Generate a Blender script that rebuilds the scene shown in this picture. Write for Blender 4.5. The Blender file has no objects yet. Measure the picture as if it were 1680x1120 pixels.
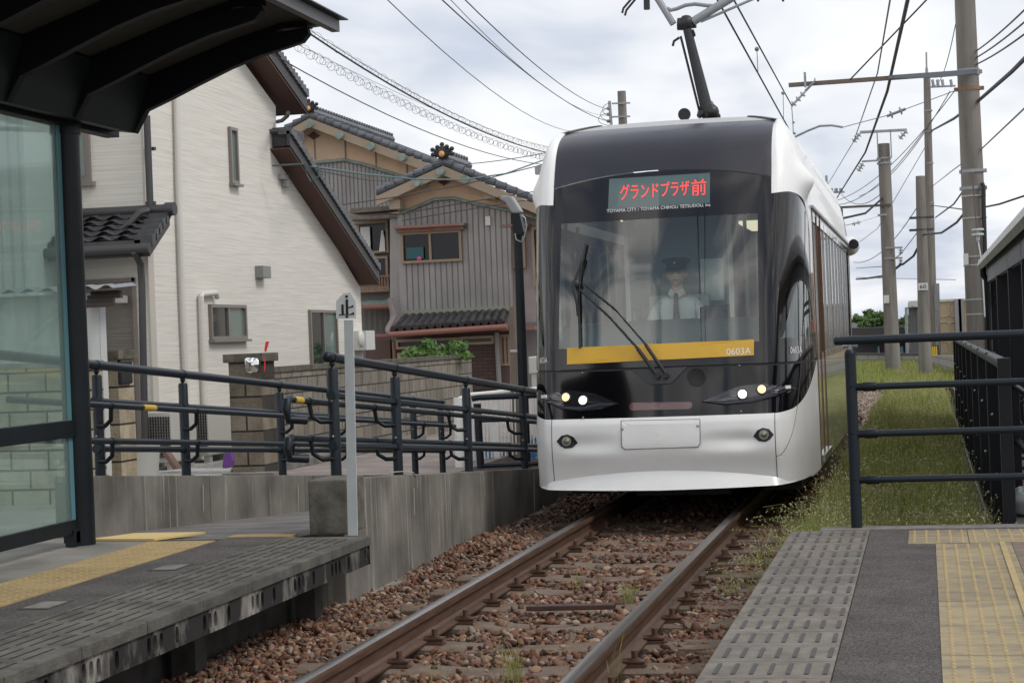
import bpy, bmesh, math, random
from mathutils import Vector, Matrix, noise
random.seed(7)
S = bpy.context.scene
COL = S.collection
R = math.radians
# ---------------------------------------------------------------- camera
F = 3000.0; VX, VY = 1517.0, 530.0; ROLL = 0.04; CAM = (0.0, 0.0, 1.39)
_cr, _sr = math.cos(ROLL), math.sin(ROLL)
_lx = (VX-840)*_cr-(VY-560)*_sr; _ly = (VX-840)*_sr+(VY-560)*_cr
YAW = math.atan(_lx/F); PITCH = math.atan(_ly/math.hypot(F, _lx))
_c, _s = math.cos(YAW), math.sin(YAW)
def ray(px, py):
    dx, dy = px-840, py-560
    a = dx*_cr-dy*_sr; b = dx*_sr+dy*_cr
    cp, sp = math.cos(PITCH), math.sin(PITCH)
    f = F*cp+b*sp; dn = b*cp-F*sp
    return Vector((a*_c-f*_s, a*_s+f*_c, -dn))
def at(px, py, X=None, Y=None, z=None):
    """the point of the photographed place seen at a photo pixel, on the plane X=, Y= or z="""
    r = ray(px, py); C = Vector(CAM)
    t = (X-C.x)/r.x if X is not None else ((Y-C.y)/r.y if Y is not None else (z-C.z)/r.z)
    return C+r*t
cam = bpy.data.cameras.new('camera'); camo = bpy.data.objects.new('camera', cam); COL.objects.link(camo)
cam.sensor_width = 36; cam.lens = F/1680*36; cam.clip_start = .1; cam.clip_end = 6000
fw = ray(840, 560).normalized(); rt = (ray(841, 560)-ray(840, 560)).normalized(); up = rt.cross(fw)
M = Matrix((rt, up, -fw)).transposed().to_4x4(); M.translation = CAM
camo.matrix_world = M; S.camera = camo
# ---------------------------------------------------------------- sky, sun, exposure
SUN_EL, SUN_AZ = R(50), R(98)      # azimuth clockwise from +Y
w = bpy.data.worlds.new('World'); S.world = w; w.use_nodes = True
nt = w.node_tree; nt.nodes.clear(); N = nt.nodes.new; L = nt.links.new
out = N('ShaderNodeOutputWorld'); bg = N('ShaderNodeBackground'); bg.inputs['Strength'].default_value = .1
sky = N('ShaderNodeTexSky'); sky.sky_type = 'NISHITA'; sky.sun_disc = False; sky.sun_elevation = SUN_EL; sky.sun_rotation = SUN_AZ
tc = N('ShaderNodeTexCoord'); sep = N('ShaderNodeSeparateXYZ'); L(tc.outputs['Generated'], sep.inputs[0])
mz = N('ShaderNodeMath'); mz.operation = 'MAXIMUM'; mz.inputs[1].default_value = 0; L(sep.outputs['Z'], mz.inputs[0])
az = N('ShaderNodeMath'); az.operation = 'ADD'; az.inputs[1].default_value = .16; L(mz.outputs[0], az.inputs[0])
dv = N('ShaderNodeVectorMath'); dv.operation = 'DIVIDE'; cb = N('ShaderNodeCombineXYZ')
for k in ('X', 'Y', 'Z'): L(az.outputs[0], cb.inputs[k])
L(tc.outputs['Generated'], dv.inputs[0]); L(cb.outputs[0], dv.inputs[1])
mp = N('ShaderNodeMapping'); mp.inputs['Scale'].default_value = (1.5, .9, 1.0); mp.inputs['Location'].default_value = (1.3, .4, 0); L(dv.outputs[0], mp.inputs[0])
n1 = N('ShaderNodeTexNoise'); n1.inputs['Scale'].default_value = 1.25; n1.inputs['Detail'].default_value = 4; n1.inputs['Roughness'].default_value = .5; n1.inputs['Distortion'].default_value = .35
L(mp.outputs[0], n1.inputs['Vector'])
rp = N('ShaderNodeValToRGB'); L(n1.outputs['Fac'], rp.inputs[0])
rp.color_ramp.elements[0].position = .34; rp.color_ramp.elements[0].color = (6.5, 7.1, 8.3, 1)
rp.color_ramp.elements[1].position = .62; rp.color_ramp.elements[1].color = (10.9, 11.0, 11.2, 1)
e = rp.color_ramp.elements.new(.47); e.color = (9.0, 9.25, 9.8, 1)
mx = N('ShaderNodeMix'); mx.data_type = 'RGBA'; mx.inputs['Factor'].default_value = .93
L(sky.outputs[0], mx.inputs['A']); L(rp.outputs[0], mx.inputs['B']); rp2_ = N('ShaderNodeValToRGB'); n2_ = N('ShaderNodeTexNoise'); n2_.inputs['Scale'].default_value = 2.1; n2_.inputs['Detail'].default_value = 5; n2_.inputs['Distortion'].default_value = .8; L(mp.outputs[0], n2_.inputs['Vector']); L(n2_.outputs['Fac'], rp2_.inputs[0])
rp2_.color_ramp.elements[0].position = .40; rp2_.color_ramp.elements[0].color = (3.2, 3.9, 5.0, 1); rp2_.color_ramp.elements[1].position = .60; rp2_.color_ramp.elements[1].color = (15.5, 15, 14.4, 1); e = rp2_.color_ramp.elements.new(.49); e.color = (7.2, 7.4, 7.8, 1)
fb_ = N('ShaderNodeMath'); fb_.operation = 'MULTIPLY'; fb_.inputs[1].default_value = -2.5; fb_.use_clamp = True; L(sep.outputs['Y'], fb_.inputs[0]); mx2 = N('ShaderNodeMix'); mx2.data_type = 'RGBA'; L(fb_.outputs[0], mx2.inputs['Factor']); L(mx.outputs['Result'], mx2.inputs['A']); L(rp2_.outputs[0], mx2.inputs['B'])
bk_ = N('ShaderNodeMath'); bk_.operation = 'MULTIPLY_ADD'; bk_.inputs[1].default_value = -.40; bk_.inputs[2].default_value = 1.0; ym = N('ShaderNodeMath'); ym.operation = 'MINIMUM'; ym.inputs[1].default_value = 0; L(sep.outputs['Y'], ym.inputs[0]); L(ym.outputs[0], bk_.inputs[0])  # added gain brightens the sky behind the camera to light camera-facing walls
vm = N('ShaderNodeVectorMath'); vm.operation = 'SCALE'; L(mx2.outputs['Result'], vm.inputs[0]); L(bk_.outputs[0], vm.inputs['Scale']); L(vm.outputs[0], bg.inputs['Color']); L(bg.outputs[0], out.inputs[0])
sl = bpy.data.lights.new('sun', 'SUN'); sl.energy = 1.5; sl.angle = R(16); sl.color = (1, .97, .93)
so = bpy.data.objects.new('sun', sl); COL.objects.link(so)
sd = Vector((math.sin(SUN_AZ)*math.cos(SUN_EL), math.cos(SUN_AZ)*math.cos(SUN_EL), math.sin(SUN_EL)))
so.rotation_euler = sd.to_track_quat('Z', 'Y').to_euler(); so.location = (10, -10, 40)
S.view_settings.view_transform = 'Standard'; S.view_settings.look = 'None'; S.view_settings.exposure = 0; S.view_settings.gamma = 1
S.render.engine = 'CYCLES'
# ---------------------------------------------------------------- materials
MATS = {}
def mat(name, col=(.5, .5, .5), rough=.6, metal=0, col2=None, scale=3, stretch=(1, 1, 1), lo=.35, hi=.65, bump=0, bscale=40, coat=0, island=None, emit=0, spec=.5, detail=6, bstretch=None, trans=0, extra=None):
    if name in MATS: return MATS[name]
    m = bpy.data.materials.new(name); m.use_nodes = True; MATS[name] = m
    t = m.node_tree; b = t.nodes['Principled BSDF']; n = t.nodes.new; l = t.links.new
    b.inputs['Base Color'].default_value = (*col, 1); b.inputs['Roughness'].default_value = rough; b.inputs['Metallic'].default_value = metal
    b.inputs['Coat Weight'].default_value = coat; b.inputs['Coat Roughness'].default_value = .03; b.inputs['Specular IOR Level'].default_value = spec
    tcn = n('ShaderNodeTexCoord'); cur = None
    if col2:
        mpn = n('ShaderNodeMapping'); mpn.inputs['Scale'].default_value = stretch; l(tcn.outputs['Object'], mpn.inputs[0])
        ns = n('ShaderNodeTexNoise'); ns.inputs['Scale'].default_value = scale; ns.inputs['Detail'].default_value = detail; ns.inputs['Roughness'].default_value = .6; l(mpn.outputs[0], ns.inputs['Vector'])
        r = n('ShaderNodeValToRGB'); r.color_ramp.elements[0].position = lo; r.color_ramp.elements[1].position = hi
        r.color_ramp.elements[0].color = (*col, 1); r.color_ramp.elements[1].color = (*col2, 1)
        l(ns.outputs['Fac'], r.inputs[0]); cur = r.outputs[0]
    if island:
        g = n('ShaderNodeNewGeometry'); r = n('ShaderNodeValToRGB'); r.color_ramp.interpolation = 'LINEAR'
        while len(r.color_ramp.elements) < len(island): r.color_ramp.elements.new(.5)
        for i, c in enumerate(island):
            r.color_ramp.elements[i].position = i/(len(island)-1); r.color_ramp.elements[i].color = (*c, 1)
        l(g.outputs['Random Per Island'], r.inputs[0])
        if cur:
            mm = n('ShaderNodeMix'); mm.data_type = 'RGBA'; mm.blend_type = 'MULTIPLY'; mm.inputs['Factor'].default_value = 1
            l(cur, mm.inputs['A']); l(r.outputs[0], mm.inputs['B']); cur = mm.outputs['Result']
        else: cur = r.outputs[0]
    if extra: cur = extra(t, tcn, cur)
    if cur: l(cur, b.inputs['Base Color'])
    if bump:
        mb = n('ShaderNodeMapping'); mb.inputs['Scale'].default_value = bstretch or (1, 1, 1); l(tcn.outputs['Object'], mb.inputs[0])
        nb = n('ShaderNodeTexNoise'); nb.inputs['Scale'].default_value = bscale; nb.inputs['Detail'].default_value = 5; l(mb.outputs[0], nb.inputs['Vector'])
        bp = n('ShaderNodeBump'); bp.inputs['Strength'].default_value = min(1, bump*10); bp.inputs['Distance'].default_value = bump*.1; l(nb.outputs['Fac'], bp.inputs['Height']); l(bp.outputs[0], b.inputs['Normal'])
    if emit: b.inputs['Emission Color'].default_value = (*col, 1); b.inputs['Emission Strength'].default_value = emit
    return m
def glass(name, tint=(.6, .7, .68), fac=.15, rough=.0, haze=0, hazecol=(.5, .6, .6), k=.75):
    if name in MATS: return MATS[name]
    m = bpy.data.materials.new(name); m.use_nodes = True; MATS[name] = m; t = m.node_tree; t.nodes.clear(); n = t.nodes.new; l = t.links.new
    o = n('ShaderNodeOutputMaterial'); tr = n('ShaderNodeBsdfTransparent'); gl = n('ShaderNodeBsdfGlossy'); mxs = n('ShaderNodeMixShader'); lw = n('ShaderNodeLayerWeight')
    tr.inputs[0].default_value = (*tint, 1); gl.inputs['Roughness'].default_value = rough; lw.inputs['Blend'].default_value = .35
    ma = n('ShaderNodeMath'); ma.operation = 'MULTIPLY_ADD'; ma.inputs[1].default_value = k; ma.inputs[2].default_value = fac; ma.use_clamp = True
    l(lw.outputs['Fresnel'], ma.inputs[0]); l(ma.outputs[0], mxs.inputs[0]); l(gl.outputs[0], mxs.inputs[2])
    if haze:
        df = n('ShaderNodeBsdfDiffuse'); df.inputs[0].default_value = (*hazecol, 1); m2 = n('ShaderNodeMixShader'); m2.inputs[0].default_value = haze
        l(tr.outputs[0], m2.inputs[1]); l(df.outputs[0], m2.inputs[2]); l(m2.outputs[0], mxs.inputs[1])
    else: l(tr.outputs[0], mxs.inputs[1])
    l(mxs.outputs[0], o.inputs[0]); return m
def blocks(w_, h_, c1, c2, mortar, ms=.012, axis='YZ', off=.5):
    """brick pattern laid over a wall plane (object coordinates)"""
    def f(t, tcn, cur):
        n = t.nodes.new; l = t.links.new; sp = n('ShaderNodeSeparateXYZ'); l(tcn.outputs['Object'], sp.inputs[0])
        cbn = n('ShaderNodeCombineXYZ'); l(sp.outputs[axis[0]], cbn.inputs[0]); l(sp.outputs[axis[1]], cbn.inputs[1])
        bk = n('ShaderNodeTexBrick'); bk.inputs['Scale'].default_value = 1; bk.inputs['Brick Width'].default_value = w_; bk.inputs['Row Height'].default_value = h_
        bk.inputs['Mortar Size'].default_value = ms; bk.inputs['Color1'].default_value = (*c1, 1); bk.inputs['Color2'].default_value = (*c2, 1); bk.inputs['Mortar'].default_value = (*mortar, 1); bk.offset = off
        l(cbn.outputs[0], bk.inputs['Vector'])
        if cur is None: return bk.outputs[0]
        mm = n('ShaderNodeMix'); mm.data_type = 'RGBA'; mm.blend_type = 'MULTIPLY'; mm.inputs['Factor'].default_value = 1
        l(cur, mm.inputs['A']); l(bk.outputs[0], mm.inputs['B']); return mm.outputs['Result']
    return f
navy = mat('navy_steel', (.012, .018, .025), .40, 0, (.060, .042, .034), 16, lo=.665, hi=.72, spec=.28)
navyd = mat('dark_navy_steel', (.005, .008, .011), .42, 0, (.010, .014, .018), 4, spec=.25)
black = mat('black_steel', (.010, .011, .013), .4)
blackp = mat('black_plastic', (.015, .015, .016), .5)
conc = mat('stained_concrete', (.085, .078, .068), .9, 0, (.33, .30, .265), 5, (1.6, 1.6, .18), .36, .66, .08, 60)
concp = mat('concrete', (.13, .12, .11), .9, 0, (.26, .24, .215), 6, bump=.06, bscale=80)
asph = mat('asphalt', (.10, .093, .092), .93, 0, (.155, .145, .143), 2.2, bump=.12, bscale=160, detail=12)
def speckle(t, tcn, cur):
    n = t.nodes.new; l = t.links.new; q = n('ShaderNodeTexNoise'); q.inputs['Scale'].default_value = 150; q.inputs['Detail'].default_value = 3; l(tcn.outputs['Object'], q.inputs['Vector'])
    r = n('ShaderNodeValToRGB'); r.color_ramp.elements[0].position = .38; r.color_ramp.elements[1].position = .66; r.color_ramp.elements[0].color = (.45, .45, .45, 1); r.color_ramp.elements[1].color = (1.9, 1.85, 1.8, 1); l(q.outputs['Fac'], r.inputs[0])
    mm = n('ShaderNodeMix'); mm.data_type = 'RGBA'; mm.blend_type = 'MULTIPLY'; mm.inputs['Factor'].default_value = 1; l(cur, mm.inputs['A']); l(r.outputs[0], mm.inputs['B']); return mm.outputs['Result']
asphfine = mat('platform_asphalt', (.075, .067, .064), .95, 0, (.165, .148, .140), 3.5, lo=.25, hi=.8, bump=.2, bscale=200, detail=10, extra=speckle)
white = mat('white_gloss_paint', (.84, .835, .82), .30, 0, (.74, .73, .70), 1.6, lo=.5, hi=.85, coat=.25)
bgloss = mat('black_gloss', (.004, .004, .005), .08, coat=.15, spec=.35)
dgloss = mat('charcoal_gloss', (.010, .010, .014), .10, coat=.05, spec=.40)
steel = mat('bare_steel', (.45, .44, .43), .3, 1, (.3, .28, .26), 20)
galv = mat('galvanised_steel', (.34, .35, .36), .45, .6, (.26, .27, .28), 12)
pole_m = mat('pole_concrete', (.15, .135, .12), .9, 0, (.235, .215, .19), 2.5, (3, 3, .25), bump=.02, bscale=60)
cable_m = mat('black_cable', (.02, .02, .022), .6)
cableg = mat('grey_cable', (.13, .135, .14), .5)
rust = mat('rusty_steel', (.075, .040, .026), .75, .2, (.15, .082, .052), 9, bump=.03, bscale=90)
# ---------------------------------------------------------------- mesh helpers
class MB:
    def __init__(s): s.v = []; s.f = []
    def add(s, vs, fs):
        o = len(s.v); s.v += [Vector(p) for p in vs]; s.f += [tuple(i+o for i in f) for f in fs]; return s
    def box(s, x0, x1, y0, y1, z0, z1):
        v = [(x, y, z) for z in (z0, z1) for y in (y0, y1) for x in (x0, x1)]
        return s.add(v, [(0, 2, 3, 1), (4, 5, 7, 6), (0, 1, 5, 4), (2, 6, 7, 3), (0, 4, 6, 2), (1, 3, 7, 5)])
    def prism(s, poly, d):
        """polygon of 3-D points pushed along vector d"""
        n = len(poly); p = [Vector(q) for q in poly]; d = Vector(d); nrm = Vector()
        for i in range(n): nrm += (p[i]-p[0]).cross(p[(i+1) % n]-p[0])
        if nrm.dot(d) > 0: p.reverse()
        return s.add(p+[q+d for q in p], [tuple(range(n)), tuple(range(2*n-1, n-1, -1))]+[(i, i+n, (i+1) % n+n, (i+1) % n) for i in range(n)])
    def tube(s, pts, r, n=10, cap=True):
        pts = [Vector(p) for p in pts]; rs = r if isinstance(r, (list, tuple)) else [r]*len(pts)
        o = len(s.v); prev = None; fs = []
        for i, p in enumerate(pts):
            d = (pts[min(i+1, len(pts)-1)]-pts[max(i-1, 0)]).normalized()
            if prev is None:
                a = d.orthogonal().normalized()
            else:
                a = prev-d*prev.dot(d)
                a = a.normalized() if a.length > 1e-6 else d.orthogonal().normalized()
            prev = a; b = d.cross(a)
            for k in range(n):
                t = 2*math.pi*k/n; s.v.append(p+(a*math.cos(t)+b*math.sin(t))*rs[i])
        for i in range(len(pts)-1):
            for k in range(n):
                k2 = (k+1) % n; fs.append((o+i*n+k, o+i*n+k2, o+(i+1)*n+k2, o+(i+1)*n+k))
        if cap: fs.append(tuple(o+k for k in range(n-1, -1, -1))); fs.append(tuple(o+(len(pts)-1)*n+k for k in range(n)))
        s.f += fs; return s
    def ball(s, c, r, n=10, m=6):
        c = Vector(c); r = Vector(r) if isinstance(r, (tuple, list)) else Vector((r, r, r)); vs = [c+Vector((0, 0, r.z))]; fs = []
        for i in range(1, m):
            a = math.pi*i/m
            for k in range(n): t = 2*math.pi*k/n; vs.append(c+Vector((r.x*math.sin(a)*math.cos(t), r.y*math.sin(a)*math.sin(t), r.z*math.cos(a))))
        vs.append(c-Vector((0, 0, r.z))); q = len(vs)-1
        for k in range(n): fs.append((0, 1+k, 1+(k+1) % n)); fs.append((q, q-n+(k+1) % n, q-n+k))
        for i in range(m-2):
            for k in range(n): a = 1+i*n+k; b = 1+i*n+(k+1) % n; fs.append((a, a+n, b+n, b))
        return s.add(vs, fs)
    def grid(s, fn, nu, nv, flip=False):
        o = len(s.v)
        for i in range(nu+1):
            for j in range(nv+1): s.v.append(Vector(fn(i/nu, j/nv)))
        for i in range(nu):
            for j in range(nv):
                a = o+i*(nv+1)+j; q = (a, a+nv+1, a+nv+2, a+1); s.f.append(q[::-1] if flip else q)
        return s
    def build(s, name, m, parent=None, smooth=False, bevel=0, seg=2):
        base = Vector(parent['_w']) if parent is not None else None
        if base is None:
            xs = [v.x for v in s.v]; ys = [v.y for v in s.v]; base = Vector(((min(xs)+max(xs))/2, (min(ys)+max(ys))/2, min(v.z for v in s.v)))
        me = bpy.data.meshes.new(name); me.from_pydata([tuple(v-base) for v in s.v], [], s.f); me.update()
        if bevel:
            bm = bmesh.new(); bm.from_mesh(me); bmesh.ops.remove_doubles(bm, verts=bm.verts, dist=1e-5)
            ed = [e for e in bm.edges if len(e.link_faces) == 2 and e.calc_face_angle(0) > .5]
            try: bmesh.ops.bevel(bm, geom=ed, offset=bevel, segments=seg, affect='EDGES', profile=.6)
            except Exception: pass
            bm.to_mesh(me); bm.free()
        me.materials.append(m); o = bpy.data.objects.new(name, me); COL.objects.link(o)
        if smooth:
            me.shade_smooth()
            if smooth != 2: me.set_sharp_from_angle(angle=R(38))
        if parent is not None: o.parent = parent; o['_w'] = list(base)
        else: o.location = base; o['_w'] = list(base)
        return o
def tag(o, label=None, cat=None, group=None, kind=None):
    if label: o['label'] = label
    if cat: o['category'] = cat
    if group: o['group'] = group
    if kind: o['kind'] = kind
    return o
def empty(name, loc, label, cat, group=None):
    o = bpy.data.objects.new(name, None); COL.objects.link(o); o.location = loc; o['_w'] = list(loc); o.empty_display_size = .1
    return tag(o, label, cat, group)
def kids(o): return [c for c in bpy.data.objects if c.parent == o]
def copy_tree(o, loc, label, rz=None, parent=None):
    c = o.copy(); COL.objects.link(c)
    if parent is None: c.location = loc; c['label'] = label; c['_w'] = list(loc)
    else: c.parent = parent
    if rz is not None: c.rotation_euler.z = rz
    for k in kids(o): copy_tree(k, None, None, None, c)
    return c
def text_mesh(s, size):
    cu = bpy.data.curves.new('t', 'FONT'); cu.body = s; cu.size = size; cu.align_x = 'LEFT'; cu.resolution_u = 3
    o = bpy.data.objects.new('t', cu); COL.objects.link(o); dg = bpy.context.evaluated_depsgraph_get()
    me = bpy.data.meshes.new_from_object(o.evaluated_get(dg)); vs = [v.co.copy() for v in me.vertices]; fs = [tuple(p.vertices) for p in me.polygons]
    bpy.data.objects.remove(o); return vs, fs
def lettering(s, fn, name, m, parent, w_=None, h_=None):
    """text mapped by fn(u,v): the word fills u in 0..1, v in 0..1"""
    vs, fs = text_mesh(s, 1); x0 = min(v.x for v in vs); x1 = max(v.x for v in vs); y0 = min(v.y for v in vs); y1 = max(v.y for v in vs)
    mb = MB(); mb.add([fn((v.x-x0)/(x1-x0), (v.y-y0)/(y1-y0)) for v in vs], fs); return mb.build(name, m, parent)
# ================================================================ TRAM
XC, Y0 = -2.03, 13.98
CT = [(0, 0, 0), (.5, .45, .018), (.85, .76, .065), (1, .885, .10), (1.2, .945, .17), (1.5, 1.02, .33), (2, 1.085, .65), (2.5, 1.118, 1.1), (3, 1.13, 1.75), (3.5, 1.13, 2.45), (4, 1.13, 3.2)]
SB = [(.15, .03), (.3, .02), (.5, -.02), (.7, 0), (.75, .02), (1.12, .12), (1.3, .17), (1.86, .33), (2.33, .50), (2.66, .64), (2.92, .80), (3.05, 1.0), (3.13, 1.28)]
def interp(T, x, c=1):
    if x <= T[0][0]: return T[0][c]
    for i in range(len(T)-1):
        a, b = T[i], T[i+1]
        if x <= b[0]:
            t = (x-a[0])/(b[0]-a[0])
            p = T[i-1] if i > 0 else a; q = T[i+2] if i+2 < len(T) else b
            h = b[0]-a[0]
            m0 = (b[c]-p[c])/(b[0]-p[0])*h if i > 0 else (b[c]-a[c]); m1 = (q[c]-a[c])/(q[0]-a[0])*h if i+2 < len(T) else (b[c]-a[c])
            return (2*t**3-3*t*t+1)*a[c]+(t**3-2*t*t+t)*m0+(-2*t**3+3*t*t)*b[c]+(t**3-t*t)*m1
    return T[-1][c]
def kz(z): return 1 if z <= 2.3 else math.sqrt(max(.0004, 1-((z-2.3)/.84)**2))
def surf(s, z, off=0):
    def P(s, z):
        a = abs(s); sg = 1 if s >= 0 else -1
        x = interp(CT, a, 1); y = interp(CT, a, 2)
        if x > .885: x = .885+(x-.885)*kz(z)
        w_ = 1 if a <= 1 else max(0, 1-(a-1)/2)
        return Vector((XC+sg*x, Y0+y+interp(SB, z)*w_*(1 if a <= 1 else 1), z))
    p = P(s, z)
    if off:
        e = .01; n = (P(s+e, z)-P(s-e, z)).cross(P(s, z+e)-P(s, z-e)).normalized()
        p = p+n*off
    return p
def s_of(x):
    sg = 1 if x >= XC else -1; d = abs(x-XC); lo, hi = 0, 3
    for _ in range(30):
        m_ = (lo+hi)/2
        if interp(CT, m_, 1) < d: lo = m_
        else: hi = m_
    return sg*lo
def hit(px, py):
    lo, hi = 13.3, 16.6
    f = lambda y: (lambda p: surf(s_of(p.x), p.z).y-y)(at(px, py, Y=y))
    for _ in range(26):
        m_ = (lo+hi)/2
        if f(m_) > 0: lo = m_
        else: hi = m_
    p = at(px, py, Y=lo); return s_of(p.x), p.z
def onf(px, py, off=0):
    s, z = hit(px, py); return surf(s, z, off)
def sz(px, py): return hit(px, py)
def patch(s0, s1, zl, zh, nu, nv, off=0, mb=None):
    mb = mb or MB(); fl = zl if callable(zl) else (lambda s: zl); fh = zh if callable(zh) else (lambda s: zh)
    return mb.grid(lambda u, v: surf(s0+(s1-s0)*u, fl(s0+(s1-s0)*u)*(1-v)+fh(s0+(s1-s0)*u)*v, off), nu, nv)
def plate(poly_px, off, th, mb=None, sub=6):
    """a thin plate lying on the nose, its outline given by points read off the photograph"""
    mb = mb or MB(); pts = []
    n = len(poly_px)
    for i in range(n):
        a, b = poly_px[i], poly_px[(i+1) % n]
        for k in range(sub): t = k/sub; pts.append(sz(a[0]+(b[0]-a[0])*t, a[1]+(b[1]-a[1])*t))
    cs = sum(p[0] for p in pts)/len(pts); cz = sum(p[1] for p in pts)/len(pts)
    rings = 5; o = len(mb.v); m_ = len(pts)
    for r in range(rings+1):
        t = r/rings
        for s, z in pts: mb.v.append(surf(cs+(s-cs)*t, cz+(z-cz)*t, off))
    for s, z in pts: mb.v.append(surf(s, z, off-th))
    area = sum(pts[i][0]*pts[(i+1) % m_][1]-pts[(i+1) % m_][0]*pts[i][1] for i in range(m_))
    for r in range(rings+1):
        for k in range(m_):
            k2 = (k+1) % m_; q = (o+r*m_+k, o+r*m_+k2, o+(r+1)*m_+k2, o+(r+1)*m_+k)
            mb.f.append(q[::-1] if area > 0 else q)
    return mb
def ribbon(A, B, off, mb=None, n=10):
    mb = mb or MB()
    def pl(T, u):
        t = u*(len(T)-1); i = min(int(t), len(T)-2); f = t-i; return T[i][0]*(1-f)+T[i+1][0]*f, T[i][1]*(1-f)+T[i+1][1]*f
    def f(u, v):
        a = pl(A, u); c = pl(B, u); return onf(a[0]*(1-v)+c[0]*v, a[1]*(1-v)+c[1]*v, off+.004*math.sin(v*math.pi))
    return mb.grid(f, n*(len(A)-1), 4)
tram = empty('tram', (XC, 18, 0), 'white and black articulated tram with destination board lit, arriving at the platforms', 'tram')
zlip = lambda s: max(.215, .335-.12*(abs(s)/1.25)**2)
def zmask(s):
    a = abs(s); t = min(1, max(0, (a-1.0)/1.95)); return .75+.365*t**1.9
def zbot(s): return .19+.02*min(1, abs(s)/2)
# white lower bumper with bottom lip
mb = MB(); patch(-3, 3, zlip, zmask, 120, 26, mb=mb)
def lip(u, v):
    s = -2.2+4.4*u; p = surf(s, zlip(s)); q = surf(s, zbot(s)); f = max(0, 1-(abs(s)/1.5)**2)
    r = p.lerp(q, v); r.y -= .085*f*v; return r
def dent(p):
    for cx, sg in ((-.70, 1), (.70, -1)):
        dx = (p.x-XC-cx)*sg; dz = p.z-.555
        wd = .055+.03*max(0, dx)
        if -.14 < dx < .62:
            g = math.exp(-(dz/wd)**2)*max(0, 1-abs(dx-.06)/.5 if dx > .06 else 1-(.06-dx)/.2)
            p.y += .026*g
            p.y -= .004*math.exp(-((dz+.10)/.05)**2)*max(0, 1-abs(dx-.15)/.4)
    return p
mb.v = [dent(v) for v in mb.v]
mb.grid(lip, 90, 6, True)
mb.grid(lambda u, v: (lambda s: surf(s, zlip(s)).lerp(surf(s, .2), v))(2.2+.8*u), 8, 2, True)
mb.grid(lambda u, v: (lambda s: surf(s, zlip(s)).lerp(surf(s, .2), v))(-3+.8*u), 8, 2, True)
mb.build('bumper', white, tram, smooth=1)
for s in (-.955, 1.0): sk = MB(); sk.tube([surf(s*1.0, z, .0005) for z in [zlip(s)+i*(zmask(s)-zlip(s))/16 for i in range(17)]], .0028, 5); sk.build('panel_gap', blackp, tram)
sk = MB(); sk.tube([surf(1.0+.1*i, .42+.035*i*i*.28, .0005) for i in range(15)], .0028, 5)
sk.build('panel_gap', blackp, tram)
# lower black mask, belt
mk = patch(-2.94, 2.94, zmask, 1.115, 110, 14).build('front_mask', bgloss, tram, smooth=1)
patch(-2.95, 2.95, 1.115, 1.135, 100, 1, off=-.012).build('belt_groove', blackp, tram, smooth=1)
# black frame around the windscreen
s_l, s_r = -.9, .87
seam = lambda s: 2.60+.10*(1-s*s)
zs_t = 2.31
mb = MB(); patch(-1, 1, 1.135, 1.30, 40, 3, mb=mb); patch(-1, s_l, 1.30, zs_t, 3, 20, mb=mb); patch(s_r, 1, 1.30, zs_t, 3, 20, mb=mb); patch(-1, 1, zs_t, seam, 40, 8, mb=mb)
mb.build('windscreen_surround', dgloss, tram, smooth=1)
patch(-1, 1, lambda s: seam(s)+.006, 3.13, 40, 16, off=.003).build('roof_fairing', mat('dark_grey_roof_paint', (.026, .026, .036), .30, coat=.1, spec=.4), tram, smooth=1)
wind = patch(s_l, s_r, 1.30, zs_t, 30, 24, off=-.001).build('windscreen', glass('windscreen_glass', (.88, .98, .95), .085, k=.5), tram, smooth=1)
fr = mat('pane_edge', (.03, .03, .035), .3)
yel = plate([(931, 571), (1237, 557), (1237, 583), (931, 598)], .007, .006, sub=14).build('yellow_band', mat('yellow_sign_board', (.68, .40, .03), .35, 0, (.60, .345, .03), 2), tram)
# destination board
plate([(1000, 294), (1165, 284), (1165, 333), (998, 344)], .003, .003, sub=10).build('display_panel', mat('display_glass', (.075, .115, .115), .15, coat=.5), tram)
led = mat('red_led', (1, .055, .05), .5, emit=1.0)
def quadmap(c, off):
    (ax, ay), (bx, by), (cx_, cy), (dx_, dy) = c     # bottom-left, bottom-right, top-right, top-left
    def f(u, v):
        x = (ax*(1-u)+bx*u)*(1-v)+(dx_*(1-u)+cx_*u)*v; y = (ay*(1-u)+by*u)*(1-v)+(dy*(1-u)+cy*u)*v
        return onf(x, y, off)
    return f
lettering('グランドプラザ', quadmap([(1018, 329), (1131, 321), (1131, 296), (1018, 304)], .006), 'destination_text', led, tram)
lettering('前', quadmap([(1135, 322), (1159, 320), (1159, 294), (1135, 296)], .006), 'destination_text', led, tram)
wtxt = mat('white_lettering', (.75, .75, .75), .5)
lettering('TOYAMA CITY / TOYAMA CHIHOU TETSUDOU, Inc', quadmap([(996, 349), (1166, 338.5), (1166, 331.5), (996, 342)], .005) if False else quadmap([(996, 350.5), (1166, 339.5), (1166, 333.5), (996, 344.2)], .005), 'operator_lettering', wtxt, tram)
lettering('0603A', quadmap([(1192, 583), (1232, 581), (1232, 570), (1192, 572)], .008), 'fleet_number', wtxt, tram)
lettering('0603A', quadmap([(1296, 580), (1315, 579), (1315, 568), (1296, 569)], .006), 'fleet_number', wtxt, tram)
lettering('0603A', quadmap([(884, 596), (899, 595.5), (899, 586), (884, 586.5)], .006), 'fleet_number', wtxt, tram)
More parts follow.
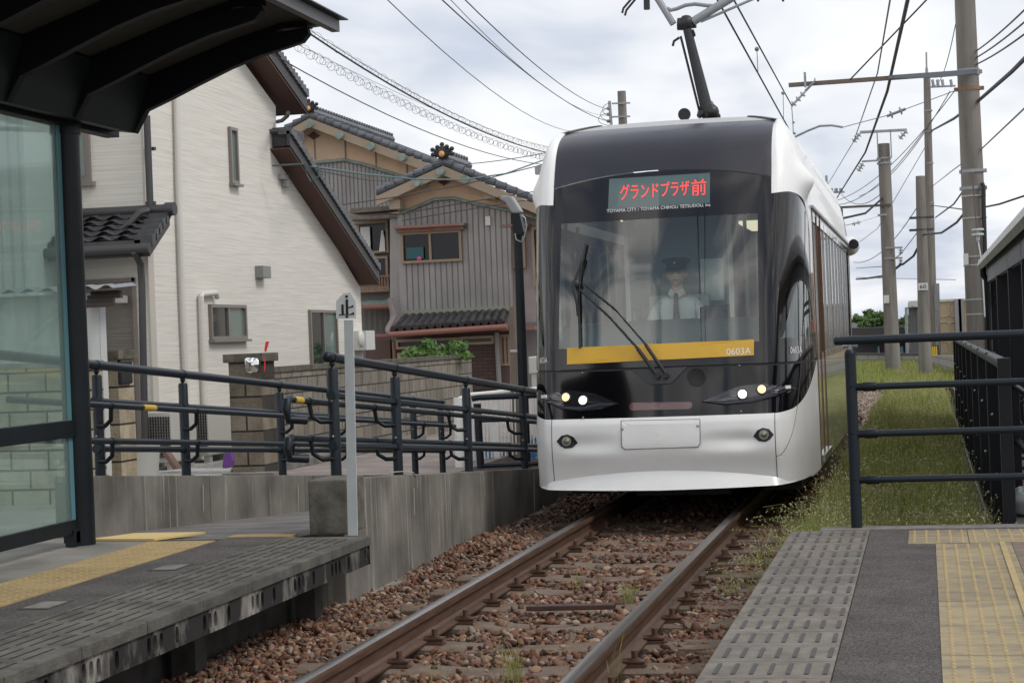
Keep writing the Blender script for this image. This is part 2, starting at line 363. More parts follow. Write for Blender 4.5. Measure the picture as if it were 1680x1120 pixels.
# side glazing of the cab, white upper corners
def zside(s): return interp([(1, 2.47), (1.6, 2.48), (2.2, 2.43), (2.6, 2.31), (2.85, 2.08), (2.93, 1.8), (2.97, 1.14)], abs(s))
def arch(s): return interp([(1.15, 1.32), (1.3, 1.62), (1.5, 1.83), (1.75, 1.95), (2.0, 2.0), (2.3, 1.96), (2.6, 1.82), (2.8, 1.6), (2.9, 1.32)], abs(s))
cgl = glass('cab_side_glass', (.55, .72, .66), .10, haze=.12, hazecol=(.45, .55, .52))
brn = mat('tinted_dark_glass', (.012, .010, .009), .08, coat=.3, spec=.45)
for sg in (1, -1):
    def o_(a, b): return (a, b) if sg > 0 else (-b, -a)
    mb = MB(); patch(*o_(1, 1.15), 1.135, zside, 6, 20, mb=mb); patch(*o_(1.15, 2.9), arch, zside, 26, 12, mb=mb)
    patch(*o_(2.9, 2.97), 1.135, zside, 4, 16, mb=mb); patch(*o_(1.15, 2.9), 1.135, 1.32, 20, 3, mb=mb)
    mb.build('cab_side_panel', brn, tram, smooth=1)
    patch(*o_(1.15, 2.9), 1.32, lambda s: max(1.325, arch(s)-.22), 26, 10, off=-.002).build('cab_side_window', cgl, tram, smooth=1)
    patch(*o_(1.15, 2.9), lambda s: max(1.325, arch(s)-.22), lambda s: max(1.33, arch(s)), 26, 5, off=.001).build('window_shade', bgloss, tram, smooth=1)
    mb = MB(); patch(*o_(1, 2.97), zside, 3.125, 40, 24, mb=mb); patch(*o_(2.97, 3), 1.135, 3.125, 3, 40, mb=mb)
    def bulge(v, sg=sg):
        d = (v-surf(sg*2.35, 2.60)); g = math.exp(-(d.y/.20)**2-(d.z/.12)**2); v.x += sg*(.10 if sg > 0 else .06)*g; return v
    mb.v = [bulge(v) for v in mb.v]
    mb.build('upper_corner', white, tram, smooth=1)
    mb = MB(); patch(*o_(2.25, 3), zmask if False else 1.0, 1.115, 4, 2, mb=mb)
# roof cap
def cap(u, v):
    s = -3+6*u; p = surf(s, 3.125); c = Vector((XC, 20, 3.18)); q = Vector((XC+(p.x-XC)*.7, max(p.y+.35, 15.5), 3.18)); return p.lerp(q, v)+Vector((0, 0, .03*math.sin(v*math.pi/2)))
mb = MB(); mb.grid(cap, 60, 4); mb.box(XC-.66, XC+.66, 15.9, 23.2, 3.12, 3.18); mb.build('roof', mat('grey_roof', (.42, .42, .42), .6), tram, smooth=1)
mb = MB(); mb.box(XC-.42, XC+.55, 16.0, 17.9, 3.18, 3.235); mb.build('roof_equipment', mat('roof_box_paint', (.35, .33, .31), .6), tram, bevel=.02)
# car sides : real panels with windows
silver = mat('polished_side', (.42, .42, .40), .10, 1)
wglass = glass('side_window_glass', (.50, .56, .54), .26, k=.6)
bronze = mat('bronze_trim', (.16, .085, .045), .35, .5)
whs = mat('white_side_paint', (.70, .71, .68), .10, coat=1)
def car(ya, yb, rot, name):
    Rm = Matrix.Rotation(rot, 4, 'Z'); pv = Vector((XC, 23.5, 0))
    T = lambda p: Rm @ (Vector(p)-pv)+pv
    def bld(mb, nm, m, **k): mb.v = [T(v) for v in mb.v]; return mb.build(nm, m, tram, **k)
    for sg in (1, -1):
        X = XC+sg*1.13
        def strip(z0, z1, y0, y1, off=0):
            m = MB(); m.prism([(X+sg*off, y0, z0), (X+sg*off, y1, z0), (X+sg*off, y1, z1), (X+sg*off, y0, z1)], (-sg*.04, 0, 0)); return m
        bld(strip(.2, 1.115, ya, yb), 'side_skirt_panel', whs)
        m = MB(); m.grid(lambda u, v: (XC+sg*(.885+.245*kz(2.36+.76*v)), ya+(yb-ya)*u, 2.36+.76*v), 1, 14, sg < 0); bld(m, 'cant_rail', white, smooth=1)
        y = ya+.12; k = 0
        m = MB()
        while y < yb-.3:
            wdt = .62 if k % 4 else .42
            bld(strip(1.17, 2.30, y, min(y+wdt, yb-.08), -.012), 'side_window', wglass); m.box(min(X, X-sg*.03), max(X, X-sg*.03), y+wdt, y+wdt+.055, 1.115, 2.36); y += wdt+.055; k += 1
        m.box(min(X, X-sg*.03), max(X, X-sg*.03), ya, ya+.12, 1.115, 2.36); m.box(min(X, X-sg*.03), max(X, X-sg*.03), ya+.12, yb, 2.30, 2.36); m.box(min(X, X-sg*.03), max(X, X-sg*.03), ya+.12, yb, 1.115, 1.17)
        bld(m, 'window_frame', silver)
        m = MB()
        for yy in (ya+.02, ya+.62, ya+1.2): m.box(min(X+sg*.008, X-sg*.03), max(X+sg*.008, X-sg*.03), yy, yy+.022, .22, 2.42)
        bld(m, 'door_edge', bronze)
        m = MB(); m.box(min(X+sg*.03, X-sg*.05), max(X+sg*.03, X-sg*.05), ya+.1, ya+1.3, .24, .30); bld(m, 'door_step', steel)
        m = MB(); m.box(min(X+sg*.02, X), max(X+sg*.02, X), ya-.05, yb, 2.40, 2.425); bld(m, 'rain_strip', galv)
    m = MB(); m.box(XC-.9, XC+.9, ya+1.2 if ya > 20 else 20, yb, 3.0, 3.18); bld(m, 'car_roof', MATS['grey_roof'])
    m = MB(); m.box(XC-1.09, XC+1.09, ya, yb, .25, .33); bld(m, 'floor', mat('tram_floor', (.10, .10, .10), .7))
    m = MB(); m.box(XC-.95, XC+.95, yb-.05, yb, .3, 3.0) if ya > 20 else m.box(XC-.95, XC-.4, yb-.05, yb, .3, 2.9); bld(m, 'end_wall', mat('interior_grey', (.20, .22, .22), .7))
car(15.7, 23.0, 0, 'a'); car(24.0, 32.3, R(2.6), 'b')
mb = MB()
for i in range(9):
    y = 23.0+i*.115; mb.box(XC-1.06, XC+1.06, y, y+.06, .3, 2.9)
mb.build('bellows', blackp, tram)
mb = MB(); mb.ball((XC+1.10, 23.9, 2.42), (.16, .5, .13), 16, 10); sc_ = mb.build('camera_pod', white, tram, smooth=1); mb = MB(); mb.tube([(XC+1.20, 23.50, 2.42), (XC+1.20, 23.40, 2.42)], .062, 14); mb.build('side_camera', blackp, sc_, smooth=1)
# underframe and wheels
mb = MB(); mb.box(XC-.95, XC+.95, 15.0, 23, .16, .30); mb.box(XC-.40, XC+.40, 15.3, 22.8, .03, .16); mb.box(XC-.98, XC-.66, 15.4, 22.8, .05, .16); mb.box(XC+.66, XC+.98, 15.4, 22.8, .05, .16); mb.build('underframe', blackp, tram)  # low boxes added beneath the floor to keep light from reaching underneath
for y in (17.2, 19.0):
    for sg in (1, -1):
        m = MB(); m.tube([(XC+sg*.50, y, .33), (XC+sg*.62, y, .33)], .33, 24); m.build('wheel', rust, tram)
# cab interior
gi = mat('interior_panel', (.25, .30, .30), .7)
mb = MB(); mb.box(XC-1.05, XC+1.05, 14.9, 23, 2.44, 2.50); mb.build('ceiling', gi, tram)
lampm = mat('ceiling_lamp_lens', (1, .88, .62), .5, emit=.75)
for x0, x1, y0, y1 in ((-2.62, -2.38, 16.2, 17.2), (-2.4, -2.2, 17.8, 19.2), (-1.7, -1.5, 17.6, 19.0), (-1.7, -1.5, 20, 21.4)):
    m = MB(); m.box(x0, x1, y0, y1, 2.41, 2.437); m.build('ceiling_lamp', lampm, tram)
for x, y in ((-2.48, 15.9), (-1.62, 15.9), (-2.60, 17.4), (-1.42, 17.6), (-2.3, 19.5), (-1.7, 19.5), (-2.55, 21), (-1.5, 21), (-1.55, 16.6), (-2.44, 16.2)):
    m = MB(); m.tube([(x, y, .3), (x, y, 2.45)], .017, 8); m.build('grab_pole', mat('pale_pole_paint', (.75, .76, .72), .3), tram, smooth=1)
for x in (-2.75, -2.35, -1.7, -1.3):
    for y in (18.2, 19.6, 21.0):
        m = MB(); m.box(x-.2, x+.2, y, y+.1, .75, 1.45); m.box(x-.2, x+.2, y-.4, y, .72, .82); m.build('passenger_seat', mat('seat_cloth', (.05, .12, .14), .9), tram, bevel=.03)
def dash(u, v):
    x = -1+2*u; a = v; return Vector((XC+x*.86, 14.42+.10*x*x+.55*a, 1.28+.26*math.sin(min(1, a*1.4)*math.pi/2)-.12*x*x*.3-.05*a))
mb = MB(); mb.grid(dash, 24, 10); mb.box(XC-.84, XC+.84, 14.9, 14.98, .3, 1.5); mb.build('dashboard', mat('dash_plastic', (.06, .085, .085), .75), tram, smooth=1)
m = MB(); m.box(-1.78, -1.55, 14.86, 14.95, 1.46, 1.60); m.build('instrument_hood', blackp, tram, bevel=.02)
m = MB()
for k in range(4): p = at(1059+k*6.3, 563, Y=14.40); m.box(p.x, p.x+.012, 14.39, 14.40, p.z, p.z+.03)
m.build('dash_gauge', blackp, tram)
m = MB(); m.box(XC-.36, XC+.36, 15.72, 15.76, .4, 1.62); m.build('cab_partition', gi, tram)
m = MB(); m.box(XC-.46, XC+.40, 15.80, 15.83, 1.62, 2.43); m.build('cab_backdrop', mat('grey_teal_backdrop', (.20, .27, .265), .5), tram)  # lighter panel added behind the driver so the dark cap stands out
for x0, x1 in ((XC-.50, XC-.46), (XC+.40, XC+.44)): m = MB(); m.box(x0, x1, 15.78, 15.84, .4, 2.43); m.build('screen_post', MATS['pale_pole_paint'] if 'pale_pole_paint' in MATS else steel, tram)
m = MB(); m.box(XC+.16, XC+.36, 15.785, 15.798, 1.66, 2.02); m.build('back_window', mat('pale_cyan_pane', (.50, .66, .64), .2), tram)
m = MB(); m.box(XC-.27, XC+.25, 15.56, 15.64, .9, 1.72); m.box(XC-.25, XC+.23, 15.15, 15.56, .85, .95); m.build('driver_seat', mat('driver_seat_cloth', (.45, .50, .50), .8), tram, bevel=.03)
m = MB(); m.tube([(XC, 15.4, .33), (XC, 15.4, .86)], .06); m.build('seat_pedestal', blackp, tram)
# headlights: almond pods with two lamps each
hm = mat('headlamp_reflector', (.045, .045, .055), .2, .8)
def pod(outline, lips, lamps, lens):
    h = plate(outline, .004, .004, sub=5).build('headlight', mat('lamp_cover', (.018, .018, .022), .06, coat=1), tram)
    l_ = ribbon(*lips, .007); l_.build('chrome_lip', hm, h)
    for (x, y, r, m_) in lamps:
        p = onf(x, y, .004); n = (onf(x, y, .03)-p).normalized(); b = MB(); b.tube([p, p+n*.012], r*1.28, 20); b.build('bezel', fr, h)
        b = MB(); a = n.orthogonal().normalized(); c_ = n.cross(a); q = p+n*.013; pts = [q+n*r*.35]
        for rr in range(1, 5):
            for k in range(20): t = 2*math.pi*k/20; t2 = rr/4; pts.append(q+n*r*.35*(1-t2*t2)+(a*math.cos(t)+c_*math.sin(t))*r*t2)
        f_ = [(0, 1+k, 1+(k+1) % 20) for k in range(20)]
        for rr in range(3):
            for k in range(20): A = 1+rr*20+k; B = 1+rr*20+(k+1) % 20; f_.append((A, A+20, B+20, B))
        b.add(pts, f_); b.build('lens', m_, h, smooth=2)
    return h
warm = mat('warm_lamp', (1, .60, .28), .5, emit=1.6); cool = mat('bright_lamp', (.95, 1, .84), .5, emit=1.8)
pod([(889, 655), (905, 645), (935, 640), (975, 645), (1016, 662), (985, 672), (950, 674), (915, 668)], ([(893, 657), (925, 667), (955, 667), (985, 661), (1016, 661.5)], [(893, 658), (920, 671), (953, 675), (985, 671), (1016, 662.5)]),
    [(929.5, 652, .032, warm), (957.5, 657, .034, cool)], None)
pod([(1152, 659), (1180, 645), (1215, 633), (1255, 629), (1290, 634), (1310, 636), (1280, 650), (1235, 660), (1190, 664)], ([(1152, 658.5), (1190, 657), (1235, 651), (1280, 640), (1300, 636)], [(1152, 659.5), (1190, 664.5), (1235, 660.5), (1280, 650), (1301, 637)]),
    [(1218, 647, .034, cool), (1249.5, 639, .032, warm)], None)
for x, y in ((894, 651), (1291.5, 635.5)):
    plate([(x-4, y-3), (x+4, y-3.3), (x+4, y+2), (x-4, y+2.3)], .012, .012, sub=3).build('marker_lamp', mat('clear_lamp', (.75, .75, .72), .2), tram)
# fog lights
for x, y, d in ((930.5, 723.5, 1), (1252.5, 712.5, -1)):
    def onb(px, py):
        p = onf(px, py); return p
    pts = [(x-17, y), (x-9, y-9), (x+1, y-11), (x+10, y-7), (x+17, y+3), (x+8, y+11), (x-3, y+12), (x-11, y+8)]
    if d < 0: pts = [(2*x-a, b) for a, b in pts]
    f_ = plate(pts, .004, .05, sub=4)
    f_.v = [dent(v)-Vector((0, .0, 0)) for v in f_.v]; fo = f_.build('fog_light', blackp, tram)
    p = dent(onf(x-1*d, y, .0)); b = MB(); b.tube([p+Vector((0, .02, 0)), p-Vector((0, .012, 0))], .037, 20); b.build('bezel', galv, fo)
    b = MB(); b.ball(p-Vector((0, .008, 0)), (.030, .010, .030), 16, 8); b.build('lens', mat('fog_lens', (.30, .29, .22), .08, .6), fo, smooth=2)
# tail strip, coupler panel, emblem disc, wiper housing
plate([(1033, 664), (1037, 660.5), (1132, 659), (1136, 662), (1135, 668), (1131, 671), (1037, 673), (1033, 671)], .003, .003, sub=5).build('tail_strip', mat('dull_red_lens', (.10, .03, .035), .15, coat=1), tram)
plate([(1018.5, 689.5), (1149, 687), (1149.5, 727), (1146, 733.5), (1025, 737.5), (1019.5, 733)], .0022, .003, sub=8).build('panel_outline', mat('panel_seam', (.15, .15, .15), .6), tram)
plate([(1020, 690.7), (1147.8, 688.2), (1148.2, 727), (1145, 732.3), (1026, 736.2), (1021, 732)], .0040, .003, sub=8).build('coupler_cover', white, tram)
for x, y in ((1021, 704), (1145, 699)):
    plate([(x-2.5, y-2), (x+2, y-2), (x+2.5, y+2), (x-2.5, y+2)], .006, .006, sub=2).build('catch', galv, tram)
a_ = []
for k in range(16): t = 2*math.pi*k/16; a_.append((1142.5+15.5*math.cos(t), 619+15*math.sin(t)))
plate(a_, .006, .006, sub=1).build('round_cover', mat('round_cover_gloss', (.002, .002, .003), .06, spec=.25), tram)
plate([(1036, 607), (1128, 602), (1107, 624), (1101, 629), (1068, 631), (1060, 628)], .010, .010, sub=5).build('wiper_housing', mat('wiper_plastic', (.035, .035, .038), .45), tram)
for x, y in ((956, 612), (1213, 600), (957, 685), (1216, 675)):
    m = MB(); p = onf(x, y, .004); m.ball(p, .008, 8, 6); m.build('screw_cap', galv, tram, smooth=2)
wp = MB()
def line(pts, off, n=8):
    o = []
    for i in range(len(pts)-1):
        for k in range(n if i < len(pts)-2 else n+1):
            t = k/n; a = pts[i]; b = pts[i+1]; o.append(onf(a[0]+(b[0]-a[0])*t, a[1]+(b[1]-a[1])*t, off[i]+(off[i+1]-off[i])*t))
    return o
wr = MB(); wr.tube(line([(1079, 616), (1045, 570), (1000, 520), (955, 478)], [.03, .05, .05, .045]), [.016]*8+[.009]*17, 8)
wr.tube(line([(1093, 614), (1058, 563), (1010, 508), (958, 466)], [.03, .05, .05, .045]), [.014]*8+[.006]*17, 8)
for x, y in ((1080, 617), (1094, 616.5)):
    p = onf(x, y, .012); n = Vector((0, -1, .1)).normalized(); wr.tube([p, p+n*.035], .022, 12)
wipo = wr.build('wiper', blackp, tram, smooth=1)
wb = MB(); wb.tube(line([(963, 401), (955, 440), (951, 480), (952, 530), (953, 572)], [.02]*5), [.010]*33, 6); wb.tube(line([(960, 425), (945, 470), (950, 500), (951, 520)], [.035, .06, .05, .03], 6), .012, 6)
p = onf(948, 470, .05); wb.ball(p, (.035, .02, .04), 8, 6); wb.build('wiper_blade', blackp, wipo, smooth=1)
# aerial cable-shaped crack of the destination window is only a reflection; pantograph
pg = mat('pantograph_paint', (.02, .021, .024), .45)
pt = lambda x, y, Y=17.0: at(x, y, Y=Y)
b = MB(); b.tube([pt(1163, 192), pt(1127, 45)], [.060, .040], 16); b.tube([pt(1150, 192), pt(1117, 60)], .012, 6); b.ball(pt(1126, 38), .075)
lo_ = b.build('pantograph_arm', pg, tram, smooth=1)
b = MB(); b.tube([pt(1125, 40), pt(1112, 40)], .06, 10); b.tube([pt(1124, 40, 17.1), pt(1142, 38, 17.1)], .05, 10); b.build('knuckle', pg, tram, smooth=1)
b = MB(); b.tube([pt(1115, 62), pt(1106, 68), pt(1104, 76)], .012, 6); b.build('knuckle_cable', pg, tram, smooth=1); b = MB(); b.tube([pt(1132, 52), pt(1137, 50), pt(1140, 58), pt(1136, 62)], .012, 6); b.build('knuckle_cable', pg, tram, smooth=1)
gp = mat('grey_tube_paint', (.30, .31, .33), .4)
b = MB(); b.tube([pt(1105, 40), pt(1078, -4), pt(1030, -80, 17.3)], .032, 12); b.tube([pt(1137, 36), pt(1205, -6), pt(1290, -60, 17.3)], .04, 12); b.tube([pt(1150, 36), pt(1233, 0), pt(1300, -30, 17.3)], .013, 8)
b.tube([pt(1095, 14), pt(1101, 17), pt(1110, 15), pt(1125, 9), pt(1140, 7), pt(1160, 9.5), pt(1170, 10)], .018, 8)
b.build('pantograph_upper_frame', gp, tram, smooth=1)
b = MB(); b.tube([pt(1021, 22), pt(1023, 14), pt(1035, 0), pt(1060, -30)], .011, 8); b.tube([pt(1025.5, 26), pt(1028, 17), pt(1042, 0), pt(1066, -30)], .011, 8)
b.tube([pt(1030, -40), pt(1250, -52)], .02, 8); b.tube([pt(1061, -10), pt(1061.5, 16)], .03, 8); b.tube([pt(1244, -20), pt(1244, 3)], .012, 6); b.tube([pt(1285, -20), pt(1285, 3)], .012, 6); b.build('collector_head', pg, tram, smooth=1)
b = MB(); b.tube([pt(1123, 188, 16.6), pt(1123, 188, 17.4)], .058, 18); b.tube([pt(1150, 190), pt(1162, 178), pt(1172, 192)], .05, 8); b.box(XC+.0, XC+.62, 16.6, 17.6, 3.2, 3.28); b.ball(pt(1167, 184), .075); b.build('pantograph_base', pg, tram, smooth=1)
b = MB(); b.tube([pt(1148, 190, 17.4), pt(1160, 174, 17.2), pt(1178, 192, 17.0)], [.03, .07, .03], 8); b.build('spring_housing', mat('grey_casting', (.12, .115, .11), .6), tram, smooth=1)
# ---------------------------------------------------------------- DRIVER
hp = at(1110, 449, Y=15.40); hx, hy, hz = hp.x, 15.40, hp.z
def skin(chains, sub=2):
    vs, es, rs = [], [], []
    idx = {}
    for ch in chains:
        prev = None
        for (p, r) in ch:
            k = tuple(round(c, 4) for c in p)
            if k not in idx: idx[k] = len(vs); vs.append(p); rs.append(r)
            if prev is not None and prev != idx[k]: es.append((prev, idx[k]))
            prev = idx[k]
    me = bpy.data.meshes.new('sk'); me.from_pydata(vs, es, []); o = bpy.data.objects.new('sk', me); COL.objects.link(o)
    sm = o.modifiers.new('s', 'SKIN'); 
    for i, r in enumerate(rs): me.skin_vertices[0].data[i].radius = (r if isinstance(r, tuple) else (r, r))
    me.skin_vertices[0].data[0].use_root = True
    o.modifiers.new('u', 'SUBSURF').levels = sub
    ev = o.evaluated_get(bpy.context.evaluated_depsgraph_get()); m2 = bpy.data.meshes.new_from_object(ev)
    V_ = [v.co.copy() for v in m2.vertices]; F_ = [tuple(p.vertices) for p in m2.polygons]; bpy.data.objects.remove(o); return V_, F_
V3 = lambda x, y, z: (hx+x, hy+y, hz+z)
torso = [(V3(0, .10, -.80), (.14, .12)), (V3(0, .10, -.60), (.15, .11)), (V3(0, .08, -.40), (.165, .12)), (V3(0, .06, -.27), (.15, .095)), (V3(0, .04, -.19), (.07, .06)), (V3(0, .03, -.10), (.052, .055)), (V3(0, .02, .0), (.06, .07))]
ch = [torso]; armsk = []
for sg in (1, -1):
    arm = [torso[3], (V3(sg*.14, .06, -.27), .062), (V3(sg*.205, .05, -.32), .055), (V3(sg*.235, -.02, -.53), .043), (V3(sg*.20, -.20, -.56), .034), (V3(sg*.17, -.29, -.54), .026), (V3(sg*.165, -.32, -.54), (.022, .03))]
    ch.append(arm); armsk.append(arm)
    ch.append([torso[0], (V3(sg*.10, .05, -.82), .09), (V3(sg*.11, -.35, -.80), .068), (V3(sg*.11, -.38, -1.20), .045), (V3(sg*.11, -.50, -1.23), .035)])
    for k in range(4):
        ch.append([arm[-1], (V3(sg*(.185-.018*k), -.345, -.535), .010), (V3(sg*(.185-.018*k), -.375+.004*abs(k-1.5), -.545), .009), (V3(sg*(.183-.018*k), -.385+.004*abs(k-1.5), -.565), .008)])
    ch.append([arm[-2], (V3(sg*.14, -.315, -.53), .011), (V3(sg*.13, -.34, -.535), .010)])
V_, F_ = skin(ch)
body = MB(); body.add(V_, F_)
def head(u, v):
    a = 2*math.pi*u; b_ = math.pi*v; x = math.sin(b_)*math.cos(a); y = math.sin(b_)*math.sin(a); z = math.cos(b_)
    rx = .076*(1-.22*max(0, -z)**1.5); ry = .095; rz = .118
    p = Vector((x*rx, y*ry+.01, z*rz))
    if y < 0:    # face, looking -Y
        f = -y
        p.y -= .022*math.exp(-(p.x/.013)**2-((p.z+.018)/.022)**2)
        p.y += .012*f*(math.exp(-((abs(p.x)-.031)/.016)**2-((p.z-.012)/.012)**2))
        p.y -= .006*math.exp(-(p.x/.025)**2-((p.z+.053)/.008)**2); p.y += .006*math.exp(-(p.x/.02)**2-((p.z+.062)/.006)**2)
        p.y -= .010*math.exp(-(p.x/.025)**2-((p.z+.095)/.02)**2)
        p.y -= .004*math.exp(-((p.z-.030)/.01)**2)*f
    return Vector(V3(0, 0, 0))+p
body.grid(head, 40, 36)
for sg in (1, -1): body.ball(V3(sg*.078, .015, -.005), (.012, .02, .032), 10, 8)
me = bpy.data.meshes.new('b'); me.from_pydata([tuple(v) for v in body.v], [], body.f); o = bpy.data.objects.new('b', me); COL.objects.link(o)
rmod = o.modifiers.new('r', 'REMESH'); rmod.mode = 'VOXEL'; rmod.voxel_size = .0055
m2 = bpy.data.meshes.new_from_object(o.evaluated_get(bpy.context.evaluated_depsgraph_get())); bm2 = MB(); bm2.add([v.co.copy() for v in m2.vertices], [tuple(p.vertices) for p in m2.polygons]); bpy.data.objects.remove(o)
person = bm2.build('person', mat('skin', (.72, .48, .37), .55), None, smooth=2); tag(person, 'driver in white shirt, dark peaked cap and glasses seated behind the windscreen', 'driver')
def shirtify(pr, extra, zc, m, name, flt):
    me = MB(); Vv, Ff = skin(pr); keep = [i for i, v in enumerate(Vv) if flt(v)]; mp_ = {k: i for i, k in enumerate(keep)}
    me.add([Vv[k] for k in keep], [tuple(mp_[i] for i in f) for f in Ff if all(i in mp_ for i in f)]); return me.build(name, m, person, smooth=2)
grow = lambda c, d: [(p, tuple(q+d for q in (r if isinstance(r, tuple) else (r, r)))) for p, r in c]
shirt = [grow(torso[:5], .014)]+[grow([torso[3]]+a[1:5], .012) for a in armsk]
shirtify(shirt, 0, 0, mat('white_shirt', (.72, .74, .74), .85), 'shirt', lambda v: v.z < hz-.125)
b = MB(); b.prism([V3(-.012, -.075, -.165), V3(.012, -.075, -.165), V3(.018, -.078, -.185), V3(-.018, -.078, -.185)], (0, -.012, 0)); b.prism([V3(-.016, -.082, -.185), V3(.016, -.082, -.185), V3(.030, -.105, -.40), V3(0, -.11, -.43), V3(-.030, -.105, -.40)], (0, -.008, 0)); b.build('necktie', mat('dark_tie', (.02, .025, .04), .7), person)
b = MB()
for sg in (1, -1): b.prism([V3(0, -.062, -.155), V3(sg*.055, -.02, -.125), V3(sg*.075, -.03, -.165), V3(sg*.03, -.085, -.20)], (0, -.006, -.002))
b.build('collar', MATS['white_shirt'], person)
def hair(u, v):
    a = 2*math.pi*u; t = v; z = .05-.06*t if math.sin(a) > -.35 else .05-.012*t; return V3(math.cos(a)*.081, math.sin(a)*.101+.012, z)
b = MB(); b.grid(hair, 36, 4); b.build('hair', mat('black_hair', (.015, .014, .014), .7), person, smooth=2)
capm = mat('cap_cloth', (.018, .022, .03), .8)
b = MB(); b.grid(lambda u, v: V3(math.cos(2*math.pi*u)*interp([(0, .083), (.35, .086), (.5, .118), (.75, .108), (1, .001)], v), math.sin(2*math.pi*u)*interp([(0, .104), (.35, .106), (.5, .132), (.75, .12), (1, .001)], v)+.01, interp([(0, .045), (.35, .078), (.5, .105), (.75, .122), (1, .118)], v)+.012*(-math.sin(2*math.pi*u))*(1 if v > .4 else 0)), 40, 16); cp_ = b.build('cap', capm, person, smooth=2)
b = MB(); b.grid(lambda u, v: V3(-.075+.15*u, -.080-.055*v*math.sin(math.pi*u)**.5-.012*math.sin(math.pi*u), .048-.022*v), 16, 5); b.build('peak', bgloss, cp_, smooth=2)
b = MB(); b.ball(V3(0, -.113, .088), (.012, .006, .014), 10, 6); b.build('badge', mat('gold_badge', (.55, .36, .08), .35, .8), cp_, smooth=2)
b = MB()
for sg in (1, -1):
    b.tube([V3(sg*.031+.021*math.cos(t*math.pi/8), -.097, .010+.014*math.sin(t*math.pi/8)) for t in range(17)], .0022, 5); b.tube([V3(sg*.052, -.095, .014), V3(sg*.080, .01, .012)], .002, 5)
b.tube([V3(-.01, -.098, .012), V3(.01, -.098, .012)], .0022, 5); b.build('glasses', blackp, person)
for sg in (1, -1):
    b = MB(); b.ball(V3(sg*.031, -.078, .010), (.012, .008, .006), 10, 6); b.build('eye', mat('eye_dark', (.03, .02, .018), .2), person, smooth=2)
    b = MB(); b.tube([V3(sg*.018, -.090, .033), V3(sg*.046, -.084, .034)], .0035, 5); b.build('eyebrow', MATS['black_hair'], person)
b = MB(); b.tube([V3(-.022, -.090, -.057), V3(0, -.096, -.056), V3(.022, -.090, -.057)], .0035, 6); b.build('lips', mat('lip_colour', (.33, .13, .11), .5), person, smooth=2)
# ================================================================ GROUND
gr = MB(); gr.box(-3000, 3000, -200, 5000, -1.2, -.42); tag(gr.build('ground', mat('ground_soil', (.14, .12, .09), .95, 0, (.20, .18, .14), .6)), kind='structure')
b = MB(); b.add([(-3.95, -2, -.205), (.30, -2, -.205), (.30, 46, -.205), (-3.95, 46, -.205)], [(0, 1, 2, 3)]); tag(b.build('track_bed', mat('ballast_soil', (.05, .032, .024), .95, 0, (.12, .075, .05), 14, bump=.2, bscale=60)), kind='structure')
b = MB(); b.box(-70, -5.30, 8, 90, -.6, -.105); tag(b.build('road', mat('street_asphalt', (.20, .165, .15), .93, 0, (.30, .26, .235), 1.6, bump=.06, bscale=140, detail=10)), kind='structure')
b = MB(); b.box(.58, 9, 8, 70, -.6, -.09); tag(b.build('bicycle_park_pavement', mat('lot_concrete', (.20, .18, .17), .9, 0, (.28, .26, .24), 3)), kind='structure')
b = MB(); b.box(-13, -8.05, 18.9, 24.6, -.3, -.04); tag(b.build('gravel_yard', mat('white_gravel', (.36, .35, .33), .95, 0, (.68, .67, .64), 55, bump=.3, bscale=90, lo=.3, hi=.6)), kind='structure')
# ================================================================ RAILS AND SLEEPERS
RX = (-2.60, -1.465)
prof = [(-.0325, 0), (.0325, 0), (.034, -.012), (.032, -.036), (.012, -.044), (.008, -.060), (.008, -.105), (.02, -.118), (.064, -.128), (.064, -.138), (-.064, -.138), (-.064, -.128), (-.02, -.118), (-.008, -.105), (-.008, -.060), (-.012, -.044), (-.032, -.036), (-.034, -.012)]
def tile_prof(x, yA, yB, pf): return [(x+a, yA, c) for a, c in pf]
railm = mat('rail_rust', (.085, .048, .032), .55, .25, (.15, .085, .055), 7, (4, .5, 4))
railtop = mat('polished_rail_head', (.36, .34, .33), .28, 1, (.20, .15, .12), 5, (30, .25, 1), lo=.3, hi=.75)
for i, x in enumerate(RX):
    b = MB(); b.prism([(x+a, 3, c) for a, c in prof], (0, 31, 0)); r_ = b.build('rail', railm)
    tag(r_, ['rusty rail with polished head on the left, beside the concrete wall', 'rusty rail with polished head on the right, beside the grassy platform edge'][i], 'rail', 'rails of the tram track')
    b = MB(); b.grid(lambda u, v: (x-.030+.060*v, 3+31*u, .0015+.004*math.sin(v*math.pi)), 1, 6); b.build('rail_head', railtop, r_, smooth=2)
slm = mat('sleeper_concrete', (.115, .080, .055), .92, 0, (.19, .14, .105), 8, bump=.08, bscale=70)
Ys = [8.38+.645*k for k in range(-6, 18)]
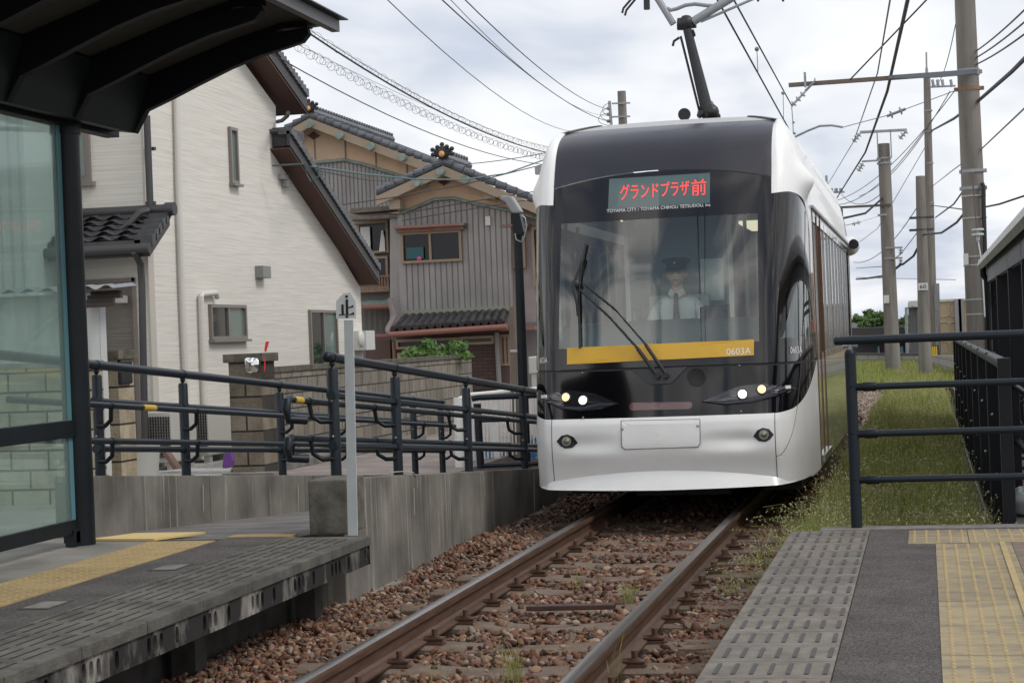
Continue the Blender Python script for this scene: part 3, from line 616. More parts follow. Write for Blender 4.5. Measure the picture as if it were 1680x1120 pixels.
def sleeper(y, label):
    t = empty('sleeper', (XC, y, -.2), label, 'sleeper', 'concrete sleepers under the rails')
    def top(u, v):
        x = -1.0+2*u; zc = -.145-.026*math.exp(-(x/.33)**2)
        yy, zz = [(-.125, -.30), (-.115, zc-.012), (-.095, zc), (.095, zc), (.115, zc-.012), (.125, -.30)][int(round(v*5))]
        return (XC+x, y+yy, zz)
    m = MB(); m.grid(top, 24, 5); m.build('concrete_beam', slm, t, smooth=1)
    for xr in RX:
        for sg in (1, -1):
            x = xr+sg*.095; m = MB(); m.tube([(x-sg*.055, y, -.118), (x-sg*.01, y, -.112), (x+sg*.04, y, -.128), (x+sg*.055, y, -.142)], .011, 6)
            m.box(x-.05, x+.05, y-.035, y+.035, -.124, -.114); m.box(x-.045, x+.052, y-.042, y+.042, -.145, -.130); c_ = m.build('rail_clip', rust, t)
            m = MB(); m.tube([(x, y, -.125), (x, y, -.070)], .017, 6); m.tube([(x, y, -.115), (x, y, -.108)], .028, 10); m.build('bolt', rust, c_)
    return t
ordn = ['nearest', 'second', 'third', 'fourth', 'fifth', 'sixth', 'seventh', 'eighth', 'ninth', 'tenth', 'eleventh', 'twelfth', 'thirteenth', 'fourteenth', 'fifteenth', 'sixteenth']
sl0 = None; k = 0
for y in Ys:
    if y < 5.6 or y > 15.4: continue
    lab = '%s concrete sleeper from the camera, rusty clips bolting both rails' % ordn[k] if k < len(ordn) else 'sleeper'
    k += 1
    if sl0 is None: sl0 = sleeper(y, lab)
    else: copy_tree(sl0, (XC, y, -.2), lab)
b = MB(); p0 = at(865, 1001, z=-.125); p1 = at(1009, 998, z=-.125); d = (p1-p0); b.prism([p0+Vector((0, -.03, 0)), p1+Vector((0, -.03, 0)), p1+Vector((0, .045, 0)), p0+Vector((0, .045, 0))], (0, 0, .028))
fb = tag(b.build('steel_bar', mat('maroon_steel', (.065, .030, .028), .5, .3, (.09, .045, .04), 12), bevel=.005), 'reddish brown flat steel bar lying across the ballast between the rails', 'steel bar')
for t in (.12, .42, .75):
    m = MB(); q = p0.lerp(p1, t)+Vector((0, .012, .029)); m.tube([q, q+Vector((0, 0, .0015))], .010, 10); m.build('bolt_hole', blackp, fb)
# ================================================================ BALLAST
def ico():
    bm = bmesh.new(); bmesh.ops.create_icosphere(bm, subdivisions=2, radius=1); vs = [v.co.copy() for v in bm.verts]; fs = [tuple(v.index for v in f.verts) for f in bm.faces]; bm.free(); return vs, fs
import numpy as np
rng = np.random.default_rng(5)
iv, ifc = ico(); ivn = np.array([tuple(v) for v in iv]); ifn = np.array(ifc)
VAR = []
for k in range(14):
    off = Vector((k*7.3, 0, 0)); rad = np.array([1+.42*noise.noise(v*1.15+off)+.10*noise.noise(v*2.6+off) for v in iv]); q = ivn*rad[:, None]
    for _ in range(8 if k % 3 else 3):
        nrm = rng.normal(size=3); nrm /= np.linalg.norm(nrm); d_ = rng.uniform(.52, .78); dd = q@nrm; m_ = dd > d_; q[m_] -= np.outer((dd[m_]-d_)*.9, nrm)
    VAR.append(q)
def stones(pts, sizes, name, m, smooth=True):
    vs = []; fs = []; nv = len(ivn)
    for i, (p, s_) in enumerate(zip(pts, sizes)):
        a = rng.normal(size=4); a /= np.linalg.norm(a); w_, x, y, z = a
        Rm = np.array([[1-2*(y*y+z*z), 2*(x*y-z*w_), 2*(x*z+y*w_)], [2*(x*y+z*w_), 1-2*(x*x+z*z), 2*(y*z-x*w_)], [2*(x*z-y*w_), 2*(y*z+x*w_), 1-2*(x*x+y*y)]])
        sc = s_*np.array([rng.uniform(1.0, 1.45), rng.uniform(.75, 1.05), rng.uniform(.5, .8)]); q = VAR[rng.integers(len(VAR))]*sc
        tilt = rng.normal(size=3)*.35; q = q@Rm.T if rng.random() < .35 else q@np.array([[math.cos(w_*3), -math.sin(w_*3), 0], [math.sin(w_*3), math.cos(w_*3), 0], [tilt[0], tilt[1], 1]]).T
        vs.append(q+np.array(p)); fs.append(ifn+i*nv)
    vs = np.concatenate(vs); fs = np.concatenate(fs); me = bpy.data.meshes.new(name)
    me.vertices.add(len(vs)); me.vertices.foreach_set('co', vs.ravel()); me.loops.add(fs.size); me.loops.foreach_set('vertex_index', fs.ravel().astype(np.int32)); me.polygons.add(len(fs))
    me.polygons.foreach_set('loop_start', np.arange(0, fs.size, 3, dtype=np.int32)); me.polygons.foreach_set('loop_total', np.full(len(fs), 3, dtype=np.int32)); me.update(calc_edges=True); me.validate()
    if smooth: me.shade_smooth()
    me.materials.append(m); o = bpy.data.objects.new(name, me); COL.objects.link(o); return o
pts = []; szs = []
def sleepzone(y): return min(abs(y-s) for s in Ys)
n_ = 0
def surfz(x, y):
    z = -.175
    if x < -2.75: z = -.19+.035*math.exp(-((x+3.35)/.3)**2)+.02*math.sin(y*1.3+x)
    return z
for _ in range(95000):
    y = rng.uniform(5.6, 19.5); x = rng.uniform(-3.55, -.70)
    if y > 14.5 and rng.random() < .45: continue
    if rng.random() < .25 and y > 11: continue
    if any(abs(x-r) < .075 for r in RX): continue
    sd_ = sleepzone(y)
    on_sl = sd_ < .115 and -3.0 < x < -1.06
    if on_sl:
        mid = -2.35 < x < -1.72
        if rng.random() > (.14 if -3.0 < x < -2.72 or x > -1.35 else .03): continue
        z = -.150
    else: z = surfz(x, y)+rng.uniform(-.035, .012)
    s_ = rng.uniform(.010, .025)*(1.35 if rng.random() < .12 else 1)
    if x > -2.7 and x < -1.35 : s_ *= 1.0
    pts.append((x, y, z)); szs.append(s_); n_ += 1
    if n_ > 44000: break
stm = mat('ballast_stone', (1, 1, 1), .72, 0, None, island=[(.165, .075, .045), (.060, .028, .020), (.22, .115, .066), (.105, .046, .030), (.27, .165, .098), (.08, .055, .045), (.185, .080, .047), (.36, .27, .19), (.14, .125, .11), (.145, .058, .036)], bump=.03, bscale=55, spec=.3)
tag(stones(pts, szs, 'ballast', stm), 'reddish brown ballast stones filling the track between rails and platforms', 'ballast', kind='stuff')
pts = []; szs = []
for _ in range(9000):
    y = rng.uniform(19.5, 46); x = rng.uniform(-1.0, -.38) if y < 30 else rng.uniform(-3.6, -.42); pts.append((x, y, -.14+rng.uniform(-.02, .01))); szs.append(rng.uniform(.03, .05))
tag(stones(pts, szs, 'far_ballast', mat('far_stone', (1, 1, 1), .85, island=[(.22, .17, .13), (.33, .26, .21), (.17, .12, .09), (.40, .33, .27)])), 'pale brown ballast shoulder running along the side of the tram', 'ballast', kind='stuff')
# ================================================================ RIGHT PLATFORM
PZ = .29
rp_ = empty('platform', (1.2, 5, -.3), 'grey platform with yellow tactile strip in the right foreground', 'platform'); rp_['kind'] = 'structure'
b = MB(); b.box(-.715, 3.2, -2, 10.04, -.3, PZ-.012); b.build('platform_body', concp, rp_)
b = MB(); b.box(-.325, 3.2, -2, 10.04, PZ-.010, PZ-.001); b.build('asphalt_surface', asphfine, rp_)
pav = mat('paving_block', (.125, .110, .094), .9, 0, (.205, .183, .158), 9, island=[(.78, .78, .78), (1.08, 1.08, 1.08), (.9, .9, .9), (1.15, 1.12, 1.08)], bump=.06, bscale=120, detail=10)
b = MB(); y = -2
while y < 10.0:
    b.box(-.75, -.330, y+.0025, min(y+.2975, 10.04), PZ-.07, PZ+.001); y += .3
b.build('edge_blocks', pav, rp_, bevel=.004)
b = MB(); y = 5.2-.0
while y < 10.0:
    for i in range(7):
        x = -.72+.0585*i+.012; b.box(x, x+.013, y+.06, min(y+.24, 10.02), PZ, PZ+.005)
    y += .3
b.build('grip_bars', mat('grip_bar', (.06, .058, .058), .7, 0, (.12, .075, .06), 2.2, lo=.5, hi=.7), rp_)
b = MB(); b.box(-.75, -.33, 5.1, 10.04, PZ+.0012, PZ+.002) if False else None
yt = mat('yellow_tactile_tile', (.33, .265, .155), .85, 0, (.155, .135, .105), 6, (1, 2.0, 1), .42, .74, .05, 120, island=[(.82, .82, .82), (1.05, 1.05, 1.05), (.93, .93, .93)])
yd = mat('yellow_dot', (.44, .32, .15), .8, 0, (.34, .26, .13), 8)
b = MB(); y = -2.2
while y < 9.3:
    b.box(.012, .375, y+.003, min(y+.597, 9.335), PZ-.02, PZ+.002); y += .6
y = 9.345
for j in range(2):
    for i in range(4): b.box(-.125+.3*i+.002, -.125+.3*i+.298, y+.3*j+.002, y+.3*j+.298, PZ-.02, PZ+.0025)
b.build('tactile_tiles', yt, rp_)
b = MB()
def dot(x, y, rx=.010, ry=.010, h=.005):
    vs = [(x, y, PZ+.002+h)]
    for k in range(8): t = math.pi*k/4; vs.append((x+rx*.6*math.cos(t), y+ry*.6*math.sin(t), PZ+.002+h*.85))
    for k in range(8): t = math.pi*k/4; vs.append((x+rx*math.cos(t), y+ry*math.sin(t), PZ+.001))
    fs = [(0, 1+k, 1+(k+1) % 8) for k in range(8)]+[(1+k, 9+k, 9+(k+1) % 8, 1+(k+1) % 8) for k in range(8)]; b.add(vs, fs)
for i in range(5):
    y = 5.2
    while y < 9.32: dot(.048+.0575*i, y); y += .06
for i in range(20):
    if i % 5 == 4 and False: continue
    for j in range(10): dot(-.125+.03+.06*i, 9.345+.03+.06*j)
b.box(.318, .345, 5, 9.33, PZ, PZ+.008)
b.build('tactile_bumps', yd, rp_)
b = MB(); b.box(.378, .50, -2, 9.335, PZ-.02, PZ+.0015); b.build('brown_tile_strip', mat('brown_tile', (.14, .10, .08), .85, 0, (.20, .16, .12), 12), rp_)
b = MB(); b.box(.503, 1.3, -2, 9.335, PZ-.02, PZ+.0012); b.build('dark_paving', mat('dark_paving', (.035, .038, .044), .85), rp_)
b = MB(); b.box(-.60, 3.2, 10.045, 10.20, -.3, PZ+.003); b.build('end_kerb', mat('kerb_concrete', (.14, .125, .115), .92, 0, (.22, .20, .185), 12), rp_, bevel=.008)
# railing at the platform end
rr = empty('platform_railing', (-.40, 10.13, PZ), 'dark grey four bar railing closing the end of the right platform', 'railing', None)
YR = 10.13
b = MB(); b.tube([(-.402, YR, PZ), (-.402, YR, 1.245)], .0305, 20); b.tube([(-.402, YR, 1.245), (-.402, YR, 1.262)], [.0305, .022], 20); b.build('post', navy, rr, smooth=1)
b = MB(); b.tube([(-.402, YR, 1.26), (-.402, YR, 1.29)], .014, 12); b.tube([(-.44, YR, 1.283), (-.36, YR, 1.283)], .012, 8); b.build('saddle', galv, rr, smooth=1)
b = MB(); b.tube([(-.478, YR, 1.312), (1.9, YR, 1.312)], .0235, 18); b.ball((-.478, YR, 1.312), (.010, .0235, .0235), 12, 8); b.tube([(-.41, YR, 1.312), (-.36, YR, 1.312)], .0255, 18); b.build('top_rail', navy, rr, smooth=1)
for z in (1.058, .802, .552):
    b = MB(); b.tube([(-.30, YR, z), (1.9, YR, z)], .0185, 16); b.build('bar', navy, rr, smooth=1)
    b = MB(); b.tube([(-.385, YR, z), (-.345, YR, z), (-.335, YR, z), (-.275, YR, z), (-.268, YR, z)], [.0215, .0215, .0255, .0255, .020], 16); b.ball((-.402, YR-.03, z+.006), .007, 8, 6); b.build('socket', navyd, rr, smooth=1)
b = MB(); b.tube([(1.2, YR, PZ), (1.2, YR, 1.26)], .03, 16); b.build('post', navy, rr, smooth=1)
# ================================================================ LEFT PLATFORM
lp = empty('platform', (-5, 5, -.3), 'left platform with yellow tactile strip and hollow stained edge slab', 'platform'); lp['kind'] = 'structure'
XE = -3.165
b = MB(); b.box(-9, -3.62, -2, 10.12, -.3, PZ-.03); b.build('platform_body', mat('dark_concrete', (.035, .032, .03), .95, 0, (.09, .08, .07), 5), lp)  # body and legs in a much darker concrete tone
b = MB(); b.box(-9, -4.487, -2, 10.30, PZ-.03, PZ-.002); b.build('concrete_surface', mat('pale_platform_concrete', (.16, .15, .13), .9, 0, (.27, .25, .22), 2, bump=.05, bscale=100), lp)
b = MB(); b.box(-4.073, -3.70, -2, 10.15, PZ-.03, PZ-.0015); b.build('asphalt_surface', asphfine, lp)
b = MB(); y = -2.0
ytl = mat('ochre_tactile_tile', (.40, .285, .125), .85, 0, (.30, .215, .10), 7, island=[(.85, .85, .85), (1.06, 1.06, 1.06), (.95, .95, .95)], bump=.05, bscale=90)
while y < 10.0: b.box(-4.485, -4.075, y+.003, min(y+.397, 10.42), PZ-.03, PZ+.003); y += .4
for i in range(1): b.box(-4.07+.15*i*2, -4.07+.3*i+.397, 10.16, 10.30, PZ-.03, PZ+.003)
b.build('tactile_tiles', ytl, lp)
b = MB(); b.prism([(-4.92, 10.10, PZ), (-4.48, 10.05, PZ), (-4.30, 10.40, PZ), (-4.76, 10.40, PZ)], (0, 0, .012)); b.build('bright_tactile_mat', mat('bright_yellow_rubber', (.62, .46, .19), .8), lp)
b = MB(); PZo = PZ
for i in range(6):
    y = 6.4
    while y < 10.0: dot(-4.445+.066*i, y, .014, .017, .005); y += .0667
b.build('tactile_bumps', mat('ochre_bump', (.36, .25, .11), .85), lp)
# edge slabs with grooves
b = MB(); y = -2.0
while y < 10.05:
    y1 = min(y+.598, 10.12); b.box(-3.70, -3.225, y+.002, y1, PZ-.05, PZ); b.box(-3.224, XE, y+.002, y1, PZ-.05, PZ+.004); y += .6
b.build('edge_slabs', mat('weathered_paving', (.065, .061, .053), .9, 0, (.145, .136, .118), 6, island=[(.8, .8, .8), (1.1, 1.1, 1.1), (.92, .92, .92), (1.2, 1.18, 1.12)], bump=.08, bscale=110, detail=10), lp, bevel=.006)
b = MB(); y = 4.6; j = 0
while y < 10.0:
    for i in range(7):
        x = -3.665+.066*i; b.box(x, x+.010, y+.03+.02*(i % 2), min(y+.27+.02*(i % 2), 10.1), PZ+.0002, PZ+.0016)
    y += .3
b.build('groove_strips', mat('groove_dark', (.018, .017, .015), .95), lp)  # grooves drawn as flat near-black strips on the slabs
# side face with oval openings
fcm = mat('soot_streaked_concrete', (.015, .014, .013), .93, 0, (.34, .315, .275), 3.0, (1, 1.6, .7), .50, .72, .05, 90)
b = MB(); hb = MB(); XF = XE-.012; zt, zb = PZ-.05, .13
def cell(y0, y1, hole=True):
    if not hole: b.add([(XF, y0, zb), (XF, y1, zb), (XF, y1, zt), (XF, y0, zt)], [(0, 1, 2, 3)]); return
    n = 20; cy, cz, ry, rz = (y0+y1)/2, (zt+zb)/2-.002, .019, .038; o = []; i_ = []
    for k in range(n):
        t = 2*math.pi*k/n; c_, s_ = math.cos(t), math.sin(t); m_ = min((y1-y0)/2/abs(c_) if abs(c_) > 1e-6 else 9, (zt-zb)/2/abs(s_) if abs(s_) > 1e-6 else 9)
        o.append((XF, cy+c_*m_, (zt+zb)/2+s_*m_)); e_ = .8; i_.append((XF, cy+ry*math.copysign(abs(c_)**.8, c_), cz+rz*math.copysign(abs(s_)**.7, s_)))
    # corners
    for q in range(4):
        k = [2, 7, 12, 17][q]; o[k] = (XF, [y1, y0, y0, y1][q], [zt, zt, zb, zb][q]) if True else 0
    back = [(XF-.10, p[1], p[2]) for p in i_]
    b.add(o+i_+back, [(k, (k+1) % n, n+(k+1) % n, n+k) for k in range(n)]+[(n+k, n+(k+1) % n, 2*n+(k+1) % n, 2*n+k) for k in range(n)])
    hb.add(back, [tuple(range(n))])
y = 4.6; w4 = .055
while y < 10.0:
    for k, wd in enumerate([.064, .064, .064, .10, .064, .122, .122]):
        if y+wd > 10.12: wd = 10.12-y
        if wd > .002: cell(y, y+wd, k in (0, 1, 2, 4) and wd > .05)
        y += wd
b.add([(XF, y, zb), (XF, 10.12, zb), (XF, 10.12, zt), (XF, y, zt)], [(0, 1, 2, 3)]) if y < 10.12 else None
b.box(-3.60, XF, 10.09, 10.12, zb, zt); b.box(-3.60, XF-.11, 4, 10.09, zb, zb+.01)
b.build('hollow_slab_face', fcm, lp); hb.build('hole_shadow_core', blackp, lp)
for y in (6.2, 8.2, 9.95):
    m = MB(); m.box(-3.56, -3.44, y-.07, y+.07, -.3, .135); m.build('support_leg', MATS['dark_concrete'], lp)
for px, py in ((280, 930), (75, 992)):
    p = at(px, py, z=PZ); m = MB(); m.box(p.x-.06, p.x+.06, p.y-.10, p.y+.10, PZ-.01, PZ+.003); m.build('inspection_plate', concp, lp)
    m = MB(); m.box(p.x-.075, p.x+.075, p.y-.13, p.y+.13, PZ-.01, PZ+.0012); m.build('plate_rim', mat('dark_rim', (.05, .04, .038), .9), lp)
# ================================================================ RAMP, WALLS
b = MB(); b.prism([(-5.2, 10.12, PZ-.003), (-5.2, 10.12, -.4), (-5.2, 20, -.4), (-5.2, 20, -.25), (-5.2, 16.5, -.10)], (1.54, 0, 0)); tag(b.build('ramp', mat('ramp_asphalt', (.15, .14, .135), .95, 0, (.23, .215, .205), 3, bump=.1, bscale=150)), kind='structure')
def weep(t, tcn, cur):
    n = t.nodes.new; l = t.links.new
    def nz(sc, st, a, c, det=8):
        m_ = n('ShaderNodeMapping'); m_.inputs['Scale'].default_value = st; l(tcn.outputs['Object'], m_.inputs[0]); q = n('ShaderNodeTexNoise'); q.inputs['Scale'].default_value = sc; q.inputs['Detail'].default_value = det; l(m_.outputs[0], q.inputs['Vector'])
        r = n('ShaderNodeValToRGB'); r.color_ramp.elements[0].position = a; r.color_ramp.elements[1].position = c; l(q.outputs['Fac'], r.inputs[0]); return r.outputs[0]
    m1 = n('ShaderNodeMix'); m1.data_type = 'RGBA'; l(nz(2.2, (1, 1, 1), .3, .7, 12), m1.inputs['Factor']); m1.inputs['A'].default_value = (.095, .086, .075, 1); m1.inputs['B'].default_value = (.235, .217, .188, 1)
    m2 = n('ShaderNodeMix'); m2.data_type = 'RGBA'; mu = n('ShaderNodeMath'); mu.operation = 'MULTIPLY'; l(nz(1, (26, 26, 1.1), .56, .74, 5), mu.inputs[0]); l(nz(1.6, (1, 1, 1), .42, .62), mu.inputs[1]); l(mu.outputs[0], m2.inputs['Factor']); l(m1.outputs['Result'], m2.inputs['A']); m2.inputs['B'].default_value = (.40, .375, .33, 1)
    m3 = n('ShaderNodeMix'); m3.data_type = 'RGBA'; l(nz(1, (9, 9, .5), .60, .80, 6), m3.inputs['Factor']); l(m2.outputs['Result'], m3.inputs['A']); m3.inputs['B'].default_value = (.05, .046, .04, 1); return m3.outputs['Result']
wallm = mat('weeping_concrete', (.085, .077, .067), .92, 0, (.30, .275, .24), 2.6, (2.0, 2.0, .35), .32, .72, .05, 40, detail=15, extra=weep)
b = MB(); wt = lambda y: .568-.0664*(y-10.93)
for i in range(10):
    y0 = 10.58+1.95*i; y1 = y0+1.94; b.prism([(-3.48, y0, -.35), (-3.48, y1, -.35), (-3.48, y1, wt(y1)), (-3.48, y0, wt(y0))], (-.18, 0, 0))
w1 = tag(b.build('concrete_wall', wallm, bevel=.006), 'stained concrete ramp wall beside the track, white drips down its face', 'wall')
m = MB(); m.box(-3.478, -3.40, 11, 30, -.3, -.165); m.build('footing', conc, w1)
effl = mat('lime_stain', (.42, .40, .36), .95)
for px, pts_ in ((684, [(640, 774.5), (660, 773), (678, 775), (684, 782), (684.5, 800)]), (794, [(792, 775), (794, 800), (795, 812)]), (679, [(679, 800), (680, 845)]), (876, [(876, 775), (877, 838)])):
    m = MB(); q = [at(a, c, X=-3.475) for a, c in pts_]; m.tube(q, [.0045, .003]*(len(q)//2)+[.003]*(len(q) % 2), 6); m.build('lime_deposit', effl, w1)
b = MB(); wt2 = lambda y: .645-.0800*(y-10.6)
for i in range(5):
    y0 = 10.55+2.1*i; y1 = y0+2.09; b.prism([(-5.18, y0, -.35), (-5.18, y1, -.35), (-5.18, y1, wt2(y1)), (-5.18, y0, wt2(y0))], (-.18, 0, 0))
w2 = tag(b.build('concrete_wall', wallm, bevel=.006), 'stained low concrete wall behind the ramp, near the shelter column', 'wall')
for x_ in (333, 489):
    m = MB(); q = [at(x_-6, 783, X=-5.165), at(x_, 795, X=-5.165), at(x_+1, 838, X=-5.165)]; m.tube(q[1:], [.005, .003], 6); m.build('lime_deposit', effl, w2)
b = MB(); b.box(-3.575, -3.335, 10.22, 10.57, PZ, .612); tag(b.build('concrete_block', mat('mossy_concrete', (.07, .063, .05), .95, 0, (.17, .155, .13), 7, bump=.06, bscale=60), bevel=.012), 'square dark concrete block standing on the platform end behind the stop post', 'concrete block')
# stop sign
st = empty('stop_post', (-3.315, 10.1, PZ), 'white flat post with pointed plate lettered 止 at the platform end', 'sign')
sgm = mat('sign_white', (.50, .52, .53), .5, 0, (.42, .44, .45), 5)
YS = 10.10
def onp(px, py, dy=0): p = at(px, py, Y=YS); p.y += dy; return p
b = MB(); b.prism([onp(571, 878), onp(586.5, 878), onp(579, 525), onp(564.5, 525)], (0, .012, 0)); b.build('post', sgm, st)
b = MB(); b.prism([onp(552, 523), onp(584.5, 522), onp(584, 494), onp(575.5, 480), onp(564, 481), onp(552, 494)], (0, -.004, 0)); b.build('plate', mat('plate_white', (.62, .63, .64), .4), st)
inkb = mat('ink_black', (.01, .01, .01), .6); m = MB()
for pl in ([(567.6, 491), (571.8, 491), (572.2, 515.8), (568.2, 516)], [(560.6, 499.5), (564.4, 499.2), (565, 516), (561.2, 516.2)], [(572, 503.2), (576, 502.8), (580, 500), (580.5, 504), (577, 505), (572, 505.2)], [(557, 515.6), (576, 514.8), (581, 511.5), (582, 516.2), (557, 517.4)]): m.prism([onp(*q_, -.0045) for q_ in pl], (0, -.002, 0))
m.build('stop_character', inkb, st)
for x_, y_ in ((569.5, 486.5), (570, 519.5)):
    m = MB(); p = onp(x_, y_, -.006); m.tube([p, p+Vector((0, -.004, 0))], .0085, 10); m.build('bolt', blackp, st)
# ================================================================ RAILINGS
def post(t, x, y, z0, z1, r=.034):
    m = MB(); m.tube([(x, y, z0), (x, y, z1), (x, y, z1+.012)], [r, r, r*.8], 16); m.tube([(x, y, z1), (x, y, z1+.05)], .012, 8); m.ball((x, y, z1+.035), .020, 10, 6)
    p = m.build('post', navy, t, smooth=1)
    m = MB()
    for zz in (z0+.27, z0+.49): m.ball((x, y-r, zz), .009, 8, 6)
    m.build('rivet', steel, p, smooth=2)
    m = MB(); m.tube([(x, y, z0), (x, y, z0+.012)], .055, 14)
    m.build('base_collar', navyd, p)
def railing(X, posts, topz, wallz, side, label, yend, y0):
    t = empty('ramp_railing', (X, posts[0], wallz(posts[0])), label, 'railing')
    for y in posts: post(t, X, y, wallz(y), topz(y)-.075)
    m = MB(); m.tube([(X, y0, topz(y0)), (X, yend, topz(yend))], .030, 16); m.ball((X, y0, topz(y0)), (.036, .045, .036), 12, 8)
    for y in posts: m.tube([(X, y-.014, topz(y)), (X, y+.014, topz(y))], .0335, 16)
    m.build('top_rail', navy, t, smooth=1)
    for h in (.235, .545):
        m = MB(); m.tube([(X, posts[0], topz(posts[0])-h), (X, yend, topz(yend)-h)], .022, 12)
        for y in posts: m.tube([(X, y-.05, topz(y-.05)-h), (X, y+.05, topz(y+.05)-h)], .030, 12)
        m.build('mid_rail', navy, t, smooth=1)
    for h in (.27, .50):
        Xs = X+side*.13; m = MB(); ya = posts[0]-.45 if y0 > posts[0]-.4 else y0; m.tube([(Xs, ya, topz(ya)-h), (Xs, yend, topz(yend)-h)], .021, 12)
        if y0 > posts[0]-.4: m.tube([(Xs, ya+.02, topz(ya)-h), (Xs, ya-.03, topz(ya)-h-.01), (Xs, ya-.045, topz(ya)-h-.06), (Xs, ya-.02, topz(ya)-h-.12), (X+side*.04, ya+.05, topz(ya)-h-.13)], .026, 10)
        hr = m.build('handrail', navy, t, smooth=1)
        for y in posts:
            m = MB(); zt_ = topz(y)-h; m.tube([(X, y-.02, zt_-.125), (X+side*.07, y-.05, zt_-.125), (X+side*.12, y-.07, zt_-.09), (Xs, y-.08, zt_-.01)], .015, 8); m.tube([(Xs, y-.10, topz(y-.1)-h), (Xs, y-.06, topz(y-.06)-h)], .0245, 12); m.build('bracket', navyd, hr, smooth=1)
    return t
zt1 = lambda y: 1.345-.0735*(y-11.3); fp = [11.3, 12.7, 14.8, 17.0, 19.2, 21.4]
FP = [at(px, 700, X=-3.58).y for px in (549, 651, 767, 859)]
ft = lambda y: at(545, 586, X=-3.58).z-.0722*(y-at(545, 586, X=-3.58).y)
ra = railing(-3.58, FP+[FP[-1]+2.05], ft, lambda y: wt(y)-.01, -1, 'dark grey ramp railing on the wall beside the track, near the tram', 20, FP[0]-.08)
pr = [10.83, 12.2, 14.2, 16.25, 18.15, 19.25]
rb = railing(-5.2-.07, [at(px, 700, X=-5.27).y for px in (162, 303, 461, 551, 679, 724)], lambda y: 1.342-.0700*(y-10.9), lambda y: wt2(y)-.01, 1, 'dark grey ramp railing on the rear wall, behind the white stop post', 19.7, 9.6)
for h in (.27,):
    m = MB(); y_ = 11.42; m.tube([(-5.14, y_, 1.342-.07*(y_-10.9)-h), (-5.14, y_+.20, 1.342-.07*(y_+.2-10.9)-h)], .0225, 12); m.build('yellow_tape', mat('ochre_tape', (.55, .34, .04), .5), rb, smooth=1)
m = MB(); y_ = FP[0]-.36; m.tube([(-3.71, y_, ft(y_)-.27), (-3.71, y_+.14, ft(y_+.14)-.27)], .0225, 12); m.build('yellow_tape', MATS['ochre_tape'], ra, smooth=1)
# low loop railing by the street
lr = empty('street_railing', at(787, 770, z=-.1), 'short dark tube railing at street level beside the white fence', 'railing'); YL = at(787, 768, z=-.1).y
b = MB(); q = [at(775, 654, Y=YL), at(785, 652, Y=YL), at(905, 647, Y=YL)]; b.tube(q, .035, 12); b.tube([at(783, 662, Y=YL), at(789, 768, Y=YL)], .045, 12); b.tube([at(790, 764, Y=YL), at(905, 759, Y=YL)], .028, 12); b.tube([at(784, 690, Y=YL), at(905, 686, Y=YL)], .022, 10); b.build('tube_frame', navy, lr, smooth=1)
# ================================================================ LEFT SHELTER
sh = empty('platform_shelter', (-4.88, 9.95, PZ), 'black steel platform shelter with arched ribs and glass side panels', 'shelter')
b = MB(); XC2, YC2 = -4.885, 9.93; b.tube([(XC2, YC2, PZ), (XC2, YC2, 2.80)], .082, 28); b.tube([(XC2, YC2, 2.70), (XC2, YC2, 2.80)], .09, 28); b.build('column', navyd, sh, smooth=1)
b = MB(); b.tube([(XC2, 6.0, PZ), (XC2, 6.0, 2.80)], .082, 28); b.build('column', navyd, sh, smooth=1)
shb = mat('shelter_black_paint', (.004, .005, .008), .5, spec=.25)
b = MB(); b.box(XC2-.045, XC2+.045, 2, 10.58, 2.745, 2.80); b.build('long_beam', shb, sh, bevel=.004)
b = MB(); b.prism([(-4.93, 10.5, 2.79), (-4.69, 10.5, 2.752), (-4.56, 10.5, 3.082), (-4.80, 10.5, 3.12)], (0, -8.5, 0)); b.build('gutter_beam', mat('shelter_green_black', (.008, .011, .012), .5, spec=.25), sh)
for k in range(9):
    y = 10.5-.8*k
    pl = [(lambda q_: (q_.x, q_.z))(at(a_, c_, Y=10.5)) for a_, c_ in ((227, 220), (246, 183), (287, 163), (333, 139), (383, 114), (433, 93), (475, 80), (501, 71), (512, 57), (508, 48), (450, 57), (400, 72), (350, 89), (300, 108), (253, 128))]
    m = MB(); m.prism([(x, y, z) for x, z in pl], (0, -.06, 0)); m.prism([(x, y+.02, z) for x, z in ((-4.56, 3.06), (-4.3, 3.14), (-4.0, 3.235), (-3.7, 3.31), (-3.53, 3.31), (-3.53, 3.34), (-3.7, 3.34), (-4.0, 3.265), (-4.3, 3.17), (-4.56, 3.09))], (0, -.10, 0)); m.build('rib', shb, sh)
rfm = mat('shelter_soffit', (.045, .042, .034), .7)
b = MB(); rfp = [(-5.6, 3.06), (-4.56, 3.095), (-4.3, 3.175), (-4.0, 3.27), (-3.7, 3.345), (-3.46, 3.36)]
b.prism([(x, 10.60, z) for x, z in rfp]+[(x, 10.60, z+.02) for x, z in reversed(rfp)], (0, -9, 0)); b.build('roof_soffit', rfm, sh)
b = MB(); b.prism([(-3.455, 10.66, 3.305), (-3.405, 10.66, 3.305), (-3.405, 10.66, 3.375), (-3.455, 10.66, 3.375)], (0, -9, 0)); b.prism([(x, 10.66, z-.01) for x, z in rfp]+[(x, 10.66, z+.055) for x, z in reversed(rfp)], (0, -.05, 0)); b.build('eave_fascia', mat('eave_grey', (.10, .10, .105), .5), sh)
b = MB(); b.prism([(-3.42, 10.68, 3.378), (-3.36, 10.70, 3.378), (-3.36, 10.70, 3.386), (-3.42, 10.68, 3.386)], (0, -9, 0))
for k in range(8): b.box(-3.45, -3.41, 10.30-.72*k-.05, 10.30-.72*k, 3.37, 3.41)
b.build('roof_edge_trim', black, sh)
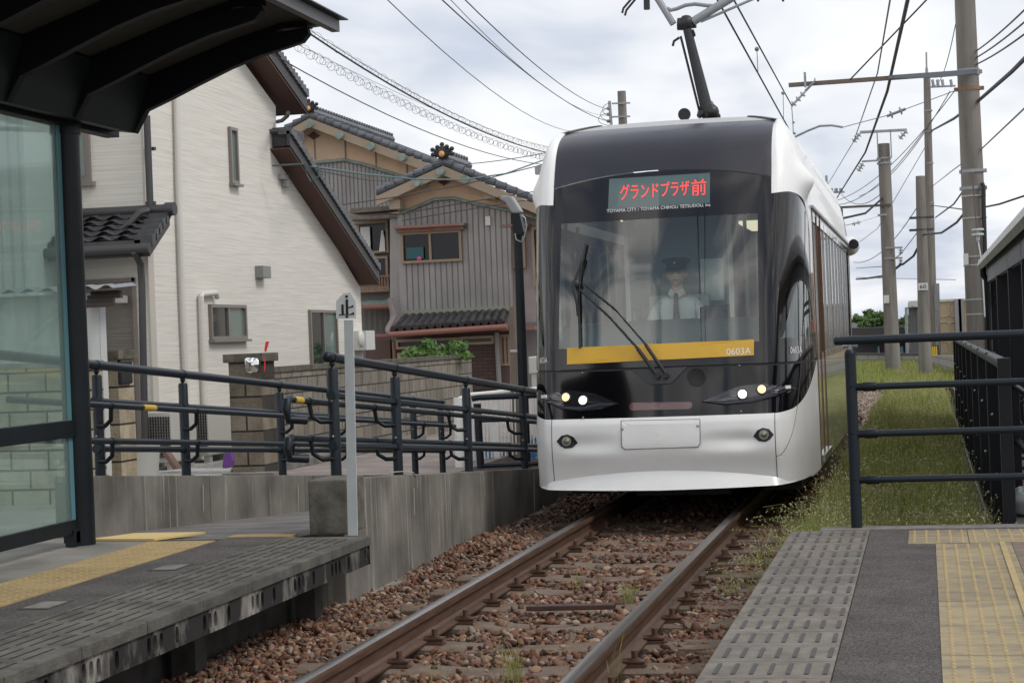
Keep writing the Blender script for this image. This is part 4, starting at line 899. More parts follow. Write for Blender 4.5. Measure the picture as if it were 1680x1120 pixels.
b = MB(); b.box(XC2-.02, XC2+.02, 6.08, 9.86, PZ+.075, PZ+.155); b.box(XC2-.05, XC2+.03, 9.80, 9.90, PZ+.02, PZ+.09); b.box(XC2-.03, XC2+.03, 9.78, 9.88, PZ, PZ+.10); b.build('bottom_rail', navyd, sh, bevel=.004)
b = MB(); b.box(XC2-.03, XC2+.03, 6.08, 9.86, .925, 1.025); b.build('middle_rail', navyd, sh, bevel=.004)
gls = glass('shelter_glass', (.76, .87, .84), .05, haze=.15, hazecol=(.50, .62, .58), k=.14)
for z0, z1 in ((PZ+.155, .925), (1.025, 2.745)):
    m = MB(); m.box(XC2-.006, XC2+.006, 6.08, 9.80, z0, z1); g_ = m.build('glass_panel', gls, sh)
    m = MB(); m.box(XC2-.008, XC2+.008, 9.55, 9.853, z0, z1) if False else m.box(XC2-.009, XC2+.009, 9.80, 9.856, z0, z1); m.build('glass_edge', mat('teal_glass_edge', (.10, .22, .25), .3), g_)
# ================================================================ BEIGE HOUSE
XH = -9.5; YC = 21.45; ZG = -.06
def hx_(px, py, X=XH, off=0): p = at(px, py, X=X); p.x += off; return p
def boxX(mb, px0, py0, px1, py1, X, d0, d1):
    """a box on the wall plane X spanning two photo corners, from depth d0 to d1 (towards the track)"""
    a = at(px0, py0, X=X); c = at(px1, py1, X=X); return mb.box(X+d0, X+d1, min(a.y, c.y), max(a.y, c.y), min(a.z, c.z), max(a.z, c.z))
bh = empty('beige_house', (-11.5, 25, ZG), 'cream house with ribbed siding and steep dark tiled roof behind the ramp', 'house')
def siding(t, tcn, cur):
    n = t.nodes.new; l = t.links.new; sp = n('ShaderNodeSeparateXYZ'); l(tcn.outputs['Object'], sp.inputs[0])
    w_ = n('ShaderNodeTexNoise'); mpn = n('ShaderNodeMapping'); mpn.inputs['Scale'].default_value = (1.3, 1.3, 100); l(tcn.outputs['Object'], mpn.inputs[0]); l(mpn.outputs[0], w_.inputs['Vector']); w_.inputs['Scale'].default_value = 1.0; w_.inputs['Detail'].default_value = 3
    r = n('ShaderNodeValToRGB'); r.color_ramp.elements[0].position = .36; r.color_ramp.elements[1].position = .60; r.color_ramp.elements[0].color = (.60, .57, .51, 1); r.color_ramp.elements[1].color = (.72, .69, .63, 1); l(w_.outputs['Fac'], r.inputs[0]); return r.outputs[0]
sdm = mat('cream_siding', (.5, .47, .42), .8, extra=siding, bump=.04, bscale=1.0, bstretch=(1.3, 1.3, 75))
rake = lambda y: at(455, 170, X=XH)
e1 = at(455, 175, X=XH); e2 = at(455, 240, X=XH); e3 = at(590, 472, X=XH)
XR = -9.2; k1 = at(440, 93, X=XR); k2 = at(503, 182, X=XR); slo = (k2.z-k1.z)/(k2.y-k1.y)
yp = 20.2+ (e1.y-20.2)*.42; zp = e1.z+(yp-e1.y)*slo
prof_ = [(YC, ZG), (e3.y+.05, ZG), (e3.y+.05, e3.z), (e2.y, e2.z), (e2.y, e1.z), (yp, zp), (YC, zp+(YC-yp)*-slo if YC < yp else zp)]
if YC >= yp: prof_ = [(YC, ZG), (e3.y+.05, ZG), (e3.y+.05, e3.z), (e2.y, e2.z), (e2.y, e1.z), (YC, e1.z+(YC-e1.y)*slo)]
b = MB(); b.prism([(XH, y, z) for y, z in prof_], (-6, 0, 0)); b.build('wall', sdm, bh)
b = MB(); b.box(XH-.02, XH+.012, YC-.012, YC+.16, ZG, prof_[-1][1]-.1); b.build('corner_trim', mat('cream_trim', (.50, .46, .41), .6), bh)
brs = mat('brown_soffit', (.085, .040, .030), .7); dgf = mat('dark_grey_fascia', (.050, .048, .050), .55)
tlm = mat('grey_roof_tile', (.065, .068, .075), .5, 0, (.12, .125, .13), 6)
def sloped(name, ya, za, yb, zb, th=.24):
    dz = (zb-za)/(yb-ya)
    m = MB(); m.prism([(XR+.015, ya, za-.03), (XR+.015, yb, zb-.03), (XR+.015, yb, zb-.05), (XR+.015, ya, za-.05)], (-6.6, 0, 0)); r_ = m.build(name, brs, bh)
    m = MB(); m.prism([(XR+.02, ya, za), (XR+.02, yb, zb), (XR+.02, yb, zb+th), (XR+.02, ya, za+th)], (-.05, 0, 0)); m.build('bargeboard', dgf, r_)
    m = MB(); n_ = max(3, int(abs(yb-ya)/math.cos(math.atan(dz))/.24*1.9)); 
    for i in range(n_):
        t0, t1 = i/n_, (i+1)/n_; y0, y1 = ya+(yb-ya)*t0, ya+(yb-ya)*t1; z0, z1 = za+(zb-za)*t0+th, za+(zb-za)*t1+th; L_ = math.hypot(y1-y0, z1-z0)
        up_ = .055
        m.prism([(XR+.055, y0, z0-.05), (XR+.055, y1, z1-.03), (XR+.055, y1, z1+up_+.03), (XR+.055, (y0*.3+y1*.7), (z0*.3+z1*.7)+up_+.035), (XR+.055, y0, z0+up_-.03)], (-.22, 0, 0))
    m.build('verge_tiles', tlm, r_)
    m = MB(); m.prism([(XR-.16, ya, za+th), (XR-.16, yb, zb+th), (XR-.16, yb, zb+th+.04), (XR-.16, ya, za+th+.04)], (-6.4, 0, 0)); m.build('tile_field', tlm, r_)
    return r_
ku = k2; s1 = Vector((0, YC-1.2, k2.z+(YC-1.2-k2.y)*slo))
sloped('upper_roof', YC-1.0, k2.z+(YC-1.0-k2.y)*slo, k2.y, k2.z)
l1 = at(478, 246, X=XR); l2 = at(621, 462, X=XR); sloped('lower_roof', l1.y-.1, l1.z+.06, l2.y, l2.z, .22)
m = MB(); a_ = at(447, 240, X=-9.5); c_ = at(476, 224, X=-9.5); m.box(-9.5, -9.27, a_.y, c_.y+.02, a_.z-.02, c_.z+.05); m.build('roof_end_cap', dgf, bh, bevel=.02)
m = MB(); q = [at(455, 200, X=-9.46), at(463, 198, X=-9.3), at(472, 190, X=-9.05), at(473, 185, X=-9.0)]; m.tube(q, .03, 8); m.build('gutter_elbow', dgf, bh, smooth=1)
# windows
frm = mat('taupe_window_frame', (.20, .175, .155), .4); dkg = mat('dark_window_glass', (.022, .028, .032), .04, coat=1, spec=.8); grg = mat('greenish_window_glass', (.16, .22, .20), .06, coat=1)
def winX(px0, py0, px1, py1, X=XH, split=None, name='window', par=None, dark=0, sill=True):
    par = par or bh; a = at(px0, py0, X=X); c = at(px1, py1, X=X); y0, y1 = sorted((a.y, c.y)); z0, z1 = sorted((a.z, c.z)); f_ = .045
    m = MB(); m.box(X, X+.05, y0, y0+f_, z0, z1); m.box(X, X+.05, y1-f_, y1, z0, z1); m.box(X, X+.05, y0+f_, y1-f_, z0, z0+f_); m.box(X, X+.05, y0+f_, y1-f_, z1-f_, z1)
    if sill: m.box(X, X+.09, y0-.02, y1+.05, z0-.035, z0-.002)
    w_ = m.build(name, frm, par)
    ps = [(y0+f_, y1-f_, grg)] if split is None else [(y0+f_, y0+(y1-y0)*split-.02, dkg), (y0+(y1-y0)*split+.02, y1-f_, grg)]
    for p0_, p1_, mm in ps:
        m = MB(); m.box(X+.002, X+.012, p0_, p1_, z0+f_, z1-f_); m.build('pane', mm, w_)
    if split is not None:
        m = MB(); ym = y0+(y1-y0)*split; m.box(X+.003, X+.04, ym-.02, ym+.02, z0+f_, z1-f_); m.build('sash', frm, w_)
    return w_
winX(373, 208, 389, 303); winX(341, 499, 402, 556, split=.5); winX(505, 508, 553, 600, split=.5)
m = MB(); boxX(m, 418, 436, 432, 457, XH, 0, .13); m.build('vent_hood', mat('vent_grey', (.22, .22, .21), .45), bh, bevel=.01)
wpp = mat('white_pipe', (.60, .58, .54), .5)
def pipe(pts, r, m_, X, name='downpipe', par=None, smooth=1):
    m = MB(); m.tube([at(a, c, X=X) for a, c in pts], r, 10); return m.build(name, m_, par or bh, smooth=smooth)
pipe([(290, 160), (293, 300), (299, 480), (307, 672)], .042, wpp, XH+.06)
pipe([(357, 488), (354, 480), (332, 483), (330, 486), (337, 690)], .040, wpp, XH+.06, 'conduit'); 
pipe([(241, 190), (247, 345)], .045, dgf, XH+.10); pipe([(220, 412), (231, 433), (233, 470), (239, 770)], .045, dgf, XH+.16)
for y_ in (244, 333): m = MB(); p = at(246, y_, X=XH+.1); m.box(p.x-.06, p.x+.06, p.y, p.y+.06, p.z-.02, p.z+.02); m.build('pipe_bracket', dgf, bh)
# front part (towards the camera): window, entrance recess, porch roof
def fY(px, py, Y=YC): return at(px, py, Y=Y)
m = MB(); a, c = fY(120, 300, YC), fY(148, 218, YC); m.box(a.x-.9, c.x, YC-.05, YC, a.z, c.z); wf = m.build('window', frm, bh); m = MB(); m.box(a.x-.8, c.x-.07, YC-.06, YC-.03, a.z+.07, c.z-.07); m.build('pane', grg, wf); m = MB(); m.box(a.x-.95, c.x+.05, YC-.10, YC-.002, a.z-.06, a.z-.002); m.build('sill', frm, wf)
m = MB(); a, c = fY(138, 770, YC-.01), fY(217, 462, YC-.01); m.box(a.x-2.2, c.x, YC-.014, YC-.003, ZG, c.z); m.build('entrance_recess', mat('shaded_siding', (.19, .17, .15), .85, bump=.2, bscale=1, bstretch=(2.2, 2.2, 48)), bh)  # flat panel standing for the recess, its shade painted into the siding colour
m = MB(); m.box(a.x-2.2, c.x+.04, YC-.03, YC-.004, c.z, c.z+.05); m.box(c.x, c.x+.05, YC-.03, YC-.004, ZG, c.z+.05); m.build('recess_trim', frm, bh)
pr_ = at(296, 352, X=-9.2); pe = at(243, 402, X=-9.2); YR_, ZR_ = YC+.0, pr_.z; YE, ZE = pe.y, pe.z
pf = MB(); pf.prism([(-9.18, YE, ZE-.14), (-9.18, YC-.002, ZR_-.16), (-9.18, YC-.002, ZR_+.02), (-9.18, YE, ZE+.02)], (-5.5, 0, 0)); pr2 = pf.build('porch_roof', dgf, bh)
m = MB(); n_ = 6
for i in range(n_):
    t0, t1 = i/n_, (i+1)/n_
    ya, yb_ = YE+(YC-YE)*t0, YE+(YC-YE)*t1; za, zb_ = ZE+(ZR_-ZE)*t0+.03, ZE+(ZR_-ZE)*t1+.03
    x = -14.4
    while x < -9.4:
        m.grid(lambda u, v: (x+.30*u, ya+(yb_-ya)*v*1.04, (za+.075)*(1-v)+(zb_+.03)*v+.028*math.sin(u*2*math.pi)), 6, 1, False)
        m.add([(x, ya, za+.04), (x+.3, ya, za+.04), (x+.3, ya, za-.01), (x, ya, za-.01)], [(0, 3, 2, 1)]); x += .30
    m.prism([(-9.14, ya, za-.05), (-9.14, yb_+.03, zb_-.05), (-9.14, yb_+.03, zb_+.05), (-9.14, ya, za+.09)], (-.24, 0, 0))
m.build('tile_rows', mat('porch_tile', (.035, .036, .040), .42, 0, (.06, .06, .066), 8), pr2)
m = MB(); m.tube([(-14.4, YE-.06, ZE-.04), (-9.15, YE-.06, ZE-.04)], .065, 12); m.build('gutter', dgf, pr2, smooth=1)
m = MB(); m.tube([(-14, YC-.06, ZR_+.07), (-9.12, YC-.06, ZR_+.04)], .065, 12); m.tube([(-9.2, YC-.06, ZR_+.04), (-9.08, YC-.06, ZR_+.04)], .085, 14); m.build('ridge_tile', dgf, pr2, smooth=1)
m = MB(); m.tube([at(243, 345, Y=YC-.2), at(230, 348, Y=YC-.3), at(195, 385, Y=YE+.25), at(190, 396, Y=YE+.05)], .045, 8); m.build('rain_pipe', dgf, pr2, smooth=1)
m = MB(); a, c = at(188, 485, Y=YC-.2), at(202, 497, Y=YC-.2); m.box(a.x, c.x, YC-.25, YC-.05, c.z, a.z); m.build('meter_box', mat('pale_plastic', (.45, .44, .41), .5), bh, bevel=.01)
m = MB(); a, c = at(579, 543, X=XH+.1), at(596, 573, X=XH+.1); 
m = MB(); boxX(m, 580, 543, 596, 574, XH, 0, .22); m.ball(at(592, 556, X=XH+.24), (.06, .13, .15), 14, 8); m.build('exhaust_hood', mat('white_plastic', (.60, .60, .57), .4), bh, smooth=1)
for px, py in ((459, 290), (464, 302)): m = MB(); boxX(m, px-3, py-4, px+5, py+6, XH, 0, .10); m.build('cable_clamp', galv, bh)
m = MB(); m.tube([at(447, 272, X=-9.3), at(500, 269, X=-8.9)], .014, 6); m.tube([at(500, 269, X=-8.9), at(503, 285, X=-8.9), at(510, 298, X=-8.8), at(523, 290, X=-8.7), at(522, 272, X=-8.7)], .012, 6); m.build('service_bracket', mat('dull_teal_wire', (.06, .08, .08), .5), bh)
# air conditioners
acw = mat('ac_white', (.50, .49, .45), .5)
def ac(px0, px1, lab, first=None):
    a = at(px0, 745, X=-9.05); y0 = a.y; t = empty('air_conditioner', (-9.1, y0, ZG), lab, 'air conditioner', 'outdoor air conditioner units by the cream house')
    m = MB(); m.box(-9.40, -9.05, y0, y0+.80, .05, .68); m.build('casing', acw, t, bevel=.02)
    m = MB()
    for k in range(9): m.box(-9.36+.034*k, -9.345+.034*k, y0-.012, y0-.001, .12, .62)
    for k in range(14): m.box(-9.37, -9.06, y0-.016, y0-.012, .12+.037*k, .128+.037*k)
    m.build('side_grille', MATS['dark_rim'], t)
    m = MB(); m.box(-9.38, -9.30, y0+.05, y0+.15, ZG, .05); m.box(-9.15, -9.07, y0+.05, y0+.15, ZG, .05); m.box(-9.38, -9.07, y0+.62, y0+.72, ZG, .05); m.build('feet', acw, t)
    return t
ac(283, 310, 'air conditioner unit nearer the dark downpipe, behind the rear railing'); ac(344, 370, 'air conditioner unit next to the block gate pillar, its side grille showing')
# shed with corrugated wall, left
sh2 = empty('corrugated_shed', (-10.4, 19.0, -.1), 'pale corrugated metal shed seen beside and through the shelter glass', 'shed')
YS2 = 17.6; a, c = at(0, 780, Y=YS2), at(160, 480, Y=YS2)
m = MB(); n_ = 90; x0_, x1_ = a.x-2.5, c.x
m.grid(lambda u, v: (x0_+(x1_-x0_)*u, YS2+.018*math.sin(u*n_*1.2), -.1+(c.z+.1)*v), 360, 1); m.build('wall', mat('pale_corrugated', (.46, .48, .46), .5, 0, (.56, .57, .54), 2), sh2, smooth=1)
m = MB(); m.box(x0_, x1_-.002, YS2+.03, YS2+.18, -.1, c.z); m.build('side_wall', mat('shed_white', (.52, .53, .52), .6), sh2)
m = MB(); r0 = at(190, 490, Y=YS2-.3); m.grid(lambda u, v: (x0_+(r0.x-x0_)*u, YS2-.35+.6*v, c.z+.04+.02*math.sin(u*n_*1.3)+.04*v), 400, 1); m.build('roof', galv, sh2, smooth=1)
m = MB()
for k in range(4): m.box(x1_-.05, r0.x-.02-.05*(k % 2), YS2-.3+.08*k, YS2-.24+.08*k, c.z-.16+.045*k, c.z-.12+.045*k)
m.build('rotten_boards', mat('rotten_wood', (.05, .04, .032), .9), sh2)
# house seen through the glass far left
hb_ = empty('white_house', (-14, 26, ZG), 'tall pale house with vertical cladding seen through the shelter glass', 'house')
m = MB(); a = at(-60, 600, Y=20.3); c = at(35, 130, Y=20.3)
m.box(a.x-3, c.x, 20.3, 24, ZG, c.z+2); m.build('wall', mat('pale_cladding', (.50, .50, .47), .7), hb_)
m = MB(); k = 0
x = a.x
while x < c.x: m.box(x, x+.03, 20.285, 20.299, ZG, c.z+2); x += .14
m.build('cladding_ribs', mat('pale_ribs', (.40, .40, .38), .7), hb_)
# ================================================================ BLOCK WALLS, PILLARS
XB = -7.9
bw = lambda nm, ax, c1=(.19, .165, .13), c2=(.125, .11, .09): mat(nm, (1, 1, 1), .92, 0, (.42, .38, .33), 3.5, (1.5, 1.5, .35), .42, .78, .15, 30, extra=blocks(.40, .195, c1, c2, (.035, .032, .028), .010, ax))
ym0 = at(432, 700, X=XB).y; ym1 = at(776, 650, X=XB).y
wl = empty('block_wall', (XB, (ym0+ym1)/2, -.15), 'mossy grey concrete block wall running from the gate pillar to the street', 'wall')
m = MB(); m.box(XB-.15, XB, ym0, ym1, -.3, 1.10); m.build('blockwork', bw('mossy_block', 'YZ', (.30, .265, .215), (.20, .18, .148)), wl)
m = MB(); m.box(XB-.17, XB+.02, ym0, ym1+.03, 1.103, 1.17); m.build('coping', mat('mossy_coping', (.065, .058, .045), .95, 0, (.15, .135, .105), 8), wl)
m = MB(); m.prism([at(380, 783, z=-.1), at(432, 778, z=-.1), at(560, 752, z=-.1), at(700, 722, z=-.1), at(700, 718, z=-.1), at(560, 744, z=-.1), at(430, 768, z=-.1), at(383, 774, z=-.1)], (0, 0, .09)); m.build('curb', concp, wl)
def pillar(px0, px1, ptop, lab, X, yd, dx, cm, zt_=None):
    a = at(px0, 700, X=X-dx); c = at(px1, 700, X=X); y0 = c.y
    t = empty('gate_pillar', (X-dx/2, y0, -.15), lab, 'pillar')
    zt_ = zt_ or at(px1, ptop, X=X).z
    m = MB(); m.box(X-dx, X, y0, y0+yd, -.2, zt_-.10); m.build('shaft', cm, t)
    m = MB(); m.box(X-dx-.05, X+.05, y0-.05, y0+yd+.05, zt_-.10, zt_); m.build('cap_stone', MATS['mossy_coping'], t, bevel=.01); return t, y0, zt_
pbk = mat('pillar_block', (1, 1, 1), .92, 0, (.50, .44, .36), 4, (1, 1, .5), .42, .75, .12, 30, extra=blocks(.42, .20, (.26, .22, .165), (.17, .145, .11), (.03, .027, .024), .012, 'XZ'))
a = at(379, 700, Y=20.05); c = at(432, 700, Y=20.05)
gp1 = empty('gate_pillar', ((a.x+c.x)/2, 20.05, -.15), 'dark block gate pillar with square mirror at the end of the block wall', 'pillar')
zt_ = at(400, 580, Y=20.05).z; m = MB(); m.box(a.x, c.x, 20.05, 20.5, -.2, zt_-.10); m.build('shaft', pbk, gp1); m = MB(); m.box(a.x-.05, c.x+.04, 20.0, 20.55, zt_-.10, zt_); m.build('cap_stone', MATS['mossy_coping'], gp1, bevel=.01)
m = MB(); m.box(a.x-.03, a.x+.6, 19.8, 20.03, -.15, -.02); m.build('foot_stone', concp, gp1)
a = at(160, 700, Y=18.2); c = at(197, 700, Y=18.2)
pbk2 = mat('tan_block', (1, 1, 1), .92, 0, (.62, .56, .46), 4, (1, 1, .5), .40, .7, .12, 30, extra=blocks(.42, .20, (.46, .40, .29), (.36, .31, .23), (.04, .036, .03), .012, 'XZ'))
gp2 = empty('gate_pillar', ((a.x+c.x)/2, 18.2, -.15), 'tan block gate pillar beside the shed, black postbox on its side', 'pillar')
zt_ = at(180, 575, Y=18.2).z; m = MB(); m.box(a.x, c.x, 18.2, 18.6, -.2, zt_-.10); m.build('shaft', pbk2, gp2); m = MB(); m.box(a.x-.05, c.x+.04, 18.15, 18.65, zt_-.10, zt_); m.build('cap_stone', MATS['mossy_coping'], gp2, bevel=.01)
m = MB(); a2 = at(197, 590, Y=18.25); c2 = at(203, 630, Y=18.25); m.box(a2.x-.02, c2.x, 18.2, 18.5, c2.z, a2.z); m.build('postbox', blackp, gp2, bevel=.02)
a = at(-80, 700, Y=17.2)
wl2 = empty('block_wall', (-9, 17.2, -.15), 'pale block wall below the corrugated shed, seen through the shelter glass', 'wall')
zt_ = at(60, 603, Y=17.2).z; m = MB(); c = at(162, 700, Y=17.2); m.box(a.x, c.x, 17.2, 17.35, -.2, zt_); m.build('blockwork', pbk2, wl2)
m = MB(); m.box(a.x, c.x, 17.17, 17.38, zt_+.002, zt_+.05); m.build('coping', concp, wl2)
# mirror, ribbon, purple shovel, planter, board
t = empty('traffic_mirror', at(412, 600, Y=19.9), 'small square chrome mirror fixed on the dark gate pillar', 'mirror')
f2 = lambda px, py, Y=19.88: at(px, py, Y=Y)
pl = [f2(*q) for q in ((401, 588), (405, 585), (423, 586), (426, 590), (426, 606), (423, 611), (410, 613), (403, 610))]
m = MB(); m.prism(pl, (0, .04, 0)); m.build('rim', blackp, t)
cc = sum(pl, Vector())/8; m = MB(); vs = [cc+Vector((0, -.035, 0))]+[cc+(p-cc)*.55+Vector((0, -.03, 0)) for p in pl]+[cc+(p-cc)*.92+Vector((0, -.008, 0)) for p in pl]; m.add(vs, [(0, 1+k, 1+(k+1) % 8) for k in range(8)]+[(1+k, 9+k, 9+(k+1) % 8, 1+(k+1) % 8) for k in range(8)]); m.build('mirror_face', mat('chrome', (.75, .75, .74), .03, 1), t, smooth=2)
m = MB(); m.prism([f2(434, 586), f2(436, 600), f2(434.5, 610), f2(433.5, 610)], (0, .004, 0)); m.prism([f2(434, 572), f2(436, 560), f2(441, 560), f2(438, 571), f2(436, 577), f2(434, 577)], (0, .02, .0)); tag(m.build('red_ribbon', mat('red_vinyl', (.75, .03, .03), .5)), 'red vinyl ribbon tied at the top of the dark gate pillar', 'ribbon')
m = MB(); q = [at(x, y, Y=19.6) for x, y in ((365, 768), (366, 750), (371, 741), (379, 741), (381, 755), (378, 766), (371, 768))]; m.prism(q, (0, .10, 0)); tag(m.build('purple_shovel', mat('purple_plastic', (.16, .06, .27), .5), bevel=.01), 'purple plastic shovel at the foot of the gate pillar', 'bag')
m = MB(); q = [at(x, y, Y=20.5) for x, y in ((264, 738), (270, 738), (291, 769), (284, 770))]; m.prism(q, (0, .15, 0)); tag(m.build('wooden_board', mat('reddish_board', (.25, .15, .12), .8)), 'reddish wooden board leaning against the cream house wall', 'board')
t = empty('planter', at(215, 775, Y=19.5), 'pale ribbed concrete planter standing on the white gravel by the pillar', 'planter')
p = at(218, 775, Y=19.6); m = MB(); m.tube([(p.x-.1, 19.8, -.04), (p.x-.1, 19.8, .38)], [.30, .34], 20); m.build('tub', mat('planter_white', (.42, .42, .39), .8), t, smooth=1)
# ================================================================ OLD HOUSE, FRONT
def P5(px, py, Y): return at(px, py, Y=Y)
def polyY(mb, pts_, Y, th): return mb.prism([at(a, c, Y=Y) for a, c in pts_], (0, th, 0))
ribm = lambda nm, c1, c2: mat(nm, c1, .75, 0, c2, 1.6, (1, 1, .4))
def ribs(pts_top, y_bot, x0, x1, step, Y, name, m_, par):
    mb = MB(); x = x0
    while x < x1:
        yt_ = interp_lin(pts_top, x); a = at(x, yt_, Y=Y); c = at(x+(y_bot-yt_)*.035, y_bot, Y=Y); mb.prism([(a.x-.010, Y, c.z), (a.x+.010, Y, c.z), (a.x+.010, Y, a.z), (a.x-.010, Y, a.z)], (0, -.03, 0)); x += step
    return mb.build(name, m_, par)
def interp_lin(T, x):
    if x <= T[0][0]: return T[0][1]
    for i in range(len(T)-1):
        if x <= T[i+1][0]: t = (x-T[i][0])/(T[i+1][0]-T[i][0]); return T[i][1]*(1-t)+T[i+1][1]*t
    return T[-1][1]
oh = empty('old_house', at(740, 640, Y=50), 'old two storey house with grey ribbed cladding, tan gable and rusty window hoods', 'house')
gry = mat('grey_metal_cladding', (.24, .225, .215), .6, 0, (.34, .32, .305), 1.5, (1, 1, .4)); grr = mat('cladding_seam', (.15, .14, .135), .6); pur = mat('mauve_cladding', (.25, .205, .20), .65, 0, (.32, .27, .265), 1.2)
tan = mat('tan_plaster', (.56, .39, .26), .85, 0, (.40, .32, .23), .9, lo=.45, hi=.75); verd = mat('verdigris_trim', (.15, .20, .175), .7, 0, (.26, .31, .28), 5)
Yo = 50
b = MB(); polyY(b, [(658, 548), (652, 352), (727, 290), (838, 335), (838, 548)], Yo, 11); b.build('ribbed_wall', gry, oh)
crv = [(655, 350), (680, 341), (712, 327), (745, 325), (780, 334), (838, 345)]
ribs([(655, 352), (712, 328), (745, 326), (838, 346)], 516, 663, 836, 9.3, Yo, 'wall_seams', grr, oh)
b = MB(); polyY(b, [(640, 318), (727, 282), (838, 322), (882, 340)]+[(882, 358), (838, 347)]+crv[::-1][1:], Yo-.08, .08); b.build('gable_plaster', tan, oh)
b = MB(); b.tube([at(x, y, Y=Yo-.1) for x, y in crv+[(882, 358)]], .045, 6); b.build('gable_moulding', verd, oh)
tile_d = mat('old_roof_tile', (.060, .065, .075), .45, 0, (.12, .13, .145), 3)
oak = mat('tan_timber', (.34, .27, .195), .8)
def gable_roof(par, L_, P_, R_, Y, depth, th, over, pur_l):
    pk = at(*P_, Y=Y-over)
    for end, nm in ((L_, 'roof_slope'), (R_, 'roof_slope')):
        e = at(*end, Y=Y-over); dn = (e-pk); m = MB(); m.prism([pk, e, e-Vector((0, 0, th)), pk-Vector((0, 0, th))], (0, .12, 0)); bb = m.build('bargeboard', oak, par)
        m = MB(); m.prism([pk+Vector((0, 0, .03)), e+Vector((0, 0, .03)), e+Vector((0, 0, .10)), pk+Vector((0, 0, .10))], (0, depth, 0)); rf = m.build(nm, tile_d, par)
        m = MB(); n_ = int(dn.length/.30)
        for i in range(n_):
            a = pk+dn*(i/n_); c = pk+dn*((i+.92)/n_); m.tube([a+Vector((0, .05, .10)), c+Vector((0, .05, .14))], [.095, .115], 8)
        m.build('verge_tiles', tile_d, rf, smooth=1)
        m = MB()
        for k in range(int(depth/.32)):
            y = Y-over+.3+.32*k; m.tube([Vector((pk.x, y, pk.z+.12)), Vector((e.x, y, e.z+.12))], .06, 6, False)
        m.build('tile_rolls', tile_d, rf, smooth=1)
    return pk
def ornament(par, pk, yend):
    m = MB(); m.tube([pk+Vector((0, .1, .22)), Vector((pk.x, yend, pk.z+.22))], .16, 8)
    k = 0; y = pk.y+.4
    while y < yend: m.tube([Vector((pk.x-.10, y, pk.z+.40)), Vector((pk.x+.10, y, pk.z+.40))], .07, 6); y += .3
    m.build('ridge', tile_d, par, smooth=1)
    m = MB(); c = pk+Vector((0, -.02, .38))
    for k in range(7):
        a = math.pi*(k/6); rr = .27+.05*(k % 2); m.ball(c+Vector((math.cos(a)*rr, 0, math.sin(a)*rr*.85-.06)), (.07, .06, .065), 8, 6); m.tube([c+Vector((0, 0, -.05)), c+Vector((math.cos(a)*rr, 0, math.sin(a)*rr*.85-.06))], [.09, .04], 6); m.ball(c+Vector((math.cos(a+.2)*.18, .02, math.sin(a+.2)*.15-.05)), (.075, .05, .07), 8, 6)
    m.ball(c+Vector((0, 0, -.05)), (.17, .08, .15), 10, 6); o = m.build('ridge_ornament', mat('ornament_black', (.02, .021, .024), .5), par, smooth=1)
    m = MB(); m.ball(c+Vector((0, -.08, -.06)), (.085, .05, .085), 12, 8); m.build('gold_boss', mat('gold_boss', (.65, .33, .10), .5), o, smooth=2)
pk = gable_roof(oh, (617, 322), (727, 272), (884, 337), Yo, 3.2, .26, .8, None); ornament(oh, pk, 52)
def purlins(par, pts_, Y, r):
    for x, y in pts_: m = MB(); p = at(x, y, Y=Y); m.tube([p, p+Vector((0, .8, 0))], r, 12); m.build('purlin_cap', verd, par)
purlins(oh, [(684, 299), (722, 281), (763, 294)], Yo-.95, .11)
for x, y in ((648, 326), (804, 310)): m = MB(); p = at(x, y, Y=Yo-.7); m.box(p.x-.2, p.x+.12, Yo-.62, Yo-.10, p.z-.28, p.z-.03); m.build('corbel', oak, oh)
def diamond(par, x, y, Y, w_, h_):
    m = MB(); m.prism([at(x-w_, y, Y=Y), at(x-w_*.5, y-h_*.3, Y=Y), at(x, y-h_, Y=Y), at(x+w_*.5, y-h_*.3, Y=Y), at(x+w_, y, Y=Y), at(x+w_*.5, y+h_*.4, Y=Y), at(x, y+h_, Y=Y), at(x-w_*.5, y+h_*.4, Y=Y)], (0, -.04, 0)); m.build('vent_diamond', mat('maroon_grille', (.085, .028, .022), .7), par)
diamond(oh, 729, 299, Yo-.09, 10, 6)
# windows (facing the camera)
brf = mat('rust_brown_frame', (.17, .085, .055), .6, 0, (.24, .16, .11), 6); alf = mat('bronze_sash', (.26, .19, .12), .5)
def winY(par, x0, y0, x1, y1, Y, hood=None, split=.48, light=0, name='window'):
    a = at(x0, y1, Y=Y); c = at(x1, y0, Y=Y); xa, xb, za, zb_ = a.x, c.x, a.z, c.z; f_ = .07
    m = MB(); m.box(xa, xb, Y-.14, Y, za, za+f_); m.box(xa, xb, Y-.14, Y, zb_-f_, zb_); m.box(xa, xa+f_, Y-.14, Y, za+f_, zb_-f_); m.box(xb-f_, xb, Y-.14, Y, za+f_, zb_-f_); w_ = m.build(name, alf, par)
    m = MB(); m.box(xa+f_, xb-f_, Y-.05, Y-.03, za+f_, zb_-f_); m.build('pane', mat('old_dark_glass', (.006, .006, .007), .15, spec=.35), w_)
    xm = xa+(xb-xa)*split; m = MB(); m.box(xm-.035, xm+.035, Y-.11, Y-.03, za+f_, zb_-f_); m.build('sash', alf, w_)
    if hood:
        m = MB(); m.box(xa-.12, xb+.18, Y-.45, Y, zb_+.10, zb_+.17); m.prism([(xa-.10, Y, zb_+.10), (xb+.1, Y, zb_+.10), (xb+.1, Y, zb_), (xa-.10, Y, zb_)], (0, -.25, 0)); m.build('hood', mat('rusty_hood', (.28, .11, .07), .8, 0, (.22, .19, .17), 4), w_)
    return w_
winY(oh, 661, 377, 758, 433, Yo, True)
